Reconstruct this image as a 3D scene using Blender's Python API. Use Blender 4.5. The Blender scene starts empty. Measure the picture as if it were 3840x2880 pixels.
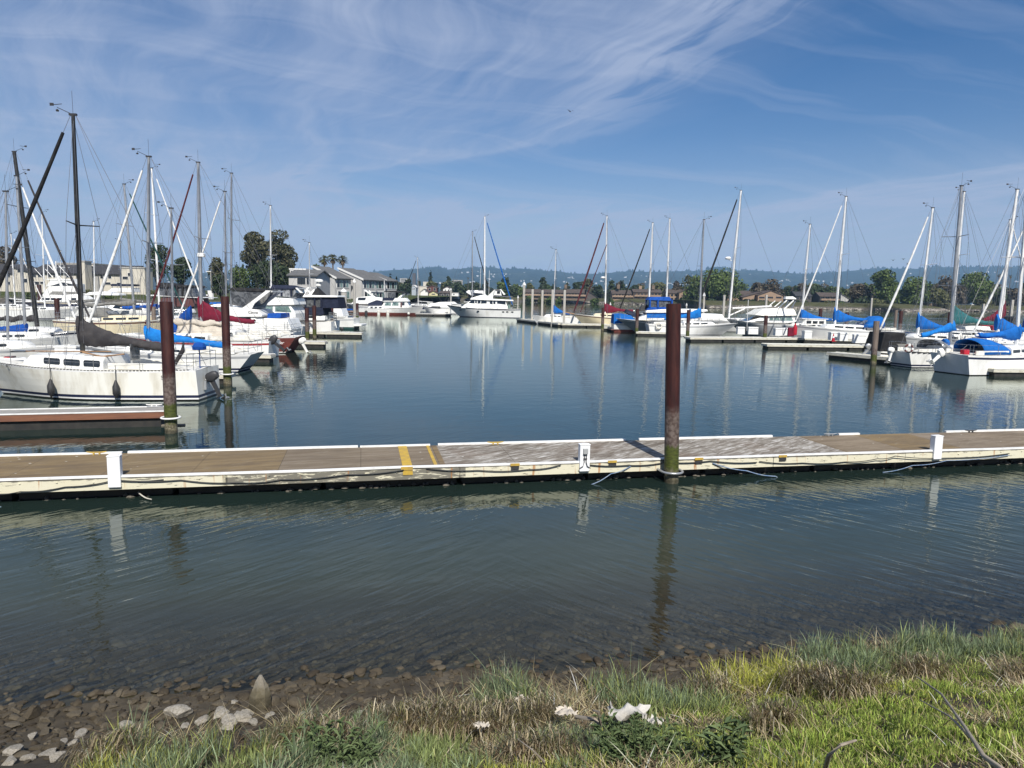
import bpy, math, random
import numpy as np
from mathutils import Vector, Matrix, noise as mnoise
random.seed(11); RNG = np.random.default_rng(11)
sc = bpy.context.scene; COL = sc.collection
# ------------------------------------------------------------------ camera
FPX, U0, V0 = 2663.0, 1920.0, 1440.0          # focal length and centre, in photo pixels
CAMP = Vector((0, 0, 4.0))
RCAM = Matrix.Rotation(math.radians(90 - 7.11), 3, 'X') @ Matrix.Rotation(0.0185, 3, 'Z')
cd = bpy.data.cameras.new('camera'); cam = bpy.data.objects.new('camera', cd); COL.objects.link(cam)
cd.sensor_width = 36.0; cd.lens = 36.0 * FPX / 3840.0; cd.clip_start = 0.1; cd.clip_end = 20000
cam.matrix_world = Matrix.Translation(CAMP) @ RCAM.to_4x4(); sc.camera = cam
def ray(u, v): return RCAM @ Vector(((u - U0) / FPX, -(v - V0) / FPX, -1.0))
def PD(u, v, D):
    d = ray(u, v); return CAMP + d * (D / d.y)
def PZ(u, v, z=0.0):
    d = ray(u, v); return CAMP + d * ((z - CAMP.z) / d.z)
CROP = {'A': (0, 850, 3.687), 'B': (0, 1200, 2.458), 'C': (550, 850, 4.916), 'D': (550, 1050, 4.916), 'E': (900, 850, 4.022),
        'F': (1250, 900, 4.424), 'G': (1600, 800, 3.832), 'H': (2050, 950, 4.424), 'I': (2450, 950, 4.424), 'J': (2850, 950, 4.424),
        'K': (3250, 950, 3.386), 'Z': (0, 350, 3.16)}
def cv(k, pts):
    a, b, s = CROP[k]; return [(a + x / s, b + y / s) for x, y in pts]
def cu(k, x): return CROP[k][0] + x / CROP[k][2]
# ------------------------------------------------------------------ objects
def tag(o, label=None, cat=None, group=None, kind=None):
    if label: o['label'] = label
    if cat: o['category'] = cat
    if group: o['group'] = group
    if kind: o['kind'] = kind
    return o
def thing(name, label, cat, loc=(0, 0, 0), rz=0.0, group=None):
    o = bpy.data.objects.new(name, None); o.empty_display_size = .2; COL.objects.link(o)
    o.location = loc; o.rotation_euler = (0, 0, rz); return tag(o, label, cat, group)
def copy_tree(o, parent=None):
    c = o.copy(); COL.objects.link(c)
    if parent: c.parent = parent
    for ch in list(o.children): copy_tree(ch, c)
    return c
class MB:
    def __init__(s): s.v = []; s.f = []; s.m = []
    def add(s, vs, fs, m=0):
        o = len(s.v); s.v += [tuple(q) for q in vs]
        for f in fs: s.f.append([i + o for i in f]); s.m.append(m)
        return s
    def box(s, c, size, rz=0.0, m=0, top=1.0):
        hx, hy, hz = [q / 2 for q in size]; ca, sa = math.cos(rz), math.sin(rz); vs = []
        for z, k in ((-hz, 1.0), (hz, top)):
            for x, y in ((-hx, -hy), (hx, -hy), (hx, hy), (-hx, hy)):
                x *= k; y *= k; vs.append((c[0] + x * ca - y * sa, c[1] + x * sa + y * ca, c[2] + z))
        return s.add(vs, [(3, 2, 1, 0), (4, 5, 6, 7), (0, 1, 5, 4), (1, 2, 6, 5), (2, 3, 7, 6), (3, 0, 4, 7)], m)
    def tube(s, pts, r, n=8, m=0, cap=True):
        pts = [Vector(p) for p in pts]; rs = r if isinstance(r, (list, tuple)) else [r] * len(pts); rings = []
        for i, p in enumerate(pts):
            t = (pts[min(i + 1, len(pts) - 1)] - pts[max(i - 1, 0)]).normalized()
            a = Vector((0, 0, 1)) if abs(t.z) < .9 else Vector((1, 0, 0)); b = t.cross(a).normalized(); c = b.cross(t)
            rings.append([p + (b * math.cos(6.28318 * k / n) + c * math.sin(6.28318 * k / n)) * rs[i] for k in range(n)])
        return s.loft(rings, True, cap, m)
    def loft(s, rings, closed=True, cap=True, m=0):
        n = len(rings[0]); vs = [q for r in rings for q in r]; fs = []
        for i in range(len(rings) - 1):
            for k in range(n if closed else n - 1):
                k2 = (k + 1) % n; fs.append((i * n + k, i * n + k2, (i + 1) * n + k2, (i + 1) * n + k))
        if cap: fs += [tuple(range(n - 1, -1, -1)), tuple((len(rings) - 1) * n + k for k in range(n))]
        return s.add(vs, fs, m)
    def prism(s, prof, w, m=0, axis='y', off=0.0):
        """profile (x,z) extruded across y; w(z) gives the half width (or a number)"""
        W = w if callable(w) else (lambda z: w)
        a = [(x, off - W(z), z) for x, z in prof]; b = [(x, off + W(z), z) for x, z in prof]
        if axis == 'x': a = [(y, x, z) for x, y, z in a]; b = [(y, x, z) for x, y, z in b]
        return s.loft([a, b], True, True, m)
    def lathe(s, c, prof, n=12, m=0):
        rings = [[(c[0] + r * math.cos(6.28318 * k / n), c[1] + r * math.sin(6.28318 * k / n), c[2] + z) for k in range(n)] for r, z in prof]
        return s.loft(rings, True, True, m)
    def torus(s, c, R, r, n=20, k=8, ax='z', m=0):
        rings = []
        for i in range(n):
            a = 6.28318 * i / n; ring = []
            for j in range(k):
                b = 6.28318 * j / k; q = (R + r * math.cos(b)); p = (q * math.cos(a), q * math.sin(a), r * math.sin(b))
                if ax == 'y': p = (p[0], p[2], p[1])
                if ax == 'x': p = (p[2], p[0], p[1])
                ring.append((c[0] + p[0], c[1] + p[1], c[2] + p[2]))
            rings.append(ring)
        rings.append(rings[0]); return s.loft(rings, True, False, m)
    def build(s, name, mats, parent=None, smooth=None, loc=None, bevel=0):
        me = bpy.data.meshes.new(name); me.from_pydata(s.v, [], s.f); me.validate()
        if not isinstance(mats, (list, tuple)): mats = [mats]
        for q in mats: me.materials.append(M[q] if isinstance(q, str) else q)
        if len(mats) > 1: me.polygons.foreach_set('material_index', s.m)
        import bmesh
        bm = bmesh.new(); bm.from_mesh(me); bmesh.ops.recalc_face_normals(bm, faces=bm.faces); bm.to_mesh(me); bm.free()
        if smooth is not None:
            me.polygons.foreach_set('use_smooth', [True] * len(me.polygons)); me.set_sharp_from_angle(angle=math.radians(smooth))
        o = bpy.data.objects.new(name, me); COL.objects.link(o)
        if parent: o.parent = parent
        if loc: o.location = loc
        if bevel:
            b = o.modifiers.new('bevel', 'BEVEL'); b.width = bevel; b.segments = 2; b.limit_method = 'ANGLE'
        return o
def npmesh(name, V, Fq, mats, attr=None, parent=None, smooth=False):
    """V (n,3), Fq (m,k) uniform polygons; attr: per-vertex colours (n,3)"""
    me = bpy.data.meshes.new(name); k = Fq.shape[1]; nf = len(Fq)
    me.vertices.add(len(V)); me.vertices.foreach_set('co', np.asarray(V, np.float32).ravel())
    me.loops.add(nf * k); me.loops.foreach_set('vertex_index', np.asarray(Fq, np.int32).ravel())
    me.polygons.add(nf); me.polygons.foreach_set('loop_start', np.arange(0, nf * k, k, dtype=np.int32))
    me.polygons.foreach_set('loop_total', np.full(nf, k, np.int32))
    if smooth: me.polygons.foreach_set('use_smooth', np.ones(nf, bool))
    me.update(calc_edges=True)
    if attr is not None:
        a = me.attributes.new('tint', 'FLOAT_COLOR', 'POINT'); c = np.ones((len(V), 4), np.float32); c[:, :3] = attr; a.data.foreach_set('color', c.ravel())
    for q in (mats if isinstance(mats, (list, tuple)) else [mats]): me.materials.append(M[q] if isinstance(q, str) else q)
    o = bpy.data.objects.new(name, me); COL.objects.link(o)
    if parent: o.parent = parent
    return o
# ------------------------------------------------------------------ materials
M = {}
class NT:
    def __init__(s, m): s.t = m.node_tree; s.t.nodes.clear()
    def n(s, ty, **kw):
        x = s.t.nodes.new(ty)
        for k, v in kw.items():
            if k[0] == 'i' and k[1:].isdigit(): k = int(k[1:])
            if isinstance(k, str) and hasattr(x, k) and k not in ('Scale',): setattr(x, k, v)
            else:
                key = k.replace('_', ' ') if isinstance(k, str) else k
                if isinstance(v, bpy.types.NodeSocket): s.t.links.new(v, x.inputs[key])
                else: x.inputs[key].default_value = v
        return x
    def l(s, a, b): s.t.links.new(a, b)
    def math(s, op, a, b=None, clamp=False):
        x = s.t.nodes.new('ShaderNodeMath'); x.operation = op; x.use_clamp = clamp
        for i, q in enumerate((a, b)):
            if q is None: continue
            if isinstance(q, (int, float)): x.inputs[i].default_value = q
            else: s.l(q, x.inputs[i])
        return x.outputs[0]
    def ramp(s, f, stops, interp='LINEAR'):
        x = s.t.nodes.new('ShaderNodeValToRGB'); x.color_ramp.interpolation = interp; e = x.color_ramp.elements
        while len(e) < len(stops): e.new(.5)
        for i, (p, c) in enumerate(stops):
            e[i].position = p; e[i].color = (*c, 1) if isinstance(c, (tuple, list)) else (c, c, c, 1)
        s.l(f, x.inputs[0]); return x.outputs[0]
    def mix(s, f, a, b, ty='MIX'):
        x = s.t.nodes.new('ShaderNodeMix'); x.data_type = 'RGBA'; x.blend_type = ty
        for sock, q in ((x.inputs[0], f), (x.inputs[6], a), (x.inputs[7], b)):
            if isinstance(q, bpy.types.NodeSocket): s.l(q, sock)
            elif isinstance(q, (int, float)): sock.default_value = q
            else: sock.default_value = (*q, 1)
        return x.outputs[2]
    def noise(s, vec, scale, detail=5, rough=.55, dist=0.0):
        x = s.t.nodes.new('ShaderNodeTexNoise'); x.inputs['Scale'].default_value = scale; x.inputs['Detail'].default_value = detail
        x.inputs['Roughness'].default_value = rough; x.inputs['Distortion'].default_value = dist
        if vec: s.l(vec, x.inputs['Vector'])
        return x.outputs[0]
    def tmap(s, vec, length, width, ang):
        '''rotate first, then squeeze: features length long along the direction ang (degrees), width wide across it'''
        x = s.t.nodes.new('ShaderNodeMapping'); x.vector_type = 'TEXTURE'; x.inputs['Scale'].default_value = (length, width, 1); x.inputs['Rotation'].default_value = (0, 0, math.radians(ang)); s.l(vec, x.inputs['Vector']); return x.outputs[0]
    def mapping(s, vec, scale=(1, 1, 1), rot=(0, 0, 0), loc=(0, 0, 0)):
        x = s.t.nodes.new('ShaderNodeMapping'); x.inputs['Scale'].default_value = scale; x.inputs['Rotation'].default_value = rot; x.inputs['Location'].default_value = loc
        s.l(vec, x.inputs['Vector']); return x.outputs[0]
def newmat(name):
    m = bpy.data.materials.new(name); m.use_nodes = True; M[name] = m; return m, NT(m)
def finish(t, col, rough=.5, metal=0.0, bump=None, bstr=.3, bdist=.02, spec=.5, trans=0):
    b = t.n('ShaderNodeBsdfPrincipled'); o = t.n('ShaderNodeOutputMaterial'); t.l(b.outputs[0], o.inputs[0])
    for k, q in (('Base Color', col), ('Roughness', rough), ('Metallic', metal), ('Specular IOR Level', spec)):
        if isinstance(q, bpy.types.NodeSocket): t.l(q, b.inputs[k])
        else: b.inputs[k].default_value = (*q, 1) if isinstance(q, (tuple, list)) else q
    if bump is not None:
        bn = t.n('ShaderNodeBump'); bn.inputs['Strength'].default_value = bstr; bn.inputs['Distance'].default_value = bdist
        t.l(bump, bn.inputs['Height']); t.l(bn.outputs[0], b.inputs['Normal'])
    return b
def mat(name, c, c2=None, scale=3.0, rough=.5, metal=0.0, bump=0.0, bscale=15.0, st=(1, 1, 1), lo=.4, hi=.65, spec=.5, bdist=.02):
    m, t = newmat(name); tc = t.n('ShaderNodeTexCoord').outputs['Object']; v = t.mapping(tc, st)
    col = c
    if c2 is not None: col = t.ramp(t.noise(v, scale, 8, .6), [(lo, c), (hi, c2)])
    bp = t.noise(v, bscale, 4) if bump else None
    finish(t, col, rough, metal, bp, bump, bdist, spec)
    return m
mat('white', (.80, .80, .77), (.60, .59, .54), 1.3, .32, lo=.48, hi=.82, st=(1, 1, .5))
mat('old_white', (.78, .77, .70), (.50, .46, .36), 1.6, .45, lo=.45, hi=.78, st=(1.6, 1.6, .35))
mat('cream_hull', (.70, .62, .43), (.55, .48, .34), 1.5, .4, lo=.45, hi=.8)
mat('grey_and_shaded_hull', (.42, .43, .44), (.33, .34, .35), 1.5, .4)  # grey boat paint, also the painted-in shade on two white cruiser hulls
mat('deck_white', (.72, .71, .66), (.48, .46, .40), 3, .55, lo=.42, hi=.75)
mat('navy', (.012, .016, .045), (.02, .025, .06), 3, .35)
mat('black', (.012, .012, .013), (.025, .024, .023), 4, .5)
mat('red_paint', (.33, .03, .035), (.22, .03, .03), 4, .4)
mat('red_bottom', (.16, .035, .025), (.10, .03, .025), 4, .7)
mat('blue_bottom', (.015, .03, .10), (.02, .025, .06), 4, .7)
mat('green_bottom', (.01, .06, .055), (.012, .04, .04), 4, .7)
mat('brown_hull', (.10, .035, .03), (.07, .028, .025), 3, .5)
mat('teak', (.30, .17, .08), (.18, .10, .05), 8, .6, st=(.3, 3, 3))
mat('alu', (.42, .43, .44), (.33, .34, .35), 3, .38, .55)
mat('white_mast', (.80, .80, .78), (.68, .68, .66), 2, .35)
mat('black_mast', (.016, .016, .015), (.06, .055, .045), 5, .45, lo=.5, hi=.8)
mat('wire', (.16, .16, .17), None, rough=.4, metal=.4)
mat('rail_steel', (.50, .50, .50), None, rough=.25, metal=.9)
mat('dark_fitting', (.03, .03, .032), None, rough=.5)
mat('rubber', (.022, .022, .024), (.04, .04, .04), 6, .6)
mat('fender_white', (.72, .70, .64), (.5, .47, .4), 6, .5)
def fabric(name, c, c2): mat(name, c, c2, 2.5, .85, bump=.6, bscale=4, spec=.2, bdist=.08)
fabric('blue_fabric', (.008, .12, .42), (.006, .085, .31)); fabric('royal_fabric', (.008, .07, .33), (.006, .05, .23))
fabric('sky_fabric', (.01, .17, .50), (.008, .12, .40)); fabric('navy_fabric', (.014, .018, .036), (.02, .026, .05))
fabric('black_fabric', (.014, .014, .016), (.03, .03, .03)); fabric('charcoal_fabric', (.035, .033, .036), (.06, .056, .056))
fabric('burgundy_fabric', (.15, .012, .03), (.10, .01, .022)); fabric('red_fabric', (.42, .02, .04), (.30, .02, .03))
fabric('tan_fabric', (.50, .45, .38), (.40, .36, .30)); fabric('grey_fabric', (.20, .195, .18), (.14, .14, .13))
fabric('teal_fabric', (.03, .13, .14), (.02, .09, .10)); fabric('white_fabric', (.74, .74, .72), (.6, .6, .58)); fabric('green_fabric', (.015, .05, .05), (.02, .07, .07))
fabric('dirty_plastic', (.52, .50, .46), (.30, .28, .24)); fabric('sail_maroon', (.07, .014, .02), (.10, .03, .03))
m, t = newmat('glass'); finish(t, (.012, .016, .02), .06, spec=.8)
m, t = newmat('green_glass'); finish(t, t.ramp(t.noise(t.n('ShaderNodeTexCoord').outputs['Object'], 2.0, 4), [(.35, (.05, .09, .085)), (.65, (.24, .34, .31))]), .08, spec=.8)
m, t = newmat('vinyl'); finish(t, t.ramp(t.noise(t.n('ShaderNodeTexCoord').outputs['Object'], 2.2, 4, .5, 1.5), [(.35, (.07, .075, .08)), (.62, (.30, .31, .32)), (.75, (.5, .5, .5))]), .15, spec=.7)
m, t = newmat('smoke_vinyl'); finish(t, t.ramp(t.noise(t.n('ShaderNodeTexCoord').outputs['Object'], 2.2, 4, .5, 1.5), [(.35, (.03, .032, .035)), (.7, (.14, .145, .15))]), .15, spec=.7)
# weathered plywood dock deck : panels, grey bleached and brown, droppings
m, t = newmat('dock_deck'); tc = t.n('ShaderNodeTexCoord').outputs['Object']
br = t.n('ShaderNodeTexBrick'); br.offset = 0; t.l(tc, br.inputs['Vector']); br.inputs['Scale'].default_value = 1.0
br.inputs['Brick Width'].default_value = 1.62; br.inputs['Row Height'].default_value = 40.0; br.inputs['Mortar Size'].default_value = .007; br.inputs['Mortar Smooth'].default_value = .6
br.inputs['Color1'].default_value = (.0, .0, .0, 1); br.inputs['Color2'].default_value = (1, 1, 1, 1); br.inputs['Mortar'].default_value = (.5, .5, .5, 1)
tone = t.ramp(br.outputs['Color'], [(0.0, (.215, .155, .08)), (.45, (.20, .15, .085)), (.6, (.25, .205, .155)), (1.0, (.20, .165, .12))])
sx = t.n('ShaderNodeSeparateXYZ'); t.l(tc, sx.inputs[0])
gz = t.math('MULTIPLY', t.math('MULTIPLY', t.math('ADD', sx.outputs[0], 3.13), 40.0, True), t.math('MULTIPLY', t.math('SUBTRACT', 6.45, sx.outputs[0]), 20.0, True))
grain = t.noise(t.tmap(tc, 1.0, .16, 32), 1.6, 8, .68, 1.0); streak = t.noise(t.tmap(tc, 2.4, .25, 8), 1.3, 8, .7, .6)
bleach = t.ramp(grain, [(.34, (.10, .085, .065)), (.47, (.20, .175, .145)), (.56, (.33, .31, .275)), (.66, (.55, .53, .50))])
bro = t.math('MULTIPLY', t.ramp(t.noise(tc, .7, 5, .6), [(.54, 0.0), (.68, .6)]), 1.0)
bleach = t.mix(bro, bleach, (.16, .12, .09))
tone = t.mix(t.ramp(streak, [(.40, 0.0), (.62, .75)]), tone, (.115, .085, .055)); tone = t.mix(t.ramp(grain, [(.55, 0.0), (.78, .6)]), tone, (.32, .28, .22))
col = t.mix(gz, tone, bleach)
col = t.mix(t.ramp(t.noise(t.tmap(tc, 1.6, .6, 0), 1.1, 7, .65), [(.48, 0.0), (.70, .65)]), col, (.10, .078, .058))
col = t.mix(t.math('MULTIPLY', br.outputs['Fac'], .8), col, (.035, .03, .025))
vo = t.n('ShaderNodeTexVoronoi'); t.l(t.mapping(tc, (1.0, 1.6, 1)), vo.inputs['Vector']); vo.inputs['Scale'].default_value = 2.6
spot = t.math('MULTIPLY', t.ramp(vo.outputs['Distance'], [(.045, 1.0), (.085, 0.0)]), t.ramp(t.noise(tc, 1.3, 3), [(.48, 0.0), (.54, 1.0)]))
col = t.mix(spot, col, (.7, .69, .64)); finish(t, col, .85, 0, grain, .4, .01, .2)
# painted cream fascia, peeling to grey wood, rust runs
m, t = newmat('fascia_paint'); tc = t.n('ShaderNodeTexCoord').outputs['Object']; sx = t.n('ShaderNodeSeparateXYZ'); t.l(tc, sx.inputs[0])
pe = t.noise(t.mapping(tc, (1.4, 1, 9)), 2.2, 8, .7, .4)
zone = t.math('MULTIPLY', t.ramp(t.math('ABSOLUTE', t.math('ADD', sx.outputs[0], 3.15)), [(0, 1.0), (.0, 1.0)]), 1.0)
inz = t.math('MULTIPLY', t.math('GREATER_THAN', sx.outputs[0], -7.44), t.math('LESS_THAN', sx.outputs[0], -2.72))
thr = t.math('SUBTRACT', .585, t.math('MULTIPLY', inz, .17))
worn = t.math('MULTIPLY', t.math('SUBTRACT', pe, thr), 22.0, True)
edge = t.math('MULTIPLY', t.math('SUBTRACT', t.math('ADD', sx.outputs[2], t.math('MULTIPLY', t.noise(tc, 5, 4), .09)), .449), 60.0, True)
col = t.mix(t.noise(tc, 2.0, 4), (.66, .63, .50), (.60, .56, .40))
col = t.mix(t.math('MAXIMUM', worn, t.math('MULTIPLY', edge, .85)), col, (.17, .16, .13))
run = t.noise(t.mapping(tc, (7.5, 1, .6)), 1.0, 3); rz_ = t.math('MULTIPLY', t.ramp(run, [(.61, 0.0), (.68, 1.0)]), .75)
col = t.mix(rz_, col, (.36, .14, .03)); finish(t, col, .7, 0, pe, .3, .006, .3)
mat('dock_black', (.012, .012, .012), (.03, .028, .024), 4, .8)
mat('foam_float', (.26, .22, .17), (.15, .13, .10), 6, .9)
mat('dock_grey', (.30, .29, .27), (.20, .19, .17), 5, .85, st=(1, 4, 1))
mat('dock_pale', (.58, .56, .47), (.36, .33, .25), 3, .75, lo=.45, hi=.7, st=(1, 1, 3))
mat('dock_brown', (.20, .085, .045), (.13, .055, .035), 4, .6, st=(.5, 3, 4))
mat('trim_white', (.76, .76, .74), (.58, .57, .54), 5, .5, lo=.5, hi=.75)
mat('yellow_paint', (.50, .33, .04), (.36, .24, .06), 6, .7)
mat('post_white', (.76, .77, .78), (.64, .65, .65), 4, .5, lo=.5, hi=.8)
mat('grey_box', (.32, .33, .33), None, rough=.45)
mat('blue_rope', (.10, .17, .30), (.25, .30, .36), 12, .8); mat('black_hose', (.02, .02, .02), None, rough=.5); mat('pale_rope', (.5, .48, .42), (.35, .33, .28), 12, .8)
mat('barnacle', (.14, .125, .10), (.07, .065, .05), 25, .95, bump=.8, bscale=40)
def pile_mat(name, zr, zg, zb, steel=True):
    m, t = newmat(name); tc = t.n('ShaderNodeTexCoord').outputs['Object']; sx = t.n('ShaderNodeSeparateXYZ'); t.l(tc, sx.inputs[0])
    n1 = t.noise(t.mapping(tc, (3.4, 3.4, .55)), 2.6, 9, .7); z = t.math('ADD', sx.outputs[2], t.math('MULTIPLY', t.math('SUBTRACT', n1, .5), .35))
    up = t.ramp(n1, [(.32, (.013, .0035, .0032)), (.50, (.034, .0075, .0065)), (.64, (.058, .016, .012)), (.80, (.14, .07, .045))]) if steel else t.ramp(n1, [(.35, (.10, .075, .06)), (.7, (.2, .16, .13))])
    gr = t.ramp(t.noise(tc, 14, 6), [(.38, (.06, .04, .033)), (.62, (.145, .115, .10))])
    al = t.ramp(t.noise(t.mapping(tc, (1, 1, 3)), 12, 5), [(.35, (.030, .038, .006)), (.65, (.075, .09, .016))])
    ba = t.ramp(t.noise(tc, 22, 5), [(.4, (.07, .06, .035)), (.65, (.20, .18, .12))])
    def step(a, w): return t.math('MULTIPLY', t.math('SUBTRACT', a, z), 1.0 / w, True)
    col = t.mix(step(zr, .25), up, gr); col = t.mix(step(zg, .08), col, al); col = t.mix(step(zb, .12), col, ba)
    wet = t.math('MULTIPLY', step(.12, .06), .6); col = t.mix(wet, col, (.012, .012, .008))
    finish(t, col, .62, 0, t.noise(tc, 30, 5), .5, .01, .35)
pile_mat('pile_rust', 1.72, .86, .36); pile_mat('pile_wood', 1.2, .7, .3, False)
mat('pile_concrete', (.40, .385, .35), (.29, .275, .25), 3, .85, lo=.4, hi=.7, st=(2, 2, .5))
mat('stucco_cream', (.56, .52, .44), (.49, .455, .38), .3, .9); mat('stucco_grey', (.47, .46, .44), (.41, .40, .385), .3, .9)
mat('shingle', (.028, .028, .032), (.045, .044, .046), 1.2, .9, st=(1, 1, 3)); mat('shingle_grey', (.12, .12, .118), (.085, .085, .085), 1.2, .9)
mat('shingle_brown', (.075, .056, .046), (.05, .038, .032), .8, .9); mat('siding_brown', (.17, .125, .09), (.125, .09, .065), .5, .9); mat('siding_tan', (.30, .21, .145), (.25, .175, .12), .5, .9)
mat('siding_dark', (.085, .075, .068), (.06, .052, .048), .5, .9); mat('house_white', (.7, .69, .66), None, rough=.8); mat('house_maroon', (.10, .035, .03), None, rough=.8)
mat('house_yellow', (.55, .5, .28), None, rough=.8); mat('house_blue', (.34, .38, .42), None, rough=.8); mat('concrete', (.4, .39, .37), (.33, .32, .3), .5, .9)
mat('bark', (.10, .075, .055), (.06, .045, .035), 3, .95); mat('palm_trunk', (.16, .12, .09), (.10, .075, .055), 4, .95)
def leafmat(name, a, b, c=None):
    m, t = newmat(name); g = t.n('ShaderNodeNewGeometry'); tc = t.n('ShaderNodeTexCoord').outputs['Object']
    n1 = t.noise(tc, .45, 3); f = t.math('ADD', t.math('MULTIPLY', g.outputs['Random Per Island'], .55), t.math('MULTIPLY', n1, .6))
    finish(t, t.ramp(f, [(.25, a), (.6, b), (.9, c or b)]), .75, spec=.25)
leafmat('leaf_euc', (.026, .032, .016), (.06, .062, .03), (.10, .09, .05)); leafmat('leaf_dark', (.013, .022, .010), (.03, .048, .02), (.05, .065, .028))
leafmat('leaf_green', (.025, .042, .012), (.06, .09, .024), (.10, .13, .035)); leafmat('leaf_olive', (.045, .05, .02), (.085, .09, .035), (.13, .13, .05))
leafmat('leaf_brown', (.045, .036, .026), (.08, .065, .045), (.11, .095, .065)); leafmat('leaf_conifer', (.012, .022, .014), (.028, .042, .026)); leafmat('leaf_palm', (.035, .045, .016), (.08, .085, .03), (.13, .12, .05))
leafmat('leaf_shore', (.03, .05, .014), (.075, .11, .028), (.12, .16, .045)); leafmat('frond_dead', (.12, .085, .05), (.18, .13, .08))
m, t = newmat('grass_tint'); a = t.n('ShaderNodeAttribute'); a.attribute_name = 'tint'; bs = finish(t, a.outputs['Color'], .6, spec=.3)
tl = t.n('ShaderNodeBsdfTranslucent'); t.l(a.outputs['Color'], tl.inputs[0]); ms = t.n('ShaderNodeMixShader'); ms.inputs[0].default_value = .3; t.l(bs.outputs[0], ms.inputs[1]); t.l(tl.outputs[0], ms.inputs[2])
t.l(ms.outputs[0], [q for q in t.t.nodes if q.type == 'OUTPUT_MATERIAL'][0].inputs[0])
m, t = newmat('rock'); g = t.n('ShaderNodeNewGeometry'); tc = t.n('ShaderNodeTexCoord').outputs['Object']; oi = t.n('ShaderNodeObjectInfo')
n1 = t.noise(tc, 6, 8, .65); f = t.math('ADD', t.math('ADD', t.math('MULTIPLY', g.outputs['Random Per Island'], .45), t.math('MULTIPLY', n1, .6)), t.math('MULTIPLY', t.math('SUBTRACT', oi.outputs['Random'], .4), .3))
finish(t, t.ramp(f, [(.25, (.028, .021, .013)), (.5, (.062, .049, .031)), (.75, (.105, .087, .060)), (.97, (.23, .21, .17))]), .8, 0, t.noise(tc, 22, 6), .6, .02, .3)
m, t = newmat('rock_pale'); tc = t.n('ShaderNodeTexCoord').outputs['Object']; n1 = t.noise(tc, 7, 8, .65)
finish(t, t.ramp(n1, [(.35, (.20, .18, .14)), (.55, (.34, .31, .26)), (.75, (.46, .44, .40))]), .85, 0, t.noise(tc, 25, 6), .7, .02, .3)
m, t = newmat('riprap'); ge = t.n('ShaderNodeNewGeometry'); finish(t, t.ramp(ge.outputs['Random Per Island'], [(.1, (.10, .085, .07)), (.6, (.22, .19, .16)), (1.0, (.42, .39, .34))]), .9)
# ------------------------------------------------------------------ light, sky
SUN_AZ = math.radians(-12.0); SUN_EL = math.radians(46)        # sun behind the camera, a little to the right
sdir = Vector((-math.sin(SUN_AZ) * math.cos(SUN_EL), -math.cos(SUN_AZ) * math.cos(SUN_EL), math.sin(SUN_EL)))
ld = bpy.data.lights.new('sun', 'SUN'); ld.energy = 4.4; ld.angle = math.radians(.53); ld.color = (1.0, .955, .88)
lo = bpy.data.objects.new('sun', ld); COL.objects.link(lo); lo.rotation_euler = sdir.to_track_quat('Z', 'Y').to_euler()
w = bpy.data.worlds.new('World'); sc.world = w; w.use_nodes = True; t = NT(w)
sky = t.n('ShaderNodeTexSky'); sky.sky_type = 'NISHITA'; sky.sun_disc = False; sky.sun_elevation = SUN_EL
sky.sun_rotation = math.atan2(sdir.x, sdir.y); sky.air_density = 1.0; sky.dust_density = .35; sky.ozone_density = 2.2; sky.altitude = 0
gen = t.n('ShaderNodeTexCoord').outputs['Generated']; sx = t.n('ShaderNodeSeparateXYZ'); t.l(gen, sx.inputs[0])
zz = t.math('ADD', t.math('MAXIMUM', sx.outputs[2], 0.0), .09)
px = t.math('DIVIDE', sx.outputs[0], zz); py = t.math('DIVIDE', sx.outputs[1], zz)
cx = t.n('ShaderNodeCombineXYZ'); t.l(px, cx.inputs[0]); t.l(py, cx.inputs[1]); P = cx.outputs[0]
warp = t.n('ShaderNodeTexNoise'); warp.inputs['Scale'].default_value = .9; warp.inputs['Detail'].default_value = 3; t.l(P, warp.inputs['Vector'])
vm = t.n('ShaderNodeVectorMath'); vm.operation = 'MULTIPLY_ADD'; t.l(warp.outputs['Color'], vm.inputs[0]); vm.inputs[1].default_value = (.75, .75, 0); t.l(P, vm.inputs[2]); PW = vm.outputs[0]
st1 = t.noise(t.tmap(PW, 1.9, .34, 112), 1.0, 11, .60, .6)
st2 = t.noise(t.tmap(PW, 1.0, .12, 124), 1.0, 10, .66, .5)
st3 = t.noise(t.tmap(PW, 3.2, .30, 20), 1.0, 9, .6, .4)
big = t.noise(t.tmap(P, 1.6, .9, 100), 1.0, 4, .5)
# the clear lane of the sky lies right of a curve and above a lower cloud bank (cloud plane coordinates)
bend = t.math('MAXIMUM', t.math('SUBTRACT', py, 3.1), 0.0)
fcv = t.math('SUBTRACT', t.math('SUBTRACT', 1.41, t.math('MULTIPLY', py, .35)), t.math('MULTIPLY', t.math('MULTIPLY', bend, bend), 1.5))
l1 = t.math('SUBTRACT', px, fcv); l2 = t.math('MULTIPLY', t.math('SUBTRACT', t.math('MINIMUM', 4.7, t.math('SUBTRACT', 6.7, t.math('MULTIPLY', px, 1.5))), py), .6)
l3 = t.math('MULTIPLY', t.math('ADD', px, 1.0), .7)
lane = t.math('MINIMUM', t.math('MINIMUM', l1, l2), l3); lane = t.math('ADD', lane, t.math('MULTIPLY', t.math('SUBTRACT', st1, .5), 1.1)); lane = t.math('ADD', lane, t.math('MULTIPLY', t.math('SUBTRACT', st2, .5), .35))
cl = t.ramp(t.math('ADD', t.math('MULTIPLY', lane, .5), .5), [(.30, 1.0), (.47, .92), (.54, .30), (.66, .07), (1.0, .04)])
wis = t.math('ADD', t.math('MULTIPLY', st1, .5), t.math('ADD', t.math('MULTIPLY', st2, .25), t.math('MULTIPLY', big, .25)))
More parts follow.
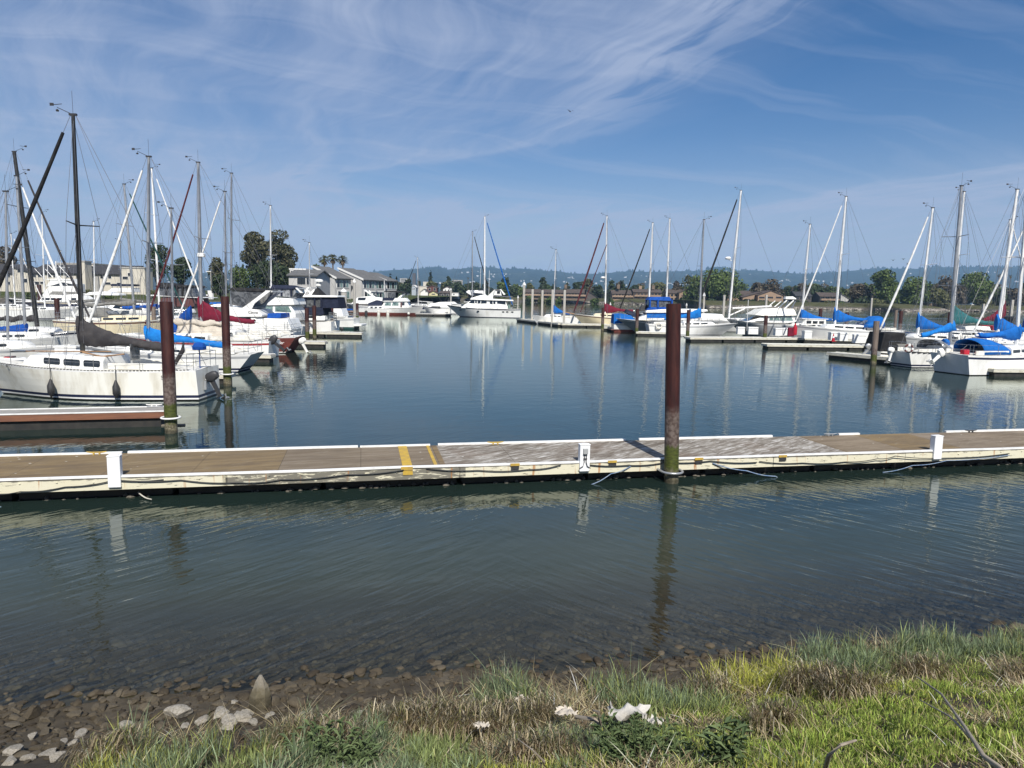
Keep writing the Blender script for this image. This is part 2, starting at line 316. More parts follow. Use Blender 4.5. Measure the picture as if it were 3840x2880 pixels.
wis = t.ramp(wis, [(.38, .0), (.48, .34), (.57, .78), (.66, 1.0)])
edgeb = t.ramp(t.math('ADD', t.math('MULTIPLY', lane, .5), .5), [(.30, 0.0), (.44, .22), (.49, .30), (.53, 0.0)])
thin = t.math('MULTIPLY', t.ramp(st3, [(.50, 0.0), (.68, .32)]), .8)
f = t.math('ADD', t.math('ADD', t.math('MULTIPLY', cl, t.math('ADD', .15, t.math('MULTIPLY', wis, .50))), t.math('MULTIPLY', edgeb, wis)), thin)
low = t.ramp(sx.outputs[2], [(.02, .46), (.12, .27), (.21, .06), (.3, .0)])
f = t.math('MINIMUM', t.math('ADD', f, low), .82)
hs = t.n('ShaderNodeHueSaturation'); hs.inputs['Saturation'].default_value = 1.38; hs.inputs['Value'].default_value = .84; t.l(sky.outputs[0], hs.inputs['Color'])
skc = t.mix(f, t.mix(1.0, hs.outputs[0], (1.0, .96, 1.08), 'MULTIPLY'), (4.5, 5.3, 7.2))
bg = t.n('ShaderNodeBackground'); bg.inputs[1].default_value = .0655; t.l(skc, bg.inputs[0]); t.l(bg.outputs[0], t.n('ShaderNodeOutputWorld').inputs[0])
vs = sc.view_settings; vs.view_transform = 'Standard'; vs.look = 'None'; vs.exposure = .52; vs.gamma = 1.0
cy = sc.cycles; cy.max_bounces = 8; cy.transparent_max_bounces = 12; cy.volume_bounces = 0; cy.caustics_reflective = False; cy.caustics_refractive = False; cy.sample_clamp_indirect = 6
# ------------------------------------------------------------------ haze box
m, t = newmat('haze'); pv = t.n('ShaderNodeVolumePrincipled'); pv.inputs['Color'].default_value = (.40, .67, 1, 1); pv.inputs['Density'].default_value = .00012; pv.inputs['Anisotropy'].default_value = .0
t.l(pv.outputs[0], t.n('ShaderNodeOutputMaterial').inputs['Volume'])
b = MB(); b.box((0, 4400, 141.0), (13600, 9600, 294)); o = b.build('haze', 'haze'); tag(o, 'pale blue haze lying over the far hills', 'haze', kind='stuff')
# ------------------------------------------------------------------ water
SHY, SHS = 7.30, .175                                    # shoreline y = SHY + SHS x
m, t = newmat('water'); g = t.n('ShaderNodeNewGeometry').outputs['Position']; sp = t.n('ShaderNodeSeparateXYZ'); t.l(g, sp.inputs[0])
off = t.math('SUBTRACT', t.math('SUBTRACT', sp.outputs[1], t.math('MULTIPLY', sp.outputs[0], SHS)), SHY)
dep = t.math('ADD', off, t.math('MULTIPLY', t.math('SUBTRACT', t.noise(g, .8, 4), .5), .5))
deep = t.ramp(t.math('MULTIPLY', dep, .25), [(.0, .06), (.20, .16), (.42, .42), (.62, .78), (.9, 1.0)])
# ripples: fine wind ripples in slightly different directions on the left and on the right, calmer middle of the basin
n1 = t.noise(t.tmap(g, .85, .17, 50), 1.0, 2.2, .5, .2)
n2 = t.noise(t.tmap(g, .85, .17, -42), 1.0, 2.2, .5, .2)
mr = t.math('MULTIPLY', t.math('ADD', t.math('DIVIDE', sp.outputs[0], t.math('ADD', sp.outputs[1], 1.0)), .10), 4.5, True)
rip = t.n('ShaderNodeMix'); t.l(mr, rip.inputs[0]); t.l(n1, rip.inputs[2]); t.l(n2, rip.inputs[3]); rip = rip.outputs[0]
swell = t.noise(t.tmap(g, 1.6, .8, 15), 1.0, 3, .5)
fine = t.noise(t.tmap(g, .5, .16, -10), 1.0, 2, .5)
gust = t.ramp(t.noise(t.tmap(g, 3.0, 1.6, 20), 1.0, 2), [(.35, .35), (.65, 1.0)])
patch = t.ramp(t.noise(t.mapping(g, (.03, .06, 1), (0, 0, .2), (2.2, 1.1, 0)), 1.0, 3), [(.38, .12), (.62, 1.0)])
rgt = t.math('MULTIPLY', t.math('ADD', t.math('DIVIDE', sp.outputs[0], sp.outputs[1]), .02), 2.6, True)
basin = t.math('ADD', .16, t.math('MULTIPLY', t.math('MULTIPLY', rgt, patch), .8))
cross = t.math('MULTIPLY', t.math('SUBTRACT', sp.outputs[1], t.math('ADD', 15.0, t.math('MULTIPLY', sp.outputs[0], .22))), .5, True)
amp = t.n('ShaderNodeMix'); t.l(cross, amp.inputs[0]); t.l(gust, amp.inputs[2]); t.l(basin, amp.inputs[3]); amp = amp.outputs[0]
hgt = t.math('ADD', t.math('MULTIPLY', t.math('MULTIPLY', rip, .021), amp), t.math('ADD', t.math('MULTIPLY', swell, .008), t.math('MULTIPLY', t.math('MULTIPLY', fine, .003), amp)))
bn = t.n('ShaderNodeBump'); bn.inputs['Strength'].default_value = 1.0; bn.inputs['Distance'].default_value = 1.0; t.l(hgt, bn.inputs['Height'])
fr = t.n('ShaderNodeFresnel'); fr.inputs[0].default_value = 1.40; t.l(bn.outputs[0], fr.inputs[1])
gl = t.n('ShaderNodeBsdfGlossy'); gl.inputs['Roughness'].default_value = .012; gl.inputs[0].default_value = (.93, .98, .93, 1); t.l(bn.outputs[0], gl.inputs['Normal'])
df = t.n('ShaderNodeBsdfDiffuse'); t.l(t.ramp(t.math('MULTIPLY', dep, .12), [(.0, (.12, .115, .078)), (.14, (.075, .077, .055)), (.34, (.040, .047, .031)), (.8, (.012, .022, .019))]), df.inputs[0]); tr = t.n('ShaderNodeBsdfTransparent'); tr.inputs[0].default_value = (.80, .82, .74, 1)
m1 = t.n('ShaderNodeMixShader'); t.l(deep, m1.inputs[0]); t.l(tr.outputs[0], m1.inputs[1]); t.l(df.outputs[0], m1.inputs[2])
m2 = t.n('ShaderNodeMixShader'); t.l(fr.outputs[0], m2.inputs[0]); t.l(m1.outputs[0], m2.inputs[1]); t.l(gl.outputs[0], m2.inputs[2])
t.l(m2.outputs[0], t.n('ShaderNodeOutputMaterial').inputs[0])
b = MB(); xs = [-2500, -300, -60, 60, 300, 2500]; ys = [3, 40, 120, 300, 700, 2000]
b.add([(x, y, 0) for y in ys for x in xs], [(j * 6 + i, j * 6 + i + 1, j * 6 + i + 7, j * 6 + i + 6) for j in range(5) for i in range(5)])
tag(b.build('water', 'water'), 'calm blue green harbour water', 'water', kind='structure')
# ------------------------------------------------------------------ ground
def fbm(x, y, s, o=4):
    r = 0; a = .5
    for i in range(o): r += a * mnoise.noise((x * s, y * s, 3.7 + i)); s *= 2.1; a *= .5
    return r
m, t = newmat('ground'); g = t.n('ShaderNodeNewGeometry').outputs['Position']
n1 = t.noise(g, 3.5, 8, .65); n2 = t.noise(g, .9, 5)
col = t.ramp(n1, [(.35, (.040, .031, .019)), (.55, (.072, .058, .038)), (.72, (.115, .096, .068))])
col = t.mix(t.ramp(n2, [(.60, 0.0), (.68, .8)]), col, (.055, .052, .012))
finish(t, col, .8, 0, t.noise(g, 16, 8, .7), .8, .03, .3)
def ground_z(x, y):
    s = (SHY + SHS * x - y) * .985
    if s < 0: z = max(-2.2, .20 * s - .01)
    else:
        z = .15 * s - .02 + .24 * max(0, s - .9) ** 1.15 if s < 6 else 1.0 + .25 * s
        z += .12 * max(0, min(1, (x - .5) * .4)) * min(1, max(0, s * 1.2)) + .10 * fbm(x + 3, y, .8, 2) * min(1, max(0, s - .6))
    return z + .05 * fbm(x, y, 1.3) * (1 if s > -.5 else .5)
nx, ny = 150, 150; X = np.linspace(-15, 16, nx); Y = np.concatenate([np.linspace(-14, 1.5, 20), np.linspace(1.7, 20, ny - 20)])
V = np.array([(x, y, ground_z(x, y)) for y in Y for x in X]); I = np.arange(nx * ny).reshape(ny, nx)
Fq = np.stack([I[:-1, :-1], I[:-1, 1:], I[1:, 1:], I[1:, :-1]], -1).reshape(-1, 4)
tag(npmesh('ground', V, Fq, 'ground', smooth=True), 'muddy shore and bank', 'ground', kind='structure')
b = MB(); b.add([(-6500, -300, -2.6), (6500, -300, -2.6), (6500, 9000, -2.6), (-6500, 9000, -2.6)], [(0, 1, 2, 3)])
m, t = newmat('seabed'); finish(t, (.06, .05, .04), .9)
tag(b.build('seabed', 'seabed'), 'muddy bottom of the bay', 'ground', kind='structure')
# grass edge: y below this line is overgrown (world coordinates, from the photo's outline)
gpx = [(-700, 3700), (250, 3400), (400, 2985), (455, 2860), (560, 2795), (760, 2780), (920, 2775), (1060, 2730), (1240, 2690), (1330, 2755), (1480, 2745), (1540, 2700), (1640, 2635), (1800, 2590), (1950, 2600), (2080, 2625), (2230, 2575), (2340, 2600), (2560, 2610), (2680, 2540), (2840, 2515), (3020, 2470), (3300, 2440), (3480, 2410), (3840, 2420), (4200, 2400)]
gl_ = []
for u, v in gpx:
    z = .2
    for _ in range(8):
        p = PZ(u, v, z); z = ground_z(p.x, p.y) + .02
    gl_.append((p.x, p.y))
gl_.sort(); GX = np.array([p[0] for p in gl_]); GY = np.array([p[1] for p in gl_])
def grass_edge(x): return np.interp(x, GX, GY)
# patches of tangled dry stems: centre and half sizes
TANG = []
for u, v, rx, ry in ((1500, 2730, .26, .22), (1680, 2720, .30, .26), (1850, 2735, .26, .22), (1960, 2700, .2, .15), (1180, 2775, .25, .14), (1270, 2800, .18, .12), (3040, 2560, .22, .08), (3180, 2590, .20, .09), (3450, 2530, .20, .07), (2650, 2600, .18, .07), (3810, 2540, .15, .06), (2020, 2850, .2, .1), (430, 2850, .14, .2), (2900, 2720, .14, .08)):
    z = .25
    for _ in range(8): p = PZ(u, v, z); z = ground_z(p.x, p.y) + .06
    TANG.append((p.x, p.y, rx, ry))
def stems():
    Vs, Cs = [], []; rr = RNG
    for (tx, ty, rx, ry) in TANG:
        n = int(2300 * rx * ry / .06); a = rr.uniform(0, 6.283, n); q = rr.random(n) ** .5 * 1.1; x = tx + np.cos(a) * q * rx; y = ty + np.sin(a) * q * ry; z = np.array([ground_z(i, j) for i, j in zip(x, y)])
        d = rr.uniform(0, 6.283, n); L = rr.uniform(.08, .34, n); H = rr.uniform(.03, .20, n); w = rr.uniform(.0016, .0042, n); cv_ = rr.normal(0, .5, n)
        P = []
        for k in range(6):
            s = k / 5; dd = d + cv_ * s; P.append(np.stack([x + np.cos(dd) * L * s, y + np.sin(dd) * L * s, z - .01 + H * (1 - (1.75 * s - .95) ** 2) + .06 * (1 - s)], 1))
        P = np.stack(P, 1); T = np.gradient(P, axis=1); S = np.cross(T, np.array([0, .55, .83])); S /= np.linalg.norm(S, axis=2, keepdims=True) + 1e-9; Wd = w[:, None, None] * np.array([1, 1, 1, .9, .75, .4])[None, :, None]
        Vs.append(np.stack([P - S * Wd, P + S * Wd], 2).reshape(-1, 3)); pal = np.array([(.42, .34, .21), (.54, .47, .33), (.25, .24, .10), (.17, .115, .07)]); c = pal[rr.choice(4, n, p=[.42, .22, .24, .12])] * rr.uniform(.6, 1.3, (n, 1)); Cs.append(np.repeat(c, 12, 0))
    V = np.concatenate(Vs); m_ = len(V) // 12; b_ = (np.arange(m_) * 12)[:, None]; F = np.concatenate([b_ + [2 * k, 2 * k + 1, 2 * k + 3, 2 * k + 2] for k in range(5)]); return V, F, np.concatenate(Cs)
V, F, C_ = stems(); tag(npmesh('dry_stems', V, F, 'grass_tint', C_), 'tangles of dry straw coloured stems in the marsh grass', 'dry stems', kind='stuff')
# blades
def blades():
    n = 470000
    y = 1.9 + (RNG.random(n) ** 1.1) * 7.6; x = (RNG.random(n) - .5) * 2 * (1.1 + .86 * y)
    k = (y < grass_edge(x) + RNG.normal(0, .05, n)) & (x > -6.5) & (x < 8.5)
    ga, gb = PZ(270, 3000, .9), PZ(440, 2850, .45); k &= ((gb.x - ga.x) * (y - ga.y) - (gb.y - ga.y) * (x - ga.x) < RNG.normal(0, .03, n)); x, y = x[k], y[k]; n = len(x)
    # stems grow in small tussocks
    cxs, cys = np.round(x / .09 + RNG.normal(0, .2, n)) * .09, np.round(y / .09 + RNG.normal(0, .2, n)) * .09
    x = x * .55 + cxs * .45; y = y * .55 + cys * .45
    gx, gy = np.meshgrid(np.linspace(-7, 9, 230), np.linspace(1.5, 10, 130)); Z = np.array([[(ground_z(a, c), fbm(a, c, .9, 3), fbm(a + 9, c, 1.5, 4), fbm(a, c + 17, .6, 3), fbm(a + 5, c + 3, 4.0, 2)) for a, c in zip(r1, r2)] for r1, r2 in zip(gx, gy)])
    fi = np.clip((x + 7) / 16 * 229, 0, 228.99); fj = np.clip((y - 1.5) / 8.5 * 129, 0, 128.99); i0, j0 = fi.astype(int), fj.astype(int); u, v = fi - i0, fj - j0
    q = (Z[j0, i0].T * (1 - u) * (1 - v) + Z[j0, i0 + 1].T * u * (1 - v) + Z[j0 + 1, i0].T * (1 - u) * v + Z[j0 + 1, i0 + 1].T * u * v)
    z, f1, f2, f3, f4 = q
    edge = np.clip(1 - (grass_edge(x) - y) / 1.1, 0, 1); r = RNG.normal(0, .07, n)
    dead = (f2 + r < -.13 - .05 * (x > 1.5)) | (RNG.random(n) < .06); rightlawn = (x > 1.0 + RNG.normal(0, .3, n)) & (y < grass_edge(x) - .9) & ~dead
    h = np.where(rightlawn, .060, .095 + .14 * edge) * RNG.uniform(.55, 1.35, n) * (1 + 1.5 * f4); h = np.where(dead, h * 1.15, h)
    thin = (RNG.random(n) < np.where(dead, .62, .12 + .62 * (f4 < -.12)));
    pal = np.array([(.165, .20, .075), (.145, .185, .105), (.23, .25, .07), (.215, .29, .055), (.34, .35, .065), (.29, .24, .135), (.13, .09, .055), (.40, .35, .24)])
    idx = np.zeros(n, int); idx[f1 + r > .05] = 1; idx[f3 + r > .12] = 2; idx[(edge > .3) & (RNG.random(n) < .65)] = 1
    idx[rightlawn] = np.where(RNG.random(rightlawn.sum()) < .62, 3, 2); idx[rightlawn & (f1 + r > .17)] = 4; idx[(f3 + f1 * .6 + r > .36)] = 4
    dsel = RNG.random(n); idx[dead] = np.where(dsel < .55, 5, np.where(dsel < .85, 6, 7))[dead]
    c = np.minimum(pal[idx] * 1.2 * np.exp(RNG.normal(0, .42, (n, 1))), .6); keep = ~thin
    for (tx_, ty_, rx_, ry_) in TANG: keep &= ~((((x - tx_) / rx_) ** 2 + ((y - ty_) / ry_) ** 2 < RNG.uniform(.45, 1.1, n)) & (RNG.random(n) < .86))
    x, y, z, h, c, dead = [w_[keep] for w_ in (x, y, z, h, c, dead)]; n = len(x)
    ang = RNG.uniform(0, 6.283, n); lean = np.abs(RNG.normal(0, .42, n)) + dead * RNG.uniform(.2, 1.3, n); wd = RNG.uniform(.0012, .0034, n)
    dx, dy = np.cos(ang) * lean * h, np.sin(ang) * lean * h; hz = h * np.where(dead, .7, 1.0)
    fa = RNG.uniform(0, 6.283, n); sx_, sy_ = np.cos(fa) * wd, np.sin(fa) * wd
    V = np.zeros((n, 7, 3), np.float32); T = [0, .4, .75, 1.0]; Wd = [1, 1.15, .95]
    for j in range(3):
        cxj = x + dx * T[j] ** 1.6; cyj = y + dy * T[j] ** 1.6; czj = z - .01 + hz * T[j] * (1 - .18 * T[j] * lean)
        V[:, 2 * j] = np.stack([cxj - sx_ * Wd[j], cyj - sy_ * Wd[j], czj], 1); V[:, 2 * j + 1] = np.stack([cxj + sx_ * Wd[j], cyj + sy_ * Wd[j], czj], 1)
    V[:, 6] = np.stack([x + dx, y + dy, z - .01 + hz * (1 - .18 * lean)], 1)
    base = (np.arange(n) * 7)[:, None]
    F4 = np.concatenate([base + [0, 1, 3, 2], base + [2, 3, 5, 4], base + [4, 5, 6, 6]])
    A = np.repeat(c, 7, 0).reshape(n, 7, 3)
    return V.reshape(-1, 3), F4, A.reshape(-1, 3), n
V, F4, A, n = blades()
Fa = F4.reshape(-1, 4); quad = Fa[:2 * n]; tri = Fa[2 * n:, :3]
me_V = V
def two(name, V, Q, T3, mats, attr):
    me = bpy.data.meshes.new(name); me.vertices.add(len(V)); me.vertices.foreach_set('co', V.astype(np.float32).ravel())
    li = np.concatenate([Q.ravel(), T3.ravel()]).astype(np.int32); me.loops.add(len(li)); me.loops.foreach_set('vertex_index', li)
    ls = np.concatenate([np.arange(len(Q)) * 4, len(Q) * 4 + np.arange(len(T3)) * 3]).astype(np.int32); me.polygons.add(len(ls))
    me.polygons.foreach_set('loop_start', ls); me.polygons.foreach_set('loop_total', np.concatenate([np.full(len(Q), 4), np.full(len(T3), 3)]).astype(np.int32)); me.update(calc_edges=True)
    a = me.attributes.new('tint', 'FLOAT_COLOR', 'POINT'); c = np.ones((len(V), 4), np.float32); c[:, :3] = attr; a.data.foreach_set('color', c.ravel())
    me.materials.append(M[mats]); o = bpy.data.objects.new(name, me); COL.objects.link(o); return o
tag(two('grass', V, quad, tri, 'grass_tint', A), 'green and straw coloured salt marsh grass on the bank', 'grass', kind='stuff')
# ------------------------------------------------------------------ stones
import bmesh
def rock_template(seed, sub=2, flat=.6):
    bm = bmesh.new(); bmesh.ops.create_icosphere(bm, subdivisions=sub, radius=1.0); rr = random.Random(seed)
    ax = Vector((rr.uniform(.75, 1.25), rr.uniform(.6, 1.0), flat * rr.uniform(.7, 1.2))); pl = [(Vector((rr.gauss(0, 1), rr.gauss(0, 1), rr.gauss(0, .8))).normalized(), rr.uniform(.38, .78)) for _ in range(10)]
    for v in bm.verts:
        p = v.co.copy()
        for nn, d in pl:
            q = p.dot(nn)
            if q > d: p -= nn * (q - d)
        p *= 1 + .10 * mnoise.noise(p * 2.2 + Vector((seed, 0, 0))); v.co = Vector((p.x * ax.x, p.y * ax.y, p.z * ax.z))
    return bm
def tmpl(seed, sub=1, flat=.6):
    bm = rock_template(seed, sub, flat); V = np.array([v.co[:] for v in bm.verts]); F = np.array([[v.index for v in f.verts] for f in bm.faces]); bm.free(); return V, F
T1 = [tmpl(i, 2, .5) for i in range(9)]
def scatter(name, pts, sizes, mats, label, kindcat, flat=1.0):
    Vs, Fs = [], []; o = 0
    for (x, y, z), s in zip(pts, sizes):
        V, F = T1[random.randrange(9)]; a = random.random() * 6.283; ca, sa = math.cos(a), math.sin(a)
        Q = V * s; R = np.stack([Q[:, 0] * ca - Q[:, 1] * sa + x, Q[:, 0] * sa + Q[:, 1] * ca + y, Q[:, 2] * flat + z], 1); Vs.append(R); Fs.append(F + o); o += len(V)
    return tag(npmesh(name, np.concatenate(Vs), np.concatenate(Fs), mats), label, kindcat, kind='stuff')
pts, sz = [], []
for i in range(9000):
    x = random.uniform(-8.5, 9.5); s = random.choice((random.uniform(-3.0, 1.2), random.uniform(-1.6, 1.4), random.uniform(-2.4, 1.9))); y = SHY + SHS * x - s / .985
    if abs(x) > 1.2 + .78 * y: continue
    if y < grass_edge(x) - .12: continue
    r = min(.12, .036 * math.exp(random.gauss(0, .42))) * (1.25 if s < 0 else 1.0); pts.append((x, y, ground_z(x, y) + r * .10)); sz.append(r)
scatter('pebbles', pts, sz, 'rock', 'brown pebbles and small stones along and under the waterline', 'pebbles')
big_t = []
for i in range(8):
    bm = rock_template(40 + i, 3, .62); me = bpy.data.meshes.new('rock'); bm.to_mesh(me); bm.free(); big_t.append(me)
def rock(u, v, wpx, label, pale=False, group=None, tall=1.0, i=None):
    z = .02
    for _ in range(6): p = PZ(u, v, z); z = ground_z(p.x, p.y)
    r = wpx * (p - CAMP).length / FPX / 2; me = big_t[(i if i is not None else random.randrange(8))].copy(); me.materials.clear(); me.materials.append(M['rock_pale' if pale else 'rock'])
    o = bpy.data.objects.new('rock', me); COL.objects.link(o); o.location = (p.x, p.y, z + r * .25 * tall); o.scale = (r, r, r * tall); o.rotation_euler = (0, 0, random.random() * 6.28)
    return tag(o, label, 'rock', group)
m, t = newmat('rock_pointed'); tc = t.n('ShaderNodeTexCoord').outputs['Object']; sx = t.n('ShaderNodeSeparateXYZ'); t.l(tc, sx.inputs[0]); n1 = t.noise(tc, 14, 8, .7); ff = t.math('ADD', t.math('MULTIPLY', sx.outputs[2], 1.6), t.math('MULTIPLY', n1, .6))
finish(t, t.ramp(ff, [(.30, (.05, .042, .026)), (.6, (.115, .10, .065)), (.80, (.22, .20, .165))]), .85, 0, n1, .8, .02, .3)
z = 0
for _ in range(6): p = PZ(978, 2655, z); z = ground_z(p.x, p.y)
b = MB(); rq = random.Random(4); b.loft([[(r * math.cos(k * .8976 + .2 * h) * rq.uniform(.85, 1.1) + .02 * h, r * .8 * math.sin(k * .8976) * rq.uniform(.85, 1.1), h) for k in range(7)] for r, h in ((.11, -.06), (.108, .05), (.098, .14), (.075, .22), (.045, .28), (.016, .33))])
o = b.build('rock', 'rock_pointed'); o.location = (p.x, p.y, z); tag(o, 'upright pointed pale rock standing at the waterline, tallest on the shore', 'rock')
rock(665, 2690, 100, 'biggest pale grey boulder at the waterline left of the pointed rock', True, None, 1.0, 1)
rock(475, 2735, 72, 'pale boulder against the tip of the grass clump', True, None, 1.0, 2)
rock(1205, 2560, 70, 'brown mossy rock right of the pointed rock, standing clear in the shallows', False, None, .9, 3)
rock(1085, 2580, 66, 'flat brown rock beside the pointed rock', False, None, .7, 4)
rock(885, 2640, 40, 'small pale triangular stone left of the pointed rock', True, None, 1.1, 5)
rock(120, 2690, 78, 'brown rock breaking the water at the far left', False, None, 1.0, 6)
rock(570, 2630, 60, 'dark wet rock in the shallows above the biggest boulder', False, None, .7, 7)
for i, (u, v, wv) in enumerate([(830, 2690, 90), (900, 2700, 80), (930, 2680, 60), (760, 2710, 60), (700, 2730, 50), (300, 2760, 60), (280, 2800, 55), (190, 2830, 70), (210, 2860, 80), (60, 2830, 90), (120, 2770, 50), (860, 2735, 70), (950, 2720, 60), (1130, 2690, 55), (1350, 2680, 45), (30, 2870, 60), (110, 2850, 50), (330, 2830, 60), (240, 2790, 45), (380, 2800, 50), (860, 2710, 90), (1010, 2690, 50)]):
    rock(u, v, wv, 'pale limestone coloured chunk among the pebbles by the grass', True, 'pale rocks along the grass edge', .8)
for i in range(200):
    u = random.choice((random.uniform(-40, 900), random.uniform(0, 2700))); f = u / 3840; v = 2690 - 330 * f + random.uniform(-75, 190 if u < 420 else 80); rock(u, v, random.uniform(22, 58), 'brown rounded rock on the muddy shore', False, 'brown shore rocks', random.uniform(.5, .9))
# ------------------------------------------------------------------ hills
HP = [(-400, 1016), (0, 1008), (117, 1003), (300, 1016), (700, 1022), (1000, 1024), (1200, 1022), (1386, 1020), (1467, 1013), (1521, 1011), (1590, 1006), (1643, 999), (1675, 1011), (1746, 1006), (1780, 1002), (1856, 1003), (1887, 1013), (1924, 1006), (1975, 1008), (2030, 1013), (2064, 1019), (2084, 1015), (2145, 1026), (2253, 1027), (2321, 1019), (2366, 1017), (2434, 1020), (2550, 1017), (2638, 1015), (2667, 1001), (2710, 1001), (2766, 1014), (2834, 1014), (2950, 1024), (2986, 1025), (3065, 1028), (3121, 1022), (3245, 1010), (3309, 1006), (3451, 1008), (3516, 997), (3545, 1003), (3740, 999), (3840, 1002), (4300, 1006)]
hu = np.linspace(-500, 4350, 700); hv = np.interp(hu, [p[0] for p in HP], [p[1] for p in HP])
rows = []; DR = 5600.0
for j in range(26):
    q = j / 25.0; r = []
    for u, v in zip(hu, hv):
        P = PD(u, v, DR); zt = P.z; xw = P.x * (1 - .30 * (1 - q))
        yw = DR - 2100 * (1 - q); z = 2 + (zt - 2) * (q ** .9) + (22 * fbm(u * .01, q * 7, 1.0) + 9 * fbm(u * .05, q * 18, 1.0)) * math.sin(min(1, q * 1.02) * math.pi) ** .5 + 5.5 * fbm(u * .12, q * 30, 1.3, 3)
        r.append((xw, yw, z))
    rows.append(r)
rows.append([(x, y + 900, z - 160) for x, y, z in rows[-1]])
V = np.array([p for r in rows for p in r]); I = np.arange(len(V)).reshape(27, 700); Fq = np.stack([I[:-1, :-1], I[:-1, 1:], I[1:, 1:], I[1:, :-1]], -1).reshape(-1, 4)
m, t = newmat('hills'); g = t.n('ShaderNodeNewGeometry').outputs['Position']
col = t.ramp(t.noise(g, .012, 8, .7), [(.36, (.004, .010, .008)), (.52, (.018, .030, .016)), (.66, (.07, .075, .045))]); finish(t, col, 1.0, 0, t.noise(g, .03, 6, .7), 1.0, 18, 0)
tag(npmesh('hills', V, Fq, 'hills', smooth=True), 'long wooded ridge fading blue', 'hills', kind='structure')
# pale houses dotted over the slope
mat('house_grey', (.8, .78, .74), (.4, .38, .34), .02, .9); b = MB(); hr = random.Random(5)
for c in range(420):
    ci = hr.randrange(150, 690); cj = hr.randrange(3, 20); 
    if fbm(ci * .03, cj * .3, 1.0) < -.02: continue
    for k in range(hr.randrange(1, 5)):
        p = rows[cj][max(0, min(699, ci + hr.randrange(-5, 6)))]; s = hr.uniform(4, 10); b.box((p[0] + hr.uniform(-14, 14), p[1] - 6 + hr.uniform(-25, 25), p[2] + hr.uniform(-3, 5)), (s * 1.1, s, hr.uniform(5, 9)), hr.random())
tag(b.build('hillside_houses', 'house_grey'), 'pale houses scattered over the hazy hillside', 'houses', kind='stuff')
# tree line fringe on the ridge
b = MB()
for i in range(620):
    k = hr.randrange(0, 699); p = rows[25][k]; h = hr.uniform(8, 26); b.lathe((p[0], p[1] + hr.uniform(0, 60), p[2] - 8), [(h * .3, 0), (h * .42, h * .45), (h * .1, h)], 5)
tag(b.build('ridge_trees', 'hills'), 'row of trees along the crest of the hills', 'trees', kind='stuff')
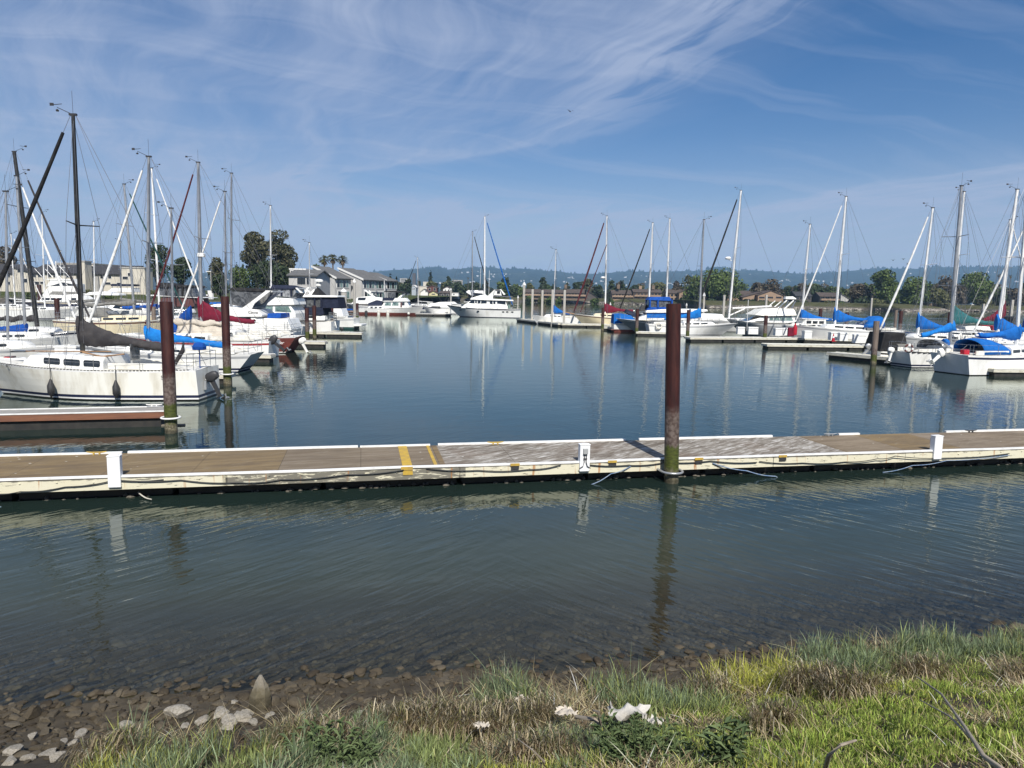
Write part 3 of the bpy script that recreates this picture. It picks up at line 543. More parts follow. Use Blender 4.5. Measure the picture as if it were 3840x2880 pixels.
# ------------------------------------------------------------------ boat building kit
class Hull:
    def __init__(s, L, B, F, bow=1.0, stern=.25, sheer=.28, tr=.7, fl=.93, p=2.2, mid=.45, draft=.4):
        s.L, s.B, s.F, s.bow, s.stern, s.sheer, s.tr, s.fl, s.p, s.mid, s.draft = L, B, F, bow, stern, sheer, tr, fl, p, mid, draft
    def hb(s, t):
        if t < s.mid: b = s.tr + (1 - s.tr) * math.sin(math.pi / 2 * t / s.mid)
        else: u = (t - s.mid) / (1 - s.mid); b = 1 - u ** s.p
        return max(b * s.B / 2, .02)
    def zs(s, t): return s.F * (1 + s.sheer * ((t - .3) / .7) ** 2) if t > .3 else s.F * (1 + .05 * ((.3 - t) / .3) ** 2)
    def w(s, t, z):
        b = s.hb(t); zs = s.zs(t); q = z / zs
        bw = b * (s.fl - (s.fl * .45) * max(0, (t - .5) / .5) ** 1.5)
        if z >= 0: return bw + (b - bw) * q ** 1.1
        return bw * max(0.02, 1 - (-z / s.draft) ** 1.6)
    def x(s, t, z):
        zs = s.zs(t); q = min(1, max(-.4, z / zs)); xb = s.L / 2 - s.bow * (1 - q); xa = -s.L / 2 + s.stern * ((1 - q) if s.stern > 0 else (q)) * (1 if s.stern > 0 else -1)
        return xa + t * (xb - xa)
    def t_at(s, x): return min(1, max(0, (x + s.L / 2) / s.L))
    def build(s, parent, top='white', stripe=None, boot='navy', bottom='blue_bottom', rail='white', n=19, boot_h=(.10, .20), gap=True, stripe_h=(.10, .22)):
        b = MB(); mats = [top, stripe or top, boot, bottom, rail, 'white']
        ts = [i / (n - 1) for i in range(n)]; rows = []; bands = []
        lv = [(lambda z: z), (lambda z: z - .05), (lambda z: z - stripe_h[0]), (lambda z: z - stripe_h[1]), (lambda z: z * .62), (lambda z: z * .40), (lambda z: boot_h[1]), (lambda z: boot_h[0]), (lambda z: .045), (lambda z: -.06), (lambda z: -s.draft * .6), (lambda z: -s.draft)]
        band = [4, 0, 1, 0, 0, 0, 2, 5 if gap else 3, 3, 3, 3]
        P = [[(s.x(t, f(s.zs(t))), s.w(t, f(s.zs(t))), f(s.zs(t))) for f in lv] for t in ts]; k = len(lv)
        for sg in (1, -1):
            for j in range(k - 1):
                vs = []
                for i in range(n):
                    for q in (j, j + 1): x, y, z = P[i][q]; vs.append((x, sg * y, z))
                b.add(vs, [(2 * i, 2 * i + 1, 2 * i + 3, 2 * i + 2) for i in range(n - 1)], band[j])
        for j in range(k - 1):       # transom
            a, c = P[0][j], P[0][j + 1]; b.add([a, c, (c[0], -c[1], c[2]), (a[0], -a[1], a[2])], [(0, 1, 2, 3)], 0 if band[j] not in (2, 3) else band[j])
        h = b.build('hull', mats, parent, 40); return h
    def deck(s, parent, m='deck_white', n=19, name='deck'):
        b = MB(); vs = []
        for i in range(n):
            t = i / (n - 1); z = s.zs(t) - .025; w = s.w(t, s.zs(t)) - .03; x = s.x(t, s.zs(t))
            if w < .03: w = .015
            vs += [(x, -w, z), (x, 0, z + .05 * w), (x, w, z)]
        b.add(vs, [(3 * i + k, 3 * i + k + 1, 3 * i + k + 4, 3 * i + k + 3) for i in range(n - 1) for k in (0, 1)])
        return b.build(name, m, parent, 50)
    def rails(s, parent, h=.58, x0=-.46, x1=.42, n=6, bowrail=True, sternrail=True, r=.011, m='rail_steel'):
        b = MB(); 
        def P(x, sg, z): t = s.t_at(x); return (x, sg * (s.hb(t) - .06), s.zs(t) + z)
        xs = [s.L * (x0 + (x1 - x0) * i / (n - 1)) for i in range(n)]
        for sg in (1, -1):
            for x in xs: b.tube([P(x, sg, 0), P(x, sg, h)], r, 5)
            for hh in (h, h * .5): b.tube([P(x, sg, hh) for x in xs], r * .5, 4)
        if bowrail:
            pts = [P(xs[-1], 1, h), (s.L * .485, .10, s.zs(1) + h * 1.05), (s.L * .485, -.10, s.zs(1) + h * 1.05), P(xs[-1], -1, h)]
            b.tube(pts, r * 1.15, 6); b.tube([P(s.L * .45, 1, 0), (s.L * .47, .12, s.zs(1) + h)], r, 5); b.tube([P(s.L * .45, -1, 0), (s.L * .47, -.12, s.zs(1) + h)], r, 5)
        if sternrail:
            for hh in (h, h * .5): b.tube([P(xs[0], 1, hh), P(-s.L * .485, 1, hh), P(-s.L * .485, -1, hh), P(xs[0], -1, hh)], r * 1.1, 6)
            for sg in (1, -1): b.tube([P(-s.L * .485, sg, 0), P(-s.L * .485, sg, h)], r, 5)
        return b.build('guard_rail', m, parent, 60)
def trunk(parent, H, xa, xf, wa, wf, h, mname='white', name='cabin', slope=.35, nose=.55):
    """cabin trunk lofted along x; returns (side width function, base z function)"""
    b = MB(); rings = []
    st = [(xa, h * .92), (xa + .02, h), (xa + (xf - xa) * .5, h * .97), (xf - slope, h * .80), (xf - slope * .35, h * .42), (xf, .02)]
    def W(x): return wa + (wf - wa) * (x - xa) / (xf - xa)
    for x, hh in st:
        z0 = H.zs(H.t_at(x)) - .04; wv = W(x) * (1 if x < xf - .01 else .7)
        rings.append([(x, -wv, z0), (x, -wv * .95, z0 + hh * .78), (x, -wv * .80, z0 + hh * .98), (x, 0, z0 + hh * 1.06), (x, wv * .80, z0 + hh * .98), (x, wv * .95, z0 + hh * .78), (x, wv, z0)])
    b.loft(rings, True, True); b.build(name, mname, parent, 35)
    return W, (lambda x: H.zs(H.t_at(x)) - .04)
def side_windows(parent, W, Z, spans, z0, z1, h, m='glass', frame=None):
    for xa, xb in spans:
        for sg in (1, -1):
            b = MB(); o = .012
            def pt(x, z): return W(x) * (1 - .05 * z / (h * .78)) + .0
            a = [(xa, z0), (xb, z0), (xb, z1), (xa, z1)]
            c = .04; poly = [(xa + c, z0), (xb - c, z0), (xb, z0 + c), (xb, z1 - c), (xb - c, z1), (xa + c, z1), (xa, z1 - c), (xa, z0 + c)]
            vin = [(x, sg * (pt(x, z) - .03), Z(x) + z) for x, z in poly]; vout = [(x, sg * (pt(x, z) + o), Z(x) + z) for x, z in poly]
            b.loft([vin, vout]); b.build('window', m, parent)
def outboard(parent, x, z, m='dark_fitting', tilt=.3, y=0.0, s=1.0):
    ca, sa = math.cos(tilt), math.sin(tilt)
    def T(px, pz, py=0): return (x + s * (px * ca - pz * -sa) , y + s * py, z + s * (pz * ca - px * sa))
    b = MB(); rings = []
    for pz, hx, hy, ox in ((-.04, .11, .08, -.02), (.01, .23, .105, -.05), (.15, .245, .11, -.06), (.24, .20, .10, -.05), (.285, .12, .06, -.03)):
        sq = lambda q: math.copysign(abs(q) ** .6, q)
        rings.append([T(ox - .06 + hx * sq(math.cos(a * .5236)), pz, hy * sq(math.sin(a * .5236))) for a in range(12)])
    b.loft(rings); o = b.build('outboard_motor', m, parent, 50)
    b = MB(); b.loft([[T(-.12, -.02, -.05), T(.02, -.02, -.05), T(.02, -.02, .05), T(-.12, -.02, .05)], [T(-.10, -.65, -.03), T(.02, -.65, -.03), T(.02, -.65, .03), T(-.10, -.65, .03)]])
    b.add([T(-.22, -.62, -.12), T(.05, -.62, -.12), T(.05, -.62, .12), T(-.22, -.62, .12), T(-.22, -.64, -.12), T(.05, -.64, -.12), T(.05, -.64, .12), T(-.22, -.64, .12)], [(0, 1, 2, 3), (7, 6, 5, 4), (0, 4, 5, 1), (1, 5, 6, 2), (2, 6, 7, 3), (3, 7, 4, 0)])
    b.loft([[T(-.2, -.74 + .05 * math.cos(k), .05 * math.sin(k)) for k in (0, 1.57, 3.14, 4.71)], [T(.08, -.74 + .03 * math.cos(k), .03 * math.sin(k)) for k in (0, 1.57, 3.14, 4.71)]])
    b.build('drive_leg', m, o)
    b = MB()
    for k in range(3):
        a = k * 2.09; b.tube([T(-.22, -.74, 0), T(-.24, -.74 + .12 * math.cos(a), .12 * math.sin(a))], [.02, .05], 5)
    b.build('propeller', 'alu', o); return o
def fabric_tube(parent, name, m, s0, s1, hfun, wfun, zbot, n=22, seed=0):
    """cover draped along a boom: from s0 to s1 (x) with top height hfun(q) and bottom zbot(q)"""
    rings = []; rr = random.Random(seed)
    for i in range(n):
        q = i / (n - 1); x = s0 + (s1 - s0) * q; zt = hfun(q); zb = zbot(q); w = wfun(q); zm = (zt + zb) / 2; hz = (zt - zb) / 2; ring = []
        jag = 1 + .06 * math.sin(i * 2.3 + seed) + rr.uniform(-.05, .05)
        for k in range(12):
            a = 6.28318 * k / 12; ca, sa = math.cos(a), math.sin(a)
            wz = w * (1 - .45 * max(0, sa)) * jag * (1 + .12 * math.sin(3 * a + i * 1.7)); ring.append((x + .03 * math.sin(i * 1.9 + k), wz * ca, zm + hz * (abs(sa) ** .8 if sa > 0 else -abs(sa) ** .9) + .018 * math.sin(i * 2.9 + k * 1.3)))
        rings.append(ring)
    b = MB(); b.loft(rings); return b.build(name, m, parent, 60)
def masthead(parent, mx, mz, s=1.0, m='dark_fitting', vane=True):
    b = MB(); b.box((mx, 0, mz + .04), (.26 * s, .10, .07)); b.tube([(mx, 0, mz + .05), (mx, 0, mz + .85 * s)], .007, 4)
    if vane:
        b.tube([(mx + .05, 0, mz + .06), (mx + .55 * s, 0, mz + .28 * s)], .012, 4); b.tube([(mx + .38 * s, .0, mz + .40 * s), (mx + .78 * s, 0, mz + .36 * s)], .012, 4)
        b.box((mx + .74 * s, 0, mz + .38 * s), (.14 * s, .015, .10 * s)); b.lathe((mx + .55 * s, 0, mz + .14 * s), [(.05, 0), (.06, .04), (.02, .08)], 6)
    return b.build('wind_vane', m, parent)
def dodger(parent, m, x0, x1, w, z, h, win=True, name='dodger'):
    b = MB(); rings = []
    for q, hh in ((0, .04), (.3, .62), (.62, .98), (1, 1.0)):
        x = x0 + (x1 - x0) * q; rings.append([(x, w * (1 - .06 * q * 0) * math.cos(a * math.pi / 12) * (1 if hh > .1 else .96), z + h * hh * math.sin(a * math.pi / 12) ** .55) for a in range(13)])
    b.loft(rings, False, False); o = b.build(name, m, parent, 60)
    sm = o.modifiers.new('thickness', 'SOLIDIFY'); sm.thickness = .015
    if win:
        b = MB(); pts = []
        for q, hh in ((.1, .27), (.28, .60)):
            x = x0 + (x1 - x0) * q; pts.append([(x - .03 * (1 if x1 < x0 else -1) * -1, w * .7 * (k - 2) / 2, z + h * hh + .03) for k in range(5)])
        b.loft(pts, False, False); b.build('window', 'vinyl', parent)
    return o
def fender(x, y, z, label, h=.55, r=.11, m='rubber', rope=.5, group=None, ball=False):
    o = thing('fender', label, 'fender', (x, y, z), 0, group); b = MB()
    if ball: b.lathe((0, 0, 0), [(.02, -r), (r * .7, -r * .7), (r, 0), (r * .7, r * .7), (.03, r), (.03, r * 1.25)], 12)
    else: b.lathe((0, 0, 0), [(.03, -h / 2 - .06), (.05, -h / 2), (r, -h / 2 + .10), (r * 1.02, 0), (r, h / 2 - .14), (.06, h / 2), (.03, h / 2 + .09)], 12)
    b.build('fender_body', m, o, 50); b = MB(); b.tube([(0, 0, (r if ball else h / 2 + .06)), (0, .02, h / 2 + rope)], .012, 5); b.build('rope', 'pale_rope' if m != 'rubber' else 'dark_fitting', o); return o
def text_part(txt, size, parent, loc, rot, m, ext=.004, shear=0):
    c = bpy.data.curves.new('lettering', 'FONT'); c.body = txt; c.size = size; c.extrude = ext; c.shear = shear; c.align_x = 'CENTER'
    o = bpy.data.objects.new('lettering', c); COL.objects.link(o); me = bpy.data.meshes.new_from_object(o.evaluated_get(bpy.context.evaluated_depsgraph_get()))
    COL.objects.unlink(o); bpy.data.objects.remove(o); me.materials.clear(); me.materials.append(M[m]); q = bpy.data.objects.new('lettering', me); COL.objects.link(q); q.parent = parent; q.location = loc; q.rotation_euler = rot; return q
def sailboat(label, um, D, dr, L, top, hull=('white', None, 'navy', 'blue_bottom'), mast='alu', cover=None, jib=None, boom=None, F=.95, B=None, mf=.42, cab=True, cabh=.42, dodg=None, rz=0.0, mr=None, spread=1, jibtop=.93, rails=True, bow=None, stern=.25, mbase_z=None, wins=3, vane=True, deckm='deck_white', jr=.075, zbase=None, covw=.17, rake=None, tr=.66, sail_lump=None):
    """um: mast foot column in the photo, D metres ahead; dr +1 bow to the right, -1 to the left"""
    B = B or L * .32; xm = L * (.5 - mf); yaw = (0 if dr > 0 else math.pi) + rz
    mx = PD(um, 1150, D).x; loc = (mx - xm * math.cos(yaw), D - xm * math.sin(yaw), 0)
    o = thing('sailboat', label, 'sailboat', loc, yaw); H = Hull(L, B, F, bow if bow is not None else L * .12, stern, .30, tr)
    H.build(o, *hull, rail='trim_white'); H.deck(o, deckm); zd = H.zs(H.t_at(xm))
    if cab:
        xa, xf = -L * .12, L * .24; W, Z = trunk(o, H, xa, xf, B * .34, B * .20, cabh, 'white' if hull[0] != 'cream_hull' else 'cream_hull')
        sp = [(xa + .12 + i * (xf - xa - .9) / wins, xa + .12 + (i + .82) * (xf - xa - .9) / wins) for i in range(wins)]
        side_windows(o, W, Z, sp, cabh * (.26 if D < 30 else .32), cabh * (.72 if D < 30 else .66), cabh)
        b = MB()                                                   # cockpit coamings and wheel post
        for sg in (1, -1): b.box((-L * .27, sg * B * .30, zd + .10), (L * .27, .09, .24), 0)
        b.box((-L * .27, 0, zd + .02), (L * .26, B * .5, .06)); b.build('cockpit', 'deck_white', o, None, None, .02)
    tp = PD(top[0], top[1], D); mz = tp.z; tx = xm + (rake if rake is not None else (tp.x - mx) * (1 if dr > 0 else -1))
    r = mr or L * .0088; zb = zd + (cabh * .9 if cab else .0)
    b = MB(); b.tube([(xm, 0, zb - .3), (xm + (tx - xm) * .5, 0, zb + (mz - zb) * .5), (tx, 0, mz)], [r, r, r * .72], 10); b.build('mast', mast, o, 50)
    masthead(o, tx, mz, 1.0, vane=vane)
    if mz - zb > 4:
        b = MB(); wb = MB(); wr = .007 + .00005 * D
        fr = [.55] if spread == 1 else [.38, .69]
        tips = []
        for q in fr:
            x = xm + (tx - xm) * q; z = zb + (mz - zb) * q; l = B * .36
            for sg in (1, -1): b.tube([(x, 0, z), (x - .22, sg * l, z + .06)], [.028, .02], 6); tips.append((x - .22, sg * l, z + .06, sg))
        b.build('spreader', mast if mast != 'white_mast' else 'white_mast', o)
        for sg in (1, -1):
            t0 = H.t_at(xm - .15); cp = (xm - .15, sg * (H.hb(t0) - .05), H.zs(t0))
            pts = [cp] + [(q[0], q[1], q[2]) for q in tips if q[3] == sg] + [(tx, 0, mz - .1)]; wb.tube(pts, wr, 4)
            wb.tube([cp, (xm + (tx - xm) * fr[0], 0, zb + (mz - zb) * fr[0])], wr, 4)
            wb.tube([(xm + L * .06, cp[1] * .95, cp[2]), (xm + (tx - xm) * fr[0], 0, zb + (mz - zb) * fr[0])], wr, 4)
        wb.tube([(-L * .49, 0, H.zs(0) + .05), (tx - .1, 0, mz)], wr, 4); wb.tube([(L * .49, 0, H.zs(1) + .05), (tx + .1, 0, mz)], wr, 4)
        wb.tube([(tx - .06, r * 1.2, mz - .2), (xm - r * 1.6, r * 1.6, zb + .4)], wr, 4)
        wb.build('rigging', 'wire', o)
    if jib:
        a = Vector((L * .485, 0, H.zs(1) + .35)); e = Vector((tx + .12, 0, mz)); n = 14; pts = []; rs = []
        for i in range(n): q = i / (n - 1) * jibtop; pts.append(a.lerp(e, q) + Vector((-.05 * math.sin(q * 3.1) * 1.5, 0, 0))); rs.append(jr * (.75 + .5 * math.sin(min(1, q * 3) * 1.57) - .65 * q) * (1 + .06 * math.sin(i * 2.2)))
        b = MB(); b.tube(pts, rs, 8); b.build('furled_jib', jib, o, 60)
        b = MB(); b.lathe((a.x, 0, a.z - .22), [(.06, 0), (.13, .03), (.06, .08), (.13, .13), (.06, .17)], 10); b.build('furler_drum', 'dark_fitting', o)
    if boom:
        l, z0, z1, pk = boom; b = MB(); b.tube([(xm - r, 0, z0), (xm - l, 0, z1)], .055, 8); b.build('boom', mast, o, 50)
        if cover:
            fabric_tube(o, 'sail_cover', cover, xm + r * 1.3, xm - l * .97, lambda q: (z0 + (z1 - z0) * q) + .16 + (pk - z0 - .16) * (1 - q) ** 2.3 if q > .06 else pk - .02 * q, lambda q: covw * (1 - .35 * q) * (1 - .25 * (1 - q) ** 3), lambda q: (z0 + (z1 - z0) * q) - .10 - .06 * math.sin(q * 9), 24, int(D))
            b = MB(); b.tube([(xm - l, 0, z1), (xm - l - .12, 0, z1)], .06, 8); b.build('boom_end', 'white_mast', o)
        elif sail_lump:
            fabric_tube(o, 'flaked_sail', sail_lump, xm - .1, xm - l * .95, lambda q: z0 + (z1 - z0) * q + .22 + .06 * math.sin(q * 21), lambda q: .17 + .05 * math.sin(q * 17), lambda q: z0 + (z1 - z0) * q - .12 - .07 * math.sin(q * 14), 30, 3)
        b = MB(); b.tube([(xm - l * .95, 0, z1), (-L * .40, 0, zd + .2)], .008, 4); b.tube([(xm - l, 0, z1), (tx - .1, 0, mz)], .006, 4); b.build('sheet', 'wire', o)
    if dodg: dodger(o, dodg, -L * .07, -L * .20, B * .33, zd + cabh * .6, .75)
    if rails: H.rails(o)
    return o, H, xm
# ------------------------------------------------------------------ motor boats from their side view
class Motor:
    def __init__(s, name, label, cat, D, ub, us, vdeck=None, F=1.2, B=None, bow=1.1, hull=('white', None, 'navy', 'blue_bottom'), rz=0.0, sheer=.35, tr=.88, group=None, draft=.5, stern=.05, deckm='deck_white', boot=(.05, .12), fl=.88):
        s.D = D; xb, xs = PD(ub, 1150, D).x, PD(us, 1150, D).x; s.dr = 1 if xb > xs else -1; s.L = abs(xb - xs); s.cx = (xb + xs) / 2; s.B = B or s.L * .33
        s.o = thing(name, label, cat, (s.cx, D, 0), (0 if s.dr > 0 else math.pi) + rz, group); s.rz = rz
        s.H = Hull(s.L, s.B, F, bow, stern, sheer, tr, fl, 2.6, .5, draft); s.H.build(s.o, *hull, boot_h=boot, gap=False, rail='trim_white'); s.H.deck(s.o, deckm)
        s.w = lambda z: 1.0
    def c(s, pts):
        r = []
        for u, v in pts:
            p = PD(u, v, s.D - s.B * .3); px = PD(u, v, s.D - s.B * .3).x * 1.0; r.append(((px * s.D / (s.D - s.B * .3) * .0 + px - s.cx) * s.dr, p.z))
        return r
    def house(s, name, m, pts, wlo, whi, round_=0):
        P = s.c(pts); z0 = min(z for x, z in P); z1 = max(z for x, z in P); s.w = lambda z: wlo + (whi - wlo) * min(1, max(0, (z - z0) / (z1 - z0 + 1e-6))); s.P = P
        b = MB(); b.prism(P, s.w); return b.build(name, m, s.o, None, None, .04)
    def win(s, pts, m='glass', name='window', off=.012):
        P = s.c(pts)
        for sg in (1, -1):
            b = MB(); b.loft([[(x, sg * (s.w(z) - .03), z) for x, z in P], [(x, sg * (s.w(z) + off), z) for x, z in P]]); b.build(name, m, s.o)
    def front(s, i, j, m='glass', a=.15, e=.85, k=.86, n=3):
        p, q = Vector((s.P[i][0], 0, s.P[i][1])), Vector((s.P[j][0], 0, s.P[j][1])); d = (q - p).normalized(); nn = Vector((d.z, 0, -d.x)); nn = nn if nn.x > 0 else -nn
        for c in range(n):
            b = MB(); ya, yb = -1 + 2 * (c + .04) / n, -1 + 2 * (c + .96) / n; V = []
            for tt in (a, e):
                r = p.lerp(q, tt); w = s.w(r.z) * k
                for y in (ya, yb): V.append((r + nn * .02).to_tuple()[:1] + (y * w, (r + nn * .02).z)); 
            V2 = [(x - nn.x * .04, y, z - nn.z * .04) for x, y, z in V]
            b.add(V + V2, [(0, 1, 3, 2), (4, 6, 7, 5), (0, 4, 5, 1), (1, 5, 7, 3), (3, 7, 6, 2), (2, 6, 4, 0)]); b.build('windscreen', m, s.o)
    def tube(s, name, m, pts, r=.03, ys=(0,), n=6):
        P = s.c(pts); b = MB()
        for y in ys: b.tube([(x, y, z) for x, z in P], r, n)
        return b.build(name, m, s.o, 60)
    def arch(s, m, pts, w, th=.12, top=True, name='radar_arch'):
        P = s.c(pts); b = MB()
        for sg in (1, -1): b.prism(P, th / 2, 0, 'y', sg * w)
        zt = max(z for x, z in P); xs = [x for x, z in P if z > zt - .25]; b.box((sum(xs) / len(xs), 0, zt - .06), (max(xs) - min(xs) + .1, 2 * w - .13, .12)); return b.build(name, m, s.o)
    def dome(s, u, v, r=.28, m='white'):
        (x, z), = s.c([(u, v)]); b = MB(); b.lathe((x, 0, z), [(r * .7, -.12), (r, -.06), (r, .08), (r * .6, .16), (.04, .18)], 12); b.tube([(x, 0, z - .5), (x, 0, z - .1)], .04, 6); return b.build('radar_dome', m, s.o, 40)
    def rails(s, **k): return s.H.rails(s.o, **k)
# ------------------------------------------------------------------ piles, docks
def pile(u, vtop, D, dia, kind='pile_rust', label='', cap=False, cat='piling', lean=0.0, group=None, square=False):
    p = PD(u, 1200, D); zt = PD(u, vtop, D).z; o = thing('dock_piling', label, cat, (p.x, D, 0), 0, group); b = MB(); r = dia / 2 * (.48 if square else 1)
    n = 20 if dia > .25 and D < 40 else 12
    prof = [(r, -2.4), (r, zt - .01), (r * .985, zt)] if not cap else [(r, -2.4), (r, zt)]
    b.lathe((0, 0, 0), prof, n if not square else 4); sh = b.build('shaft', kind, o, 30); sh.rotation_euler = (0, lean, 0 if not square else .785)
    if cap: b = MB(); b.lathe((0, 0, zt), [(r * 1.12, 0), (r * 1.12, .12), (.03, .55 if D > 60 else .3)], 12 if not square else 4); c = b.build('cap', 'trim_white', o, 20)
    elif D < 40: b = MB(); b.lathe((0, 0, zt), [(r * .93, .002), (r * .93, .006), (.01, .008)], n); b.build('top_plate', kind, o)
    return o
def finger(label, x0, y0, x1, y1, width, deckm='dock_grey', fascia='dock_pale', zt=.42, fh=.16, cleats=0, group=None, foam=True):
    d = Vector((x1 - x0, y1 - y0)); L = d.length; a = math.atan2(d.y, d.x); o = thing('dock_finger', label, 'dock', ((x0 + x1) / 2, (y0 + y1) / 2, 0), a, group)
    b = MB(); b.box((0, 0, zt - .02), (L, width - .08, .04)); b.build('deck', deckm, o)
    b = MB(); b.box((0, -width / 2 + .02, zt - fh / 2 - .025), (L + .04, .05, fh)); b.box((0, width / 2 - .02, zt - fh / 2 - .025), (L + .04, .05, fh)); b.box((L / 2, 0, zt - fh / 2 - .03), (.05, width, fh - .02)); b.box((-L / 2, 0, zt - fh / 2 - .03), (.05, width, fh - .02)); b.build('fascia', fascia, o)
    b = MB(); 
    for sg in (1, -1): b.box((0, sg * (width / 2 - .03), zt + .005), (L, .07, .03))
    b.build('edge_trim', 'trim_white', o)
    b = MB(); n = max(1, int(L / 3))
    for i in range(n): b.box((-L / 2 + (i + .5) * L / n, 0, .07), (L / n - .22, width - .16, .34 - .02))
    b.build('float', 'dock_black', o)
    for i in range(cleats): cleat(o, -L / 2 + (i + .7) * L / (cleats + .3), width / 2 - .12, zt + .02)
    return o
def cleat(parent, x, y, z, m='alu', s=1.0, rot=0.0):
    b = MB(); ca, sa = math.cos(rot), math.sin(rot); R = lambda q: (x + q * ca, y + q * sa)
    for q in (-.04, .04): b.box((*R(q * s), z + .025), (.03, .03, .05))
    b.tube([(*R(-.14 * s), z + .07), (*R(-.07 * s), z + .055), (*R(.07 * s), z + .055), (*R(.14 * s), z + .07)], [.01, .016, .016, .01], 6); return b.build('cleat', m, parent)
def dock_box(x, y, z, rz, label, group='dock boxes and pedestals on the walkways', w=1.1, h=.62):
    o = thing('dock_box', label, 'dock box', (x, y, z), rz, group); b = MB(); b.box((0, 0, h * .42), (w, .6, h * .84), 0, 0, .95); b.build('box', 'trim_white', o)
    b = MB(); b.box((0, 0, h * .90), (w * 1.03, .64, h * .1)); b.box((0, 0, h * .97), (w * .95, .55, h * .06)); b.build('lid', 'white', o); return o
# ------------------------------------------------------------------ the long dock in the foreground
A0 = PZ(0, 1801, .45); A1 = PZ(3840, 1680, .45); dv = (A1 - A0); dv.z = 0; DANG = math.atan2(dv.y, dv.x); DL = dv.length
mid = (A0 + A1) / 2; ex = dv.normalized(); ey = Vector((-ex.y, ex.x, 0)); ZT = .45
dock = thing('floating_dock', 'long weathered floating dock with peeling cream fascia crossing the whole foreground', 'dock', (mid.x, mid.y, 0), DANG)
def DX(u, v, z=ZT): p = PZ(u, v, z) - mid; return p.dot(ex), p.dot(ey)
W2 = DX(1920, 1662)[1]; HL = DL / 2 + 5.5
b = MB(); b.box((0, W2 / 2, ZT - .025), (2 * HL, W2 - .06, .05)); b.build('deck', 'dock_deck', dock)
xs_ = [-HL, -7.4, DX(850, 1760)[0] - .02, DX(1720, 1740)[0], 4.4, 7.9, HL]
for i in range(6):
    b = MB(); x0, x1 = xs_[i] + .006, xs_[i + 1] - .006; b.box(((x0 + x1) / 2, -.022 + .004 * (i % 2), ZT - .135), (x1 - x0, .044, .215)); 
    q = x0 + .25
    while q < x1:
        b.lathe((q, -.045, ZT - .075 - .02 * ((int(q * 10)) % 2)), [(.018, 0), (.018, .012), (.004, .014)], 6); q += .62
    b.build('fascia_board', 'fascia_paint', dock)
b = MB(); b.box((0, W2 - .0, ZT - .12), (2 * HL, .044, .20)); b.build('fascia_board', 'fascia_paint', dock)
b = MB(); rr = random.Random(3)
xs2 = [-HL] + [x for x in np.arange(-HL + 1.9, HL - .5, 1.83)] + [HL]
zj = [rr.uniform(-.006, .012) for _ in xs2]
rings = [[(x, -.05, ZT + z - .012), (x, .035, ZT + z - .012), (x, .035, ZT + z + .022), (x, -.05, ZT + z + .022)] for x, z in zip(xs2, zj)]; b.loft(rings); b.build('edge_trim', 'trim_white', dock)
for u0, u1 in ((-300, 520), (520, 1345), (1348, 1610), (1640, 2362), (2430, 2960), (3270, 3330), (3745, 4100)):
    x0 = DX(u0, 1670)[0]; x1 = DX(u1, 1660)[0]; o_ = rr.uniform(-.01, .012); b = MB(); b.box(((x0 + x1) / 2, W2 - .02 + o_, ZT + .012 + rr.uniform(0, .012)), (x1 - x0 - .03, .075, .045)); b.build('edge_trim', 'trim_white', dock)
b = MB(); n = 12
for i in range(n): b.box((-HL + (i + .5) * 2 * HL / n, W2 / 2 + .05, .06), (2 * HL / n - .12, W2 - .42, .40))
b.build('float', 'dock_black', dock)
b = MB(); rw = random.Random(8)
for i in range(260):
    x = rw.uniform(-HL, HL); s = rw.uniform(.03, .09); b.lathe((x, .20 + rw.uniform(-.05, .03), rw.uniform(-.05, .03)), [(s * .4, -.02), (s, 0), (s * .5, .03), (.005, .045)], 5)
tag(b.build('weed_growth', 'barnacle', dock), kind='stuff')
for (u, v), wd in (((1515, 1700), .20), ((1615, 1700), .07)):
    x = DX(u, v)[0]; b = MB(); b.box((x, W2 / 2, ZT + .006), (wd, W2 - .1, .008)); 
    if wd > .1: b.box((x - .02, -.052, ZT - .01), (wd * 1.2, .02, .07)); b.box((x, -.05, ZT - .1), (wd, .016, .09))
    b.build('yellow_stripe', 'yellow_paint', dock)
for u in (1920, 2295, 2640, 2985):
    x = DX(u, 1730)[0]; b = MB(); b.box((x, -.058, ZT - .075), (.17, .03, .06)); b.build('fixing_plate', 'dark_fitting', dock); b = MB(); b.box((x, -.055, ZT + .0), (.2, .03, .05)); b.build('yellow_mark', 'yellow_paint', dock)
for u, v, m_ in ((362, 1707, 'yellow_paint'), (1856, 1666, 'yellow_paint'), (3130, 1641, 'alu'), (3660, 1627, 'dark_fitting')):
    x = DX(u, v)[0]; cleat(dock, x, W2 - .14, ZT + .005, m_, 1.4)
# hoop round the big pile
def hoop(parent, x, y, z, R, r=.035, m='alu', y1=0.0):
    b = MB(); pts = [(x - R, y1, z)]
    for k in range(13): a = math.pi + math.pi * k / 12; pts.append((x + R * math.cos(a), y + R * math.sin(a), z))
    pts.append((x + R, y1, z)); b.tube(pts, r, 8); return b.build('pile_hoop', m, parent, 60)
pcx, pcy = DX(2517, 1800, .2)
DP = PZ(2517, 1808, 0); PDIA = .312
o = thing('dock_piling', 'tall rust red steel pile standing alone at the foreground dock, mossy at its foot', 'piling', (DP.x, DP.y, 0)); zt = PD(2520, 1139, DP.y).z; b = MB(); r = PDIA / 2
b.lathe((0, 0, 0), [(r, -2.4), (r, zt * .5), (r, zt)], 28); b.build('shaft', 'pile_rust', o, 40)
b = MB(); b.lathe((0, 0, zt), [(r * .94, .001), (r * .94, .004), (.01, .006)], 24); b.build('top_plate', 'pile_rust', o)
o.rotation_euler = (0, math.atan2(PD(2526, 1139, DP.y).x - DP.x, zt), 0)
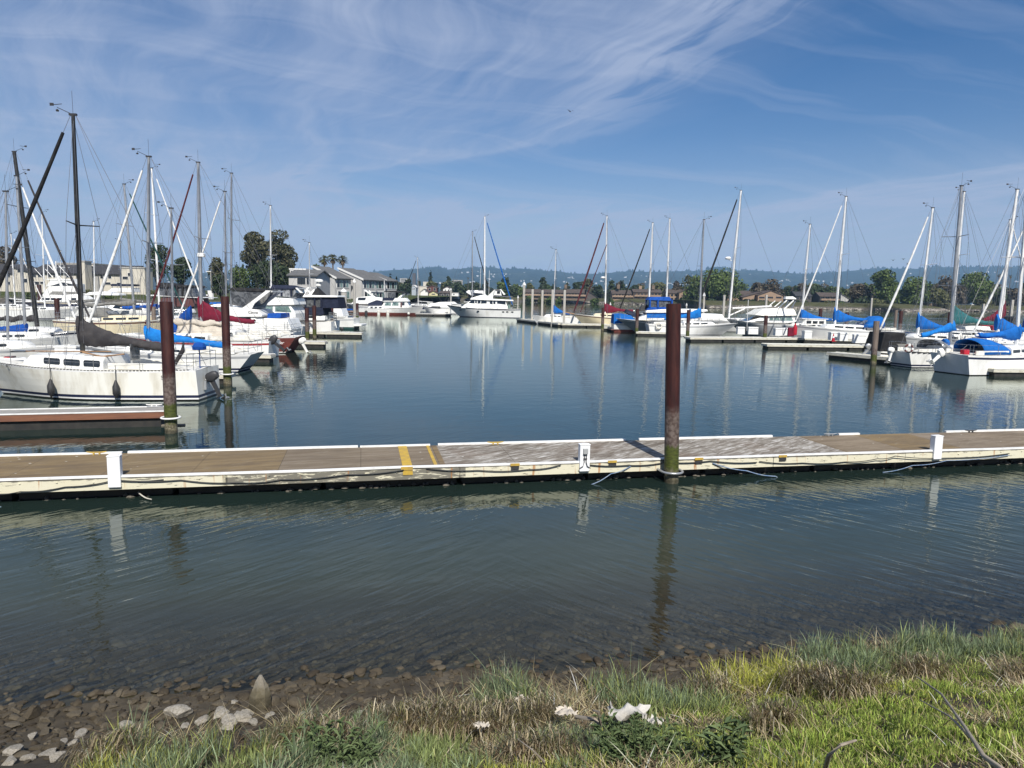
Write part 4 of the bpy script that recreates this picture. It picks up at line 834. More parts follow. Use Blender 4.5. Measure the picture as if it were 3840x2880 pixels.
q = DP - mid; hoop(dock, q.dot(ex), q.dot(ey), .245, r + .075, .028, 'alu', .0)
def ring(parent, P, z, R, m='trim_white'):
    q = Vector((P.x - parent.location.x, P.y - parent.location.y, 0)); q.rotate(Matrix.Rotation(-parent.rotation_euler.z, 3, 'Z')); b = MB(); b.torus((q.x, q.y, z), R, .028, 24, 8); return b.build('pile_hoop', m, parent, 60)
# pedestals
def pedestal(u, v, label, h, box=False):
    x, y = DX(u, v); P = mid + ex * x; o = thing('power_pedestal', label, 'pedestal', (P.x - ey.x * .02, P.y - ey.y * .02, 0), DANG); w_ = .225
    zt_ = ZT + h; b = MB(); b.box((0, 0, (ZT - .19 + zt_) / 2), (w_, .155, zt_ - ZT + .19)); b.build('post', 'post_white', o, None, None, .012)
    b = MB(); b.box((0, 0, zt_ + .014), (w_ + .012, .17, .022)); b.box((0, 0, zt_ + .03), (w_ * .6, .09, .012)); b.build('cap', 'post_white', o, None, None, .006)
    if box:
        b = MB(); b.box((0, -.105, zt_ - .12), (.10, .06, .12)); b.build('meter_box', 'grey_box', o, None, None, .008); b = MB()
        for sg in (-1, 1): b.tube([(sg * .022, -.10, zt_ - .18), (sg * .022, -.10, zt_ - .36), (sg * .05, -.10, zt_ - .45), (sg * .13, -.09, zt_ - .50)], .009, 6); b.box((sg * .022, -.095, zt_ - .29), (.035, .02, .03))
        b.build('conduit', 'dark_fitting', o)
    else: b = MB(); b.box((-.03, .085, zt_ - .12), (.12, .04, .14)); b.build('socket_panel', 'grey_box', o)
    return o
pedestal(437, 1785, 'white power post on the near dock edge left of the yellow stripe', .40)
pedestal(2179, 1725, 'white power post with grey meter box and two cables beside the big rusty pile', .38, True)
pedestal(3505, 1690, 'white power post on the dock at the far right of the foreground', .36)
# hoses and lines along the fascia
def line(name, label, pts, r, m, cat):
    P = [mid + ex * x + ey * y + Vector((0, 0, z - mid.z)) for x, y, z in pts]; Q = []
    for i in range(len(P) - 1):
        for k in range(6): q = k / 6; Q.append(P[i].lerp(P[i + 1], q) - Vector((0, 0, .03 * math.sin(q * math.pi))))
    Q.append(P[-1]); b = MB(); b.tube(Q, r, 6); o = b.build(name, m, None, 60); return tag(o, label, cat)
X = lambda u, v=1760: DX(u, v)[0]
line('power_cable', 'black cable sagging from the left end of the dock to the first white post', [(X(-200, 1880), -.07, .22), (X(150), -.075, .24), (X(300), -.07, .30), (X(470), -.075, .40), (X(640), -.07, .38)], .010, 'black_hose', 'cable')
line('power_cable', 'black cable slung across the peeling boards from the left post to the yellow stripe', [(X(480), -.075, .40), (X(700), -.07, .36), (X(900), -.072, .27), (X(1060), -.07, .30), (X(1300), -.072, .36), (X(1515), -.075, .42)], .011, 'black_hose', 'cable')
line('power_cable', 'black cable drooping between the yellow stripe and the meter post', [(X(1600), -.07, .43), (X(1800), -.072, .36), (X(2000), -.072, .34), (X(2130), -.074, .42)], .010, 'black_hose', 'cable')
line('power_cable', 'black cable running from the meter post past the big pile', [(X(2220), -.072, .42), (X(2400), -.072, .36), (X(2560), -.072, .40), (X(2750), -.072, .40), (X(2950), -.072, .33)], .011, 'black_hose', 'cable')
line('power_cable', 'black cable sagging below the right hand white post', [(X(2960), -.07, .35), (X(3150), -.072, .28), (X(3340), -.072, .27), (X(3480), -.11, .33), (X(3560), -.11, .38), (X(3800), -.072, .28), (X(4100), -.072, .34)], .010, 'black_hose', 'cable')
line('mooring_rope', 'pair of blue ropes hanging from the dock into the water right of the big pile', [(X(2760), -.06, .34), (X(2900), -.16, .16), (X(3020), -.20, .02), (X(3080), -.2, -.1)], .014, 'blue_rope', 'rope')
line('mooring_rope', 'pale line dropping to the water between the meter post and the big pile', [(X(2420), -.06, .35), (X(2330), -.14, .20), (X(2240), -.20, -.02)], .011, 'blue_rope', 'rope')
line('mooring_rope', 'blue rope end trailing on the water at the left end of the dock', [(X(-200, 1890), -.10, .10), (X(0), -.16, .05), (X(95), -.20, .0)], .013, 'blue_rope', 'rope')
line('mooring_rope', 'blue line slanting under the fascia at the right edge', [(X(3500), -.17, .01), (X(3640), -.13, .14), (X(3800), -.1, .22), (X(4100), -.08, .30)], .010, 'blue_rope', 'rope')
line('pipe', 'short pale pipe poking from under the dock right of the left post', [(X(540), .1, .10), (X(600), -.18, .03)], .014, 'pale_rope', 'pipe')
# ------------------------------------------------------------------ left near finger and pilings
p0 = PZ(-300, 1625, 0); p1 = PZ(600, 1601, 0); fy = .48
f1 = finger('grey topped dock finger with a brown timber side beneath the white sloop at the left', p0.x, p0.y + fy, p1.x, p1.y + fy, .95, 'dock_grey', 'dock_brown', .46, .17)
cleat(f1, 2.55, .33, .48, 'white', 1.6); cleat(f1, -2.2, -.35, .48, 'alu', 1.3)
b = MB(); b.box((-3.6, -.30, .02), (4.0, .12, .10)); b.build('foam_block', 'foam_float', f1); b = MB(); b.box((2.2, -.31, .0), (2.6, .12, .08)); b.build('foam_block', 'foam_float', f1)
pl1 = pile(625, 1132, 19.6, .335, label='rust red steel pile at the end of the left dock finger, nearest on the left'); ring(f1, pl1.location, .43, .245)
pl2 = pile(846, 1112, 29.7, .33, label='rust red steel pile behind the sloop stern with a pale ring at its foot')
f2 = finger('dock finger behind the white sloop ending at a ringed pile', -22.5, 30.6, -12.2, 30.6, .95, 'dock_grey', 'dock_pale', cleats=2)
ring(f2, pl2.location, .5, .25)
for u, v, D, d, l in ((1151, 1155, 57, .33, 'left one of the close pair of rusty piles before the blue enclosed cruiser'), (1179, 1146, 61, .34, 'right one of the close pair of rusty piles before the blue enclosed cruiser'), (217, 1119, 62, .42, 'brown pile in the open water behind the grey mast on the left'), (1245, 1140, 73, .34, 'rusty pile behind the white stern steps'), (1340, 1137, 100, .40, 'rusty pile next to a tall grey concrete pile by the trawler stern'), (778, 1110, 76, .36, 'thin rusty pile rising behind the burgundy sail cover'), (155, 1068, 128, .7, 'dark pile beside the navy hulled yacht')):
    pile(u, v, D, d, label=l)
for u, v, D, d, l, c in ((1330, 1060, 102, .42, 'tall grey concrete pile by the trawler stern', True), (1290, 1095, 108, .9, 'cluster of white capped concrete piles left of the trawler', True), (371, 1037, 140, .9, 'square pale concrete pile in front of the cream townhouses', False), (577, 1150, 58, .34, 'weathered wooden pile just left of the nearest rusty pile', False), (1690, 1086, 330, .8, 'white capped pile far off in front of the gable houses', True)):
    pile(u, v, D, d, 'pile_concrete' if 'wood' not in l else 'pile_wood', l, c)
# the hidden walkway on the left, its fingers and boxes
finger('main walkway between the two rows of boats on the left', -22.6, 20, -24.6, 84, 2.2, 'dock_grey', 'dock_pale')
for y, l in ((40, 'dock finger between the blue covered and the red striped sloops'), (51.5, 'dock finger behind the red hulled sloop'), (64, 'dock finger among the motor yachts')): finger(l, -23.4, y, -13.6, y + .2, .9, 'dock_grey', 'dock_pale')
for y, l in ((37.5, 'dock finger left of the walkway by the black masted boat'), (49, 'rust stained dock finger in front of the cream yacht')): finger(l, -34, y, -24.6, y + .2, .9, 'dock_grey', 'dock_pale')
for i, (u, v, D) in enumerate(((190, 1300, 31), (255, 1275, 36), (205, 1335, 28.5), (335, 1310, 29.5), (290, 1285, 33.5), (440, 1240, 46), (500, 1240, 47), (65, 1330, 28.5), (400, 1270, 39))):
    p = PD(u, v, D); dock_box(p.x, D, .44, random.uniform(-.2, .2) + (1.5 if i % 3 == 0 else 0), 'white dock box on the walkway behind the dark sail cover', 'white dock boxes behind the dark sail cover')
o = thing('fire_cabinet', 'red fire extinguisher cabinet with brown side on the left walkway', 'cabinet', (PD(36, 1330, 28.5).x, 28.5, .44), .25); b = MB(); b.box((.02, 0, .38), (.28, .34, .76)); b.build('cabinet', 'brown_hull', o); b = MB(); b.box((-.04, -.18, .38), (.20, .025, .74)); b.build('door', 'red_fabric', o); b = MB(); b.lathe((-.03, -.20, .5), [(.03, -.12), (.045, -.08), (.045, .1), (.02, .15)], 8); b.build('extinguisher', 'red_paint', o)
o = thing('dock_steps', 'white boarding steps with brown underside leaning on the left walkway', 'steps', (PD(150, 1345, 28).x, 28, .44), -.1); b = MB(); b.add([(-.9, -.25, .75), (1.3, -.25, .2), (1.3, .25, .2), (-.9, .25, .75), (-.9, -.25, .69), (1.3, -.25, .14), (1.3, .25, .14), (-.9, .25, .69)], [(0, 1, 2, 3), (7, 6, 5, 4), (0, 4, 5, 1), (1, 5, 6, 2), (2, 6, 7, 3), (3, 7, 4, 0)]); b.build('ramp', 'white', o); b = MB(); b.box((0, 0, .3), (.7, .4, .28)); b.build('block', 'dock_brown', o)
# ------------------------------------------------------------------ sailing boats, left side
B1 = sailboat('white sloop with black mast and long dark sail cover, nearest boat on the left', 300, 26.4, -1, 8.95, (274, 434), ('old_white', None, 'navy', 'black'), 'black_mast', 'charcoal_fabric', 'black_fabric', (3.35, 2.0, 1.83, 2.95), F=1.06, B=2.85, mf=.478, cabh=.50, mr=.085, jr=.085, bow=1.25, stern=-.05, tr=.72, covw=.20, wins=3, rz=.01)
o, H, xm = B1
outboard(o, -4.68, .66, 'dark_fitting', .45, .35, 1.05)
b = MB(); b.box((-4.52, .35, .50), (.10, .30, .32)); b.tube([(-4.45, .25, .7), (-4.7, .25, .55)], .02, 5); b.build('motor_bracket', 'alu', o)
b = MB()                                                            # toe rail: perforated dark strip
for i in range(70):
    t = .03 + .93 * i / 69; b.box((H.x(t, H.zs(t)), H.hb(t) - .01, H.zs(t) + .022), (.075, .03, .03))
b.build('toe_rail', 'dark_fitting', o)
b = MB(); b.box((-1.75, .0, 1.66), (.05, .62, .60)); b.build('companionway_hatch', 'smoke_vinyl', o)
b = MB(); b.tube([(-3.2, 0, 1.2), (-3.62, .2, 1.75), (-3.66, .2, 2.05)], [.07, .08, .02], 6); b.build('folded_cushion', 'charcoal_fabric', o)
b = MB(); b.lathe((-4.3, .35, 1.92), [(.1, -.13), (.24, -.11), (.25, 0), (.18, .12), (.04, .16)], 10); b.tube([(-4.3, .35, 1.0), (-4.3, .35, 1.8)], .02, 6); b.build('barbecue_cover', 'royal_fabric', o)
b = MB(); b.tube([(1.9, .58, 1.66), (-1.2, .60, 1.70)], .022, 5); b.tube([(-.2, .66, 1.66), (-.9, .70, 1.52), (-1.7, .66, 1.62)], .035, 6); b.build('handrail', 'teak', o)
b = MB(); b.box((2.35, .1, 1.62), (.55, .55, .05)); b.build('hatch', 'smoke_vinyl', o)
H_ = lambda x: H.hb(H.t_at(x)) * .985
LX = lambda u: -(PD(u, 1430, 25.0).x - o.location.x)
text_part('S2', .20, o, (LX(600), H_(LX(600)) + .012, .78), (1.5708, 0, math.pi), 'dark_fitting'); text_part('KT', .15, o, (LX(9), H_(LX(9)) + .012, 1.10), (1.5708 - .05, 0, math.pi + .18), 'dark_fitting')
for u, l in ((196, 'black fender hanging at the bow half of the nearest white sloop'), (438, 'black fender hanging amidships on the nearest white sloop')):
    p = PD(u, 1480, 25.0); lx = -(p.x - o.location.x); w_ = H.w(H.t_at(lx), .5); fender(p.x, 26.4 - w_ - .13 - .01 * lx, .42, l, .50, .115, 'rubber', .62)
sailboat('low white sloop with bright blue sail cover and grey stripe behind the nearest sloop', 549, 35.6, -1, 8.9, (558, 590), ('white', 'grey_and_shaded_hull', 'navy', 'blue_bottom'), 'alu', 'sky_fabric', 'white_fabric', (4.1, 1.56, 1.24, 2.16), F=.86, stern=.75, mf=.38, cabh=.36, covw=.20, mr=.09)
o, H, xm = sailboat('white sloop with red stripe and tan tarp over its boom', 645, 43, -1, 9.6, (642, 783), ('white', 'red_paint', 'white', 'black'), 'alu', None, None, (3.6, 2.0, 1.9, 2.3), F=.98, mf=.36, stern=.1, sail_lump='tan_fabric', mr=.075)
outboard(o, -4.9, .9, 'dark_fitting', .9, .5, 1.25)
b = MB(); b.loft([[(xm - .35 - 2.9 * i / 10, .55 * (1 if k in (0, 4) else .06 if k == 2 else .33) * (1 if k < 2 else 0 if k == 2 else -1), (1.18, 1.62, 2.12, 1.62, 1.18)[k] - .02 * i + .02 * math.sin(i * 1.7 + k)) for k in range(5)] for i in range(11)], False, False); tq = b.build('boom_tarp', 'tan_fabric', o, 60); tq.modifiers.new('thickness', 'SOLIDIFY').thickness = .012
fabric_tube(o, 'rolled_sail', 'royal_fabric', xm - .05, xm - .32, lambda q: 2.25, lambda q: .16, lambda q: 1.35, 5, 4)
o, H, xm = sailboat('rust red hulled sloop with burgundy sail cover raised high on its mast', 753, 47, -1, 10.4, (743, 611), ('red_bottom', 'red_bottom', 'red_bottom', 'black'), 'alu', 'burgundy_fabric', 'sail_maroon', (3.65, 2.08, 1.95, 3.55), F=1.02, mf=.37, stern=.75, mr=.12, covw=.2)
text_part('Waverider', .27, o, (-3.9, H.hb(.12) + .03, .62), (1.45, 0, math.pi), 'white', .003, .3)
outboard(o, -5.3, .62, 'white', .5, .2, 1.1)
p = PD(735, 955, 46.6); b = MB(); 
b.box(((-(p.x - o.location.x)) - .18, 0, PD(735, 955, 46.6).z), (.42, .36, .26)); b.build('radar', 'white', o, None, None, .05)
o, H, xm = sailboat('white sloop with white furled jib, its grey mast right behind the second pile', 847, 52.5, -1, 9.0, (843, 720), ('white', 'navy', 'navy', 'blue_bottom'), 'alu', None, 'white_fabric', (3.2, 2.0, 1.9, 2.3), F=1.0)
b = MB(); b.loft([[(3.3 + .9 * q, .22 * (1 - q) * math.cos(k), 1.75 + (1.1 - .8 * q) * (.5 + .5 * math.sin(k))) for k in (0, .8, 1.57, 2.4, 3.14, 3.9, 4.71, 5.5)] for q in (0, .25, .5, .75, .98)]); b.build('jib_bag', 'royal_fabric', o, 60)
sailboat('white sloop with the tallest grey mast of the pair by the second pile', 865, 60, -1, 11, (868, 651), ('white', None, 'navy', 'blue_bottom'), 'alu', None, None, (3.8, 2.2, 2.0, 2.5), F=1.1, spread=2)
sailboat('white sloop whose pale mast stands in front of the tall dark eucalyptus', 1017, 77, -1, 10.5, (1014, 772), ('white', None, 'navy', 'blue_bottom'), 'white_mast', None, None, (3.8, 2.2, 2.0, 2.5), F=1.1)
sailboat('white sloop with thin mottled mast left of the palm trees', 1161, 88, -1, 8.5, (1160, 911), ('white', None, 'navy', 'blue_bottom'), 'white_mast', None, None, None, F=1.1)
sailboat('white sloop with royal blue cover and white furled jib at the far left edge', 89, 42, 1, 8.2, (62, 662), ('white', None, 'navy', 'navy'), 'alu', 'royal_fabric', 'white_fabric', (3.2, 1.45, 1.35, 1.85), F=.92, rz=-.04, mr=.085)
sailboat('white sloop with leaning black mast and thick dark furled jib at the left', 136, 46.5, 1, 8.8, (54, 571), ('white', 'navy', 'navy', 'navy'), 'black_mast', None, 'charcoal_fabric', (2.9, 1.9, 1.8, 2.3), F=.98, mr=.14, rz=.03, jibtop=.84, sail_lump='charcoal_fabric', spread=2)
sailboat('small white sloop with only its bow and cabin showing behind the dock boxes at left', 20, 36, 1, 7.4, (20, 720), ('white', 'grey_and_shaded_hull', 'navy', 'navy'), 'alu', None, None, (2.5, 1.7, 1.6, 2.0), F=.85, rz=.05)
o, H, xm = sailboat('cream hulled cruising yacht with grey boom cover and grey spray hood at left', 504, 58.5, 1, 10.6, (465, 692), ('cream_hull', 'brown_hull', 'cream_hull', 'red_bottom'), 'alu', 'grey_fabric', 'green_fabric', (4.1, 2.75, 2.55, 3.1), F=1.3, dodg='grey_fabric', cabh=.5, spread=2, mr=.10, rz=-.02)
sailboat('white ketch with white furled jib and green canvas beyond the cream yacht', 598, 66, 1, 11, (568, 632), ('white', 'green_bottom', 'navy', 'blue_bottom'), 'white_mast', 'royal_fabric', 'white_fabric', (3.5, 2.3, 2.2, 2.7), F=1.15, spread=2)
sailboat('white sloop with bright white mast behind the navy yacht at far left', 168, 88, 1, 10, (157, 798), ('white', None, 'navy', 'blue_bottom'), 'white_mast', None, None, (3.5, 2.2, 2.1, 2.5), F=1.1)
sailboat('white sloop with thin mast standing before the pale stair tower of the townhouses', 355, 97, 1, 10, (351, 831), ('white', None, 'navy', 'blue_bottom'), 'white_mast', 'grey_fabric', None, (3.5, 2.2, 2.1, 2.5), F=1.1)
sailboat('white sloop with slender mast near the left margin beyond the leaning black mast', 57, 100, 1, 10, (41, 877), ('white', None, 'navy', 'blue_bottom'), 'white_mast', None, 'white_fabric', None, F=1.1)
# ------------------------------------------------------------------ middle masts
o = sailboat('white sloop moored mid channel with black furled jib left of the motor yacht', 1568, 175, -1, 11, (1566, 966), ('navy', None, 'white', 'red_bottom'), 'white_mast', None, 'black_fabric', (3.6, 2.2, 2.0, 2.6), F=1.1, jr=.10)[0]
sailboat('white sloop with shorter grey mast and black jib behind the motor yacht bow', 1771, 150, 1, 11, (1772, 869), ('white', None, 'navy', 'blue_bottom'), 'alu', None, 'black_fabric', None, F=1.1, jr=.11)
sailboat('large sloop with tall white mast and blue furled jib rising behind the motor yacht', 1817, 145, 1, 14, (1818, 812), ('white', None, 'navy', 'blue_bottom'), 'white_mast', None, 'blue_fabric', (4.2, 2.6, 2.5, 3.0), F=1.3, spread=2, jr=.13, mr=.16)
# ------------------------------------------------------------------ sailing boats, right side
sailboat('small white sloop with blue sail cover behind the row of square concrete piles', 2076, 102, -1, 6.8, (2085, 937), ('white', None, 'navy', 'blue_bottom'), 'white_mast', 'blue_fabric', None, (2.4, 1.75, 1.55, 2.9), F=1.0, mf=.46)
o, H, xm = sailboat('cream hulled yacht with bowsprit, maroon furled jib and red sail cover', 2270, 97, -1, 10.4, (2276, 811), ('cream_hull', 'brown_hull', 'cream_hull', 'red_bottom'), 'white_mast', 'burgundy_fabric', 'sail_maroon', (3.9, 1.95, 2.25, 3.4), F=1.3, cabh=.5, jr=.12, mr=.11, covw=.22, bow=1.6)
b = MB(); b.tube([(5.0, 0, 1.65), (6.6, 0, 1.9)], .08, 8); b.build('bowsprit', 'teak', o)
b = MB(); b.tube([(xm + .1, .05, 11.0), (4.2, 0, 1.9)], .06, 6); b.build('staysail', 'sail_maroon', o)
b = MB(); b.lathe((xm + .45, 0, 6.6), [(.25, -.12), (.33, 0), (.2, .15)], 10); b.build('radar_dome', 'white', o)
o, H, xm = sailboat('white sloop with sky blue sail cover, bow pointing right, behind the big rusty pile', 2624, 78, 1, 10.0, (2640, 825), ('white', 'grey_and_shaded_hull', 'grey_and_shaded_hull', 'navy'), 'alu', 'sky_fabric', None, (3.9, 2.05, 1.75, 3.1), F=1.12, mf=.43, bow=1.9, mr=.10, covw=.25, dodg=None)
sailboat('white sloop with black furled jib and mast radar behind the blue bridge enclosure', 2432, 108, -1, 11, (2448, 836), ('white', None, 'navy', 'blue_bottom'), 'white_mast', None, 'black_fabric', None, F=1.2, jr=.11, mr=.13)
sailboat('white sloop with tall bare mast right of the blue bridge enclosure', 2498, 106, -1, 11, (2512, 820), ('white', None, 'navy', 'blue_bottom'), 'white_mast', None, None, None, F=1.2, mr=.13)
lr = thing('life_ring', 'white lifebuoy on the stern rail of the sloop behind the big pile', 'lifebuoy', (PD(2468, 1221, 77).x, 76.6, PD(2468, 1221, 77).z)); b = MB(); b.torus((0, 0, 0), .28, .08, 18, 8, 'y'); b.build('ring', 'fender_white', lr, 60)
o, H, xm = sailboat('large white sloop with black furled jib and mast radar, right of the big pile', 2735, 90, -1, 12.6, (2779, 715), ('white', None, 'white', 'blue_bottom'), 'white_mast', None, 'black_fabric', None, F=1.25, jr=.12, mr=.13, mf=.36, spread=1)
b = MB(); b.lathe((xm + .5, 0, 9.1), [(.3, -.15), (.38, 0), (.25, .18)], 12); b.tube([(xm, 0, 8.8), (xm + .5, 0, 8.95)], .04, 6); b.build('radar_dome', 'white', o); b = MB(); b.tube([(xm - .4, 0, 2.9), (xm - 5.3, 0, 3.25)], .11, 10); b.tube([(xm - .1, 0, 2.0), (xm - 2.0, 0, 2.9)], .07, 8); b.build('bare_boom', 'white_mast', o)
o, H, xm = sailboat('white motorsailer with low wheelhouse and blue sail cover, left of the taller white furled jib', 3008, 80, -1, 10.6, (3038, 842), ('white', 'grey_and_shaded_hull', 'grey_and_shaded_hull', 'navy'), 'white_mast', 'blue_fabric', None, (3.5, 2.05, 1.95, 3.25), F=1.1, mf=.40, mr=.10, covw=.23)
b = MB(); b.prism([(-1.4, 1.3), (1.4, 1.3), (1.0, 1.95), (-1.3, 2.0)], .95); b.build('wheelhouse', 'white', o, None, None, .05)
for x in (-1.1, -.4, .3):
    for sg in (1, -1): b = MB(); b.box((x + .28, sg * .955, 1.66), (.52, .03, .30)); b.build('window', 'glass', o)
b = MB(); b.box((-.1, 0, 2.03), (2.9, 2.0, .06)); b.build('roof', 'white', o)
o, H, xm = sailboat('white sloop with blue dodger, blue sail cover and white furled jib on the right', 3135, 70.5, -1, 10.6, (3173, 738), ('white', 'grey_and_shaded_hull', 'white', 'navy'), 'white_mast', 'blue_fabric', 'white_fabric', (3.6, 2.1, 2.25, 3.45), F=1.25, mf=.38, mr=.12, covw=.24, cabh=.5)
dodger(o, 'blue_fabric', -1.0, -3.0, 1.35, 1.5, 1.15)
o, H, xm = sailboat('pale blue white sloop with blue sail cover and long white furled jib sloping left', 3450, 57, -1, 9.6, (3498, 781), ('white', 'grey_and_shaded_hull', 'grey_and_shaded_hull', 'navy'), 'white_mast', 'blue_fabric', 'white_fabric', (3.1, 2.1, 1.95, 3.25), F=1.15, mf=.33, mr=.095, covw=.22, jr=.09)
o, H, xm = sailboat('white sloop with faded teal sail cover in the right hand row', 3575, 64, -1, 10.5, (3616, 720), ('white', 'blue_fabric', 'navy', 'navy'), 'white_mast', 'teal_fabric', None, (3.9, 2.35, 2.3, 4.1), F=1.15, mf=.40, mr=.11, covw=.25)
o, H, xm = sailboat('small white sloop with black rail, life ring and grey mast, stern toward the fairway', 3575, 45.8, 1, 8.3, (3602, 700), ('white', None, 'navy', 'navy'), 'alu', 'sky_fabric', None, (2.5, 2.35, 1.95, 2.95), F=.92, mf=.50, mr=.11, stern=.35, spread=2, covw=.24, rz=.3)
b = MB()
for i in range(24):
    t = i / 23
    for sg in (1, -1): b.box((H.x(t, H.zs(t)), sg * (H.hb(t) - .01), H.zs(t) + .01), (.40, .05, .08))
b.build('rub_rail', 'black', o)
outboard(o, -4.3, .9, 'white', .25, .3, .95); dodger(o, 'vinyl', -.6, -1.7, .95, 1.1, .62, False)
fabric_tube(o, 'rolled_cover', 'blue_fabric', -.25, -.55, lambda q: 1.75, lambda q: .25, lambda q: 1.2, 5, 8)
lr = thing('life_ring', 'orange and white life ring on the stern of the small sloop with black rail', 'lifebuoy', (PD(3398, 1306, 44.6).x, 44.3, PD(3398, 1306, 44.6).z)); b = MB(); b.torus((0, 0, 0), .24, .06, 20, 8, 'y'); b.build('ring', 'house_maroon', lr, 60); b = MB()
for k in range(4): a = k * 1.57; b.box((.24 * math.cos(a), 0, .24 * math.sin(a)), (.14, .135, .14))
b.build('band', 'white', lr)
o, H, xm = sailboat('nearest white sloop on the right, with open blue cockpit canopy and tilted outboard', 3826, 42.4, 1, 9.6, (3846, 690), ('white', 'navy', 'white', 'black'), 'white_mast', 'blue_fabric', None, (3.3, 2.02, 2.2, 2.9), F=1.1, mf=.44, mr=.10, stern=.35, tr=.78, covw=.27, cabh=.52, rz=.34)
outboard(o, -5.0, 1.0, 'white', .95, .35, 1.15)
# cockpit tent: two arches, open aft
b = MB(); rings = []
for x, hh in ((-3.5, .84), (-3.0, .90), (-2.2, .86), (-1.55, .66), (-1.2, .34)): rings.append([(x + .25 * (1 - math.sin(a * math.pi / 12)), .98 * math.cos(a * math.pi / 12), 1.14 + hh * math.sin(a * math.pi / 12) ** .6) for a in range(13)])
b.loft(rings, False, False); tq = b.build('cockpit_canopy', 'blue_fabric', o, 60); tq.modifiers.new('thickness', 'SOLIDIFY').thickness = .02
b = MB(); b.box((-1.5, 0, 1.42), (.06, 1.6, .5)); b.build('bulkhead', 'grey_box', o); b = MB(); b.box((-1.56, -.1, 1.42), (.05, .62, .5)); b.build('companionway', 'black', o)
b = MB(); b.box((-2.9, -.55, 1.26), (.9, .4, .16), .1, 0, .8); b.build('cushion', 'red_fabric', o, None, None, .05); b = MB(); b.box((-4.2, -.5, 1.28), (.4, .3, .3)); b.build('fuel_can', 'red_fabric', o, None, None, .04)
p = PD(3798, 1378, 39.5); fender(p.x, 40.6, p.z, 'grey fender hanging on the sloop at the right edge', .5, .12, 'fender_white', .5)
sailboat('white sloop with blue sail cover and a tall white mast near the right edge', 3749, 52, -1, 10.0, (3815, 712), ('white', 'grey_and_shaded_hull', 'navy', 'navy'), 'white_mast', 'blue_fabric', None, (3.4, 2.2, 2.0, 3.3), F=1.15, mf=.37, mr=.13, covw=.26)
sailboat('sloop with red sail cover, thin mast near the right edge', 3766, 78, 1, 9.8, (3788, 825), ('navy', None, 'white', 'navy'), 'white_mast', 'burgundy_fabric', 'white_fabric', (3.0, 2.3, 2.2, 4.4), F=1.2, mf=.42, covw=.28)
sailboat('white sloop half out of frame at the right edge', 3850, 55, -1, 9.6, (3890, 760), ('white', 'navy', 'navy', 'navy'), 'white_mast', 'royal_fabric', 'white_fabric', (3.6, 2.2, 2.0, 3.0), F=1.15)
# ------------------------------------------------------------------ motor boats, left side
E = lambda *p: cv('E', p); Fc = lambda *p: cv('F', p); G = lambda *p: cv('G', p); Hc = lambda *p: cv('H', p); Ic = lambda *p: cv('I', p); J = lambda *p: cv('J', p); Dc = lambda *p: cv('D', p); Kc = lambda *p: cv('K', p); Ac = lambda *p: cv('A', p); Cc = lambda *p: cv('C', p)
def cruiser_script(): pass
m_ = Motor('cabin_cruiser', 'white flybridge cruiser with clear plastic enclosure and swept arch behind the burgundy cover', 'cruiser', 53, 690, 1105, F=1.15, B=3.8, sheer=.25, rz=.02)
m_.house('cabin', 'white', Dc((1380, 700), (1430, 600), (1530, 520), (2140, 700), (2190, 900), (1300, 900)), 1.55, 1.35)
m_.house('deckhouse', 'white', Dc((1250, 720), (1990, 675), (2212, 860), (2212, 1000), (1050, 1000)), 1.6, 1.5)
m_.win(Dc((1300, 720), (1400, 680), (1930, 680), (1990, 790), (1300, 740)), 'glass')
m_.house('flybridge', 'white', Dc((1450, 560), (1530, 490), (1800, 515), (2050, 545), (2150, 640), (2150, 678), (1380, 678)), 1.62, 1.55)
text_part('Carver', .26, m_.o, (m_.c(Dc((2000, 615)))[0][0], 1.63, m_.c(Dc((2000, 615)))[0][1]), (1.5708, 0, math.pi), 'dark_fitting')
m_.house('enclosure', 'smoke_vinyl', Dc((1570, 430), (1545, 200), (2160, 215), (1960, 450), (1800, 510)), 1.3, 1.25)
m_.house('canvas_top', 'black_fabric', Dc((1540, 195), (1545, 145), (1700, 140), (2000, 155), (2230, 185), (2212, 220)), 1.34, 1.2)
m_.arch('white', Dc((1790, 515), (2212, 200), (2310, 195), (2010, 430), (1960, 530)), 1.45)
m_.house('aft_cabin', 'white', E((370, 1380), (720, 1390), (790, 1560), (370, 1560)), 1.55, 1.45)
m_.house('canvas_cover', 'royal_fabric', E((405, 1310), (605, 1310), (605, 1378), (400, 1378)), 1.2, 1.1); m_.rails(h=.6, x1=.3)
m_ = Motor('cabin_cruiser', 'white flybridge yacht with dark blue canvas top, clear curtains and greenish saloon windows', 'cruiser', 61, 780, 1135, F=1.2, B=4.0, sheer=.2)
m_.house('saloon', 'white', E((330, 1180), (780, 1185), (860, 1310), (870, 1420), (250, 1420)), 1.7, 1.6); m_.win(E((400, 1195), (520, 1195), (520, 1270), (395, 1262)), 'green_glass'); m_.win(E((555, 1198), (755, 1200), (805, 1290), (555, 1278)), 'green_glass')
m_.house('flybridge', 'white', E((240, 1095), (430, 1060), (820, 1085), (850, 1180), (400, 1185)), 1.75, 1.7)
m_.house('enclosure', 'vinyl', E((490, 1040), (485, 930), (830, 930), (850, 1000), (800, 1070)), 1.4, 1.35)
for x in (490, 640, 785): m_.tube('canvas_seam', 'navy_fabric', E((x, 1050), (x, 930)), .09, (-1.42, 1.42))
m_.house('canvas_top', 'navy_fabric', E((470, 935), (490, 880), (700, 880), (850, 920), (830, 940)), 1.5, 1.3)
m_.arch('white', E((835, 920), (860, 920), (960, 1000), (920, 1000)), 1.3); m_.dome(450, 915, .0 + .35) if False else m_.dome(cu('E', 449), 850 + 915 / 4.022, .42); m_.rails(h=.6, x1=.3)
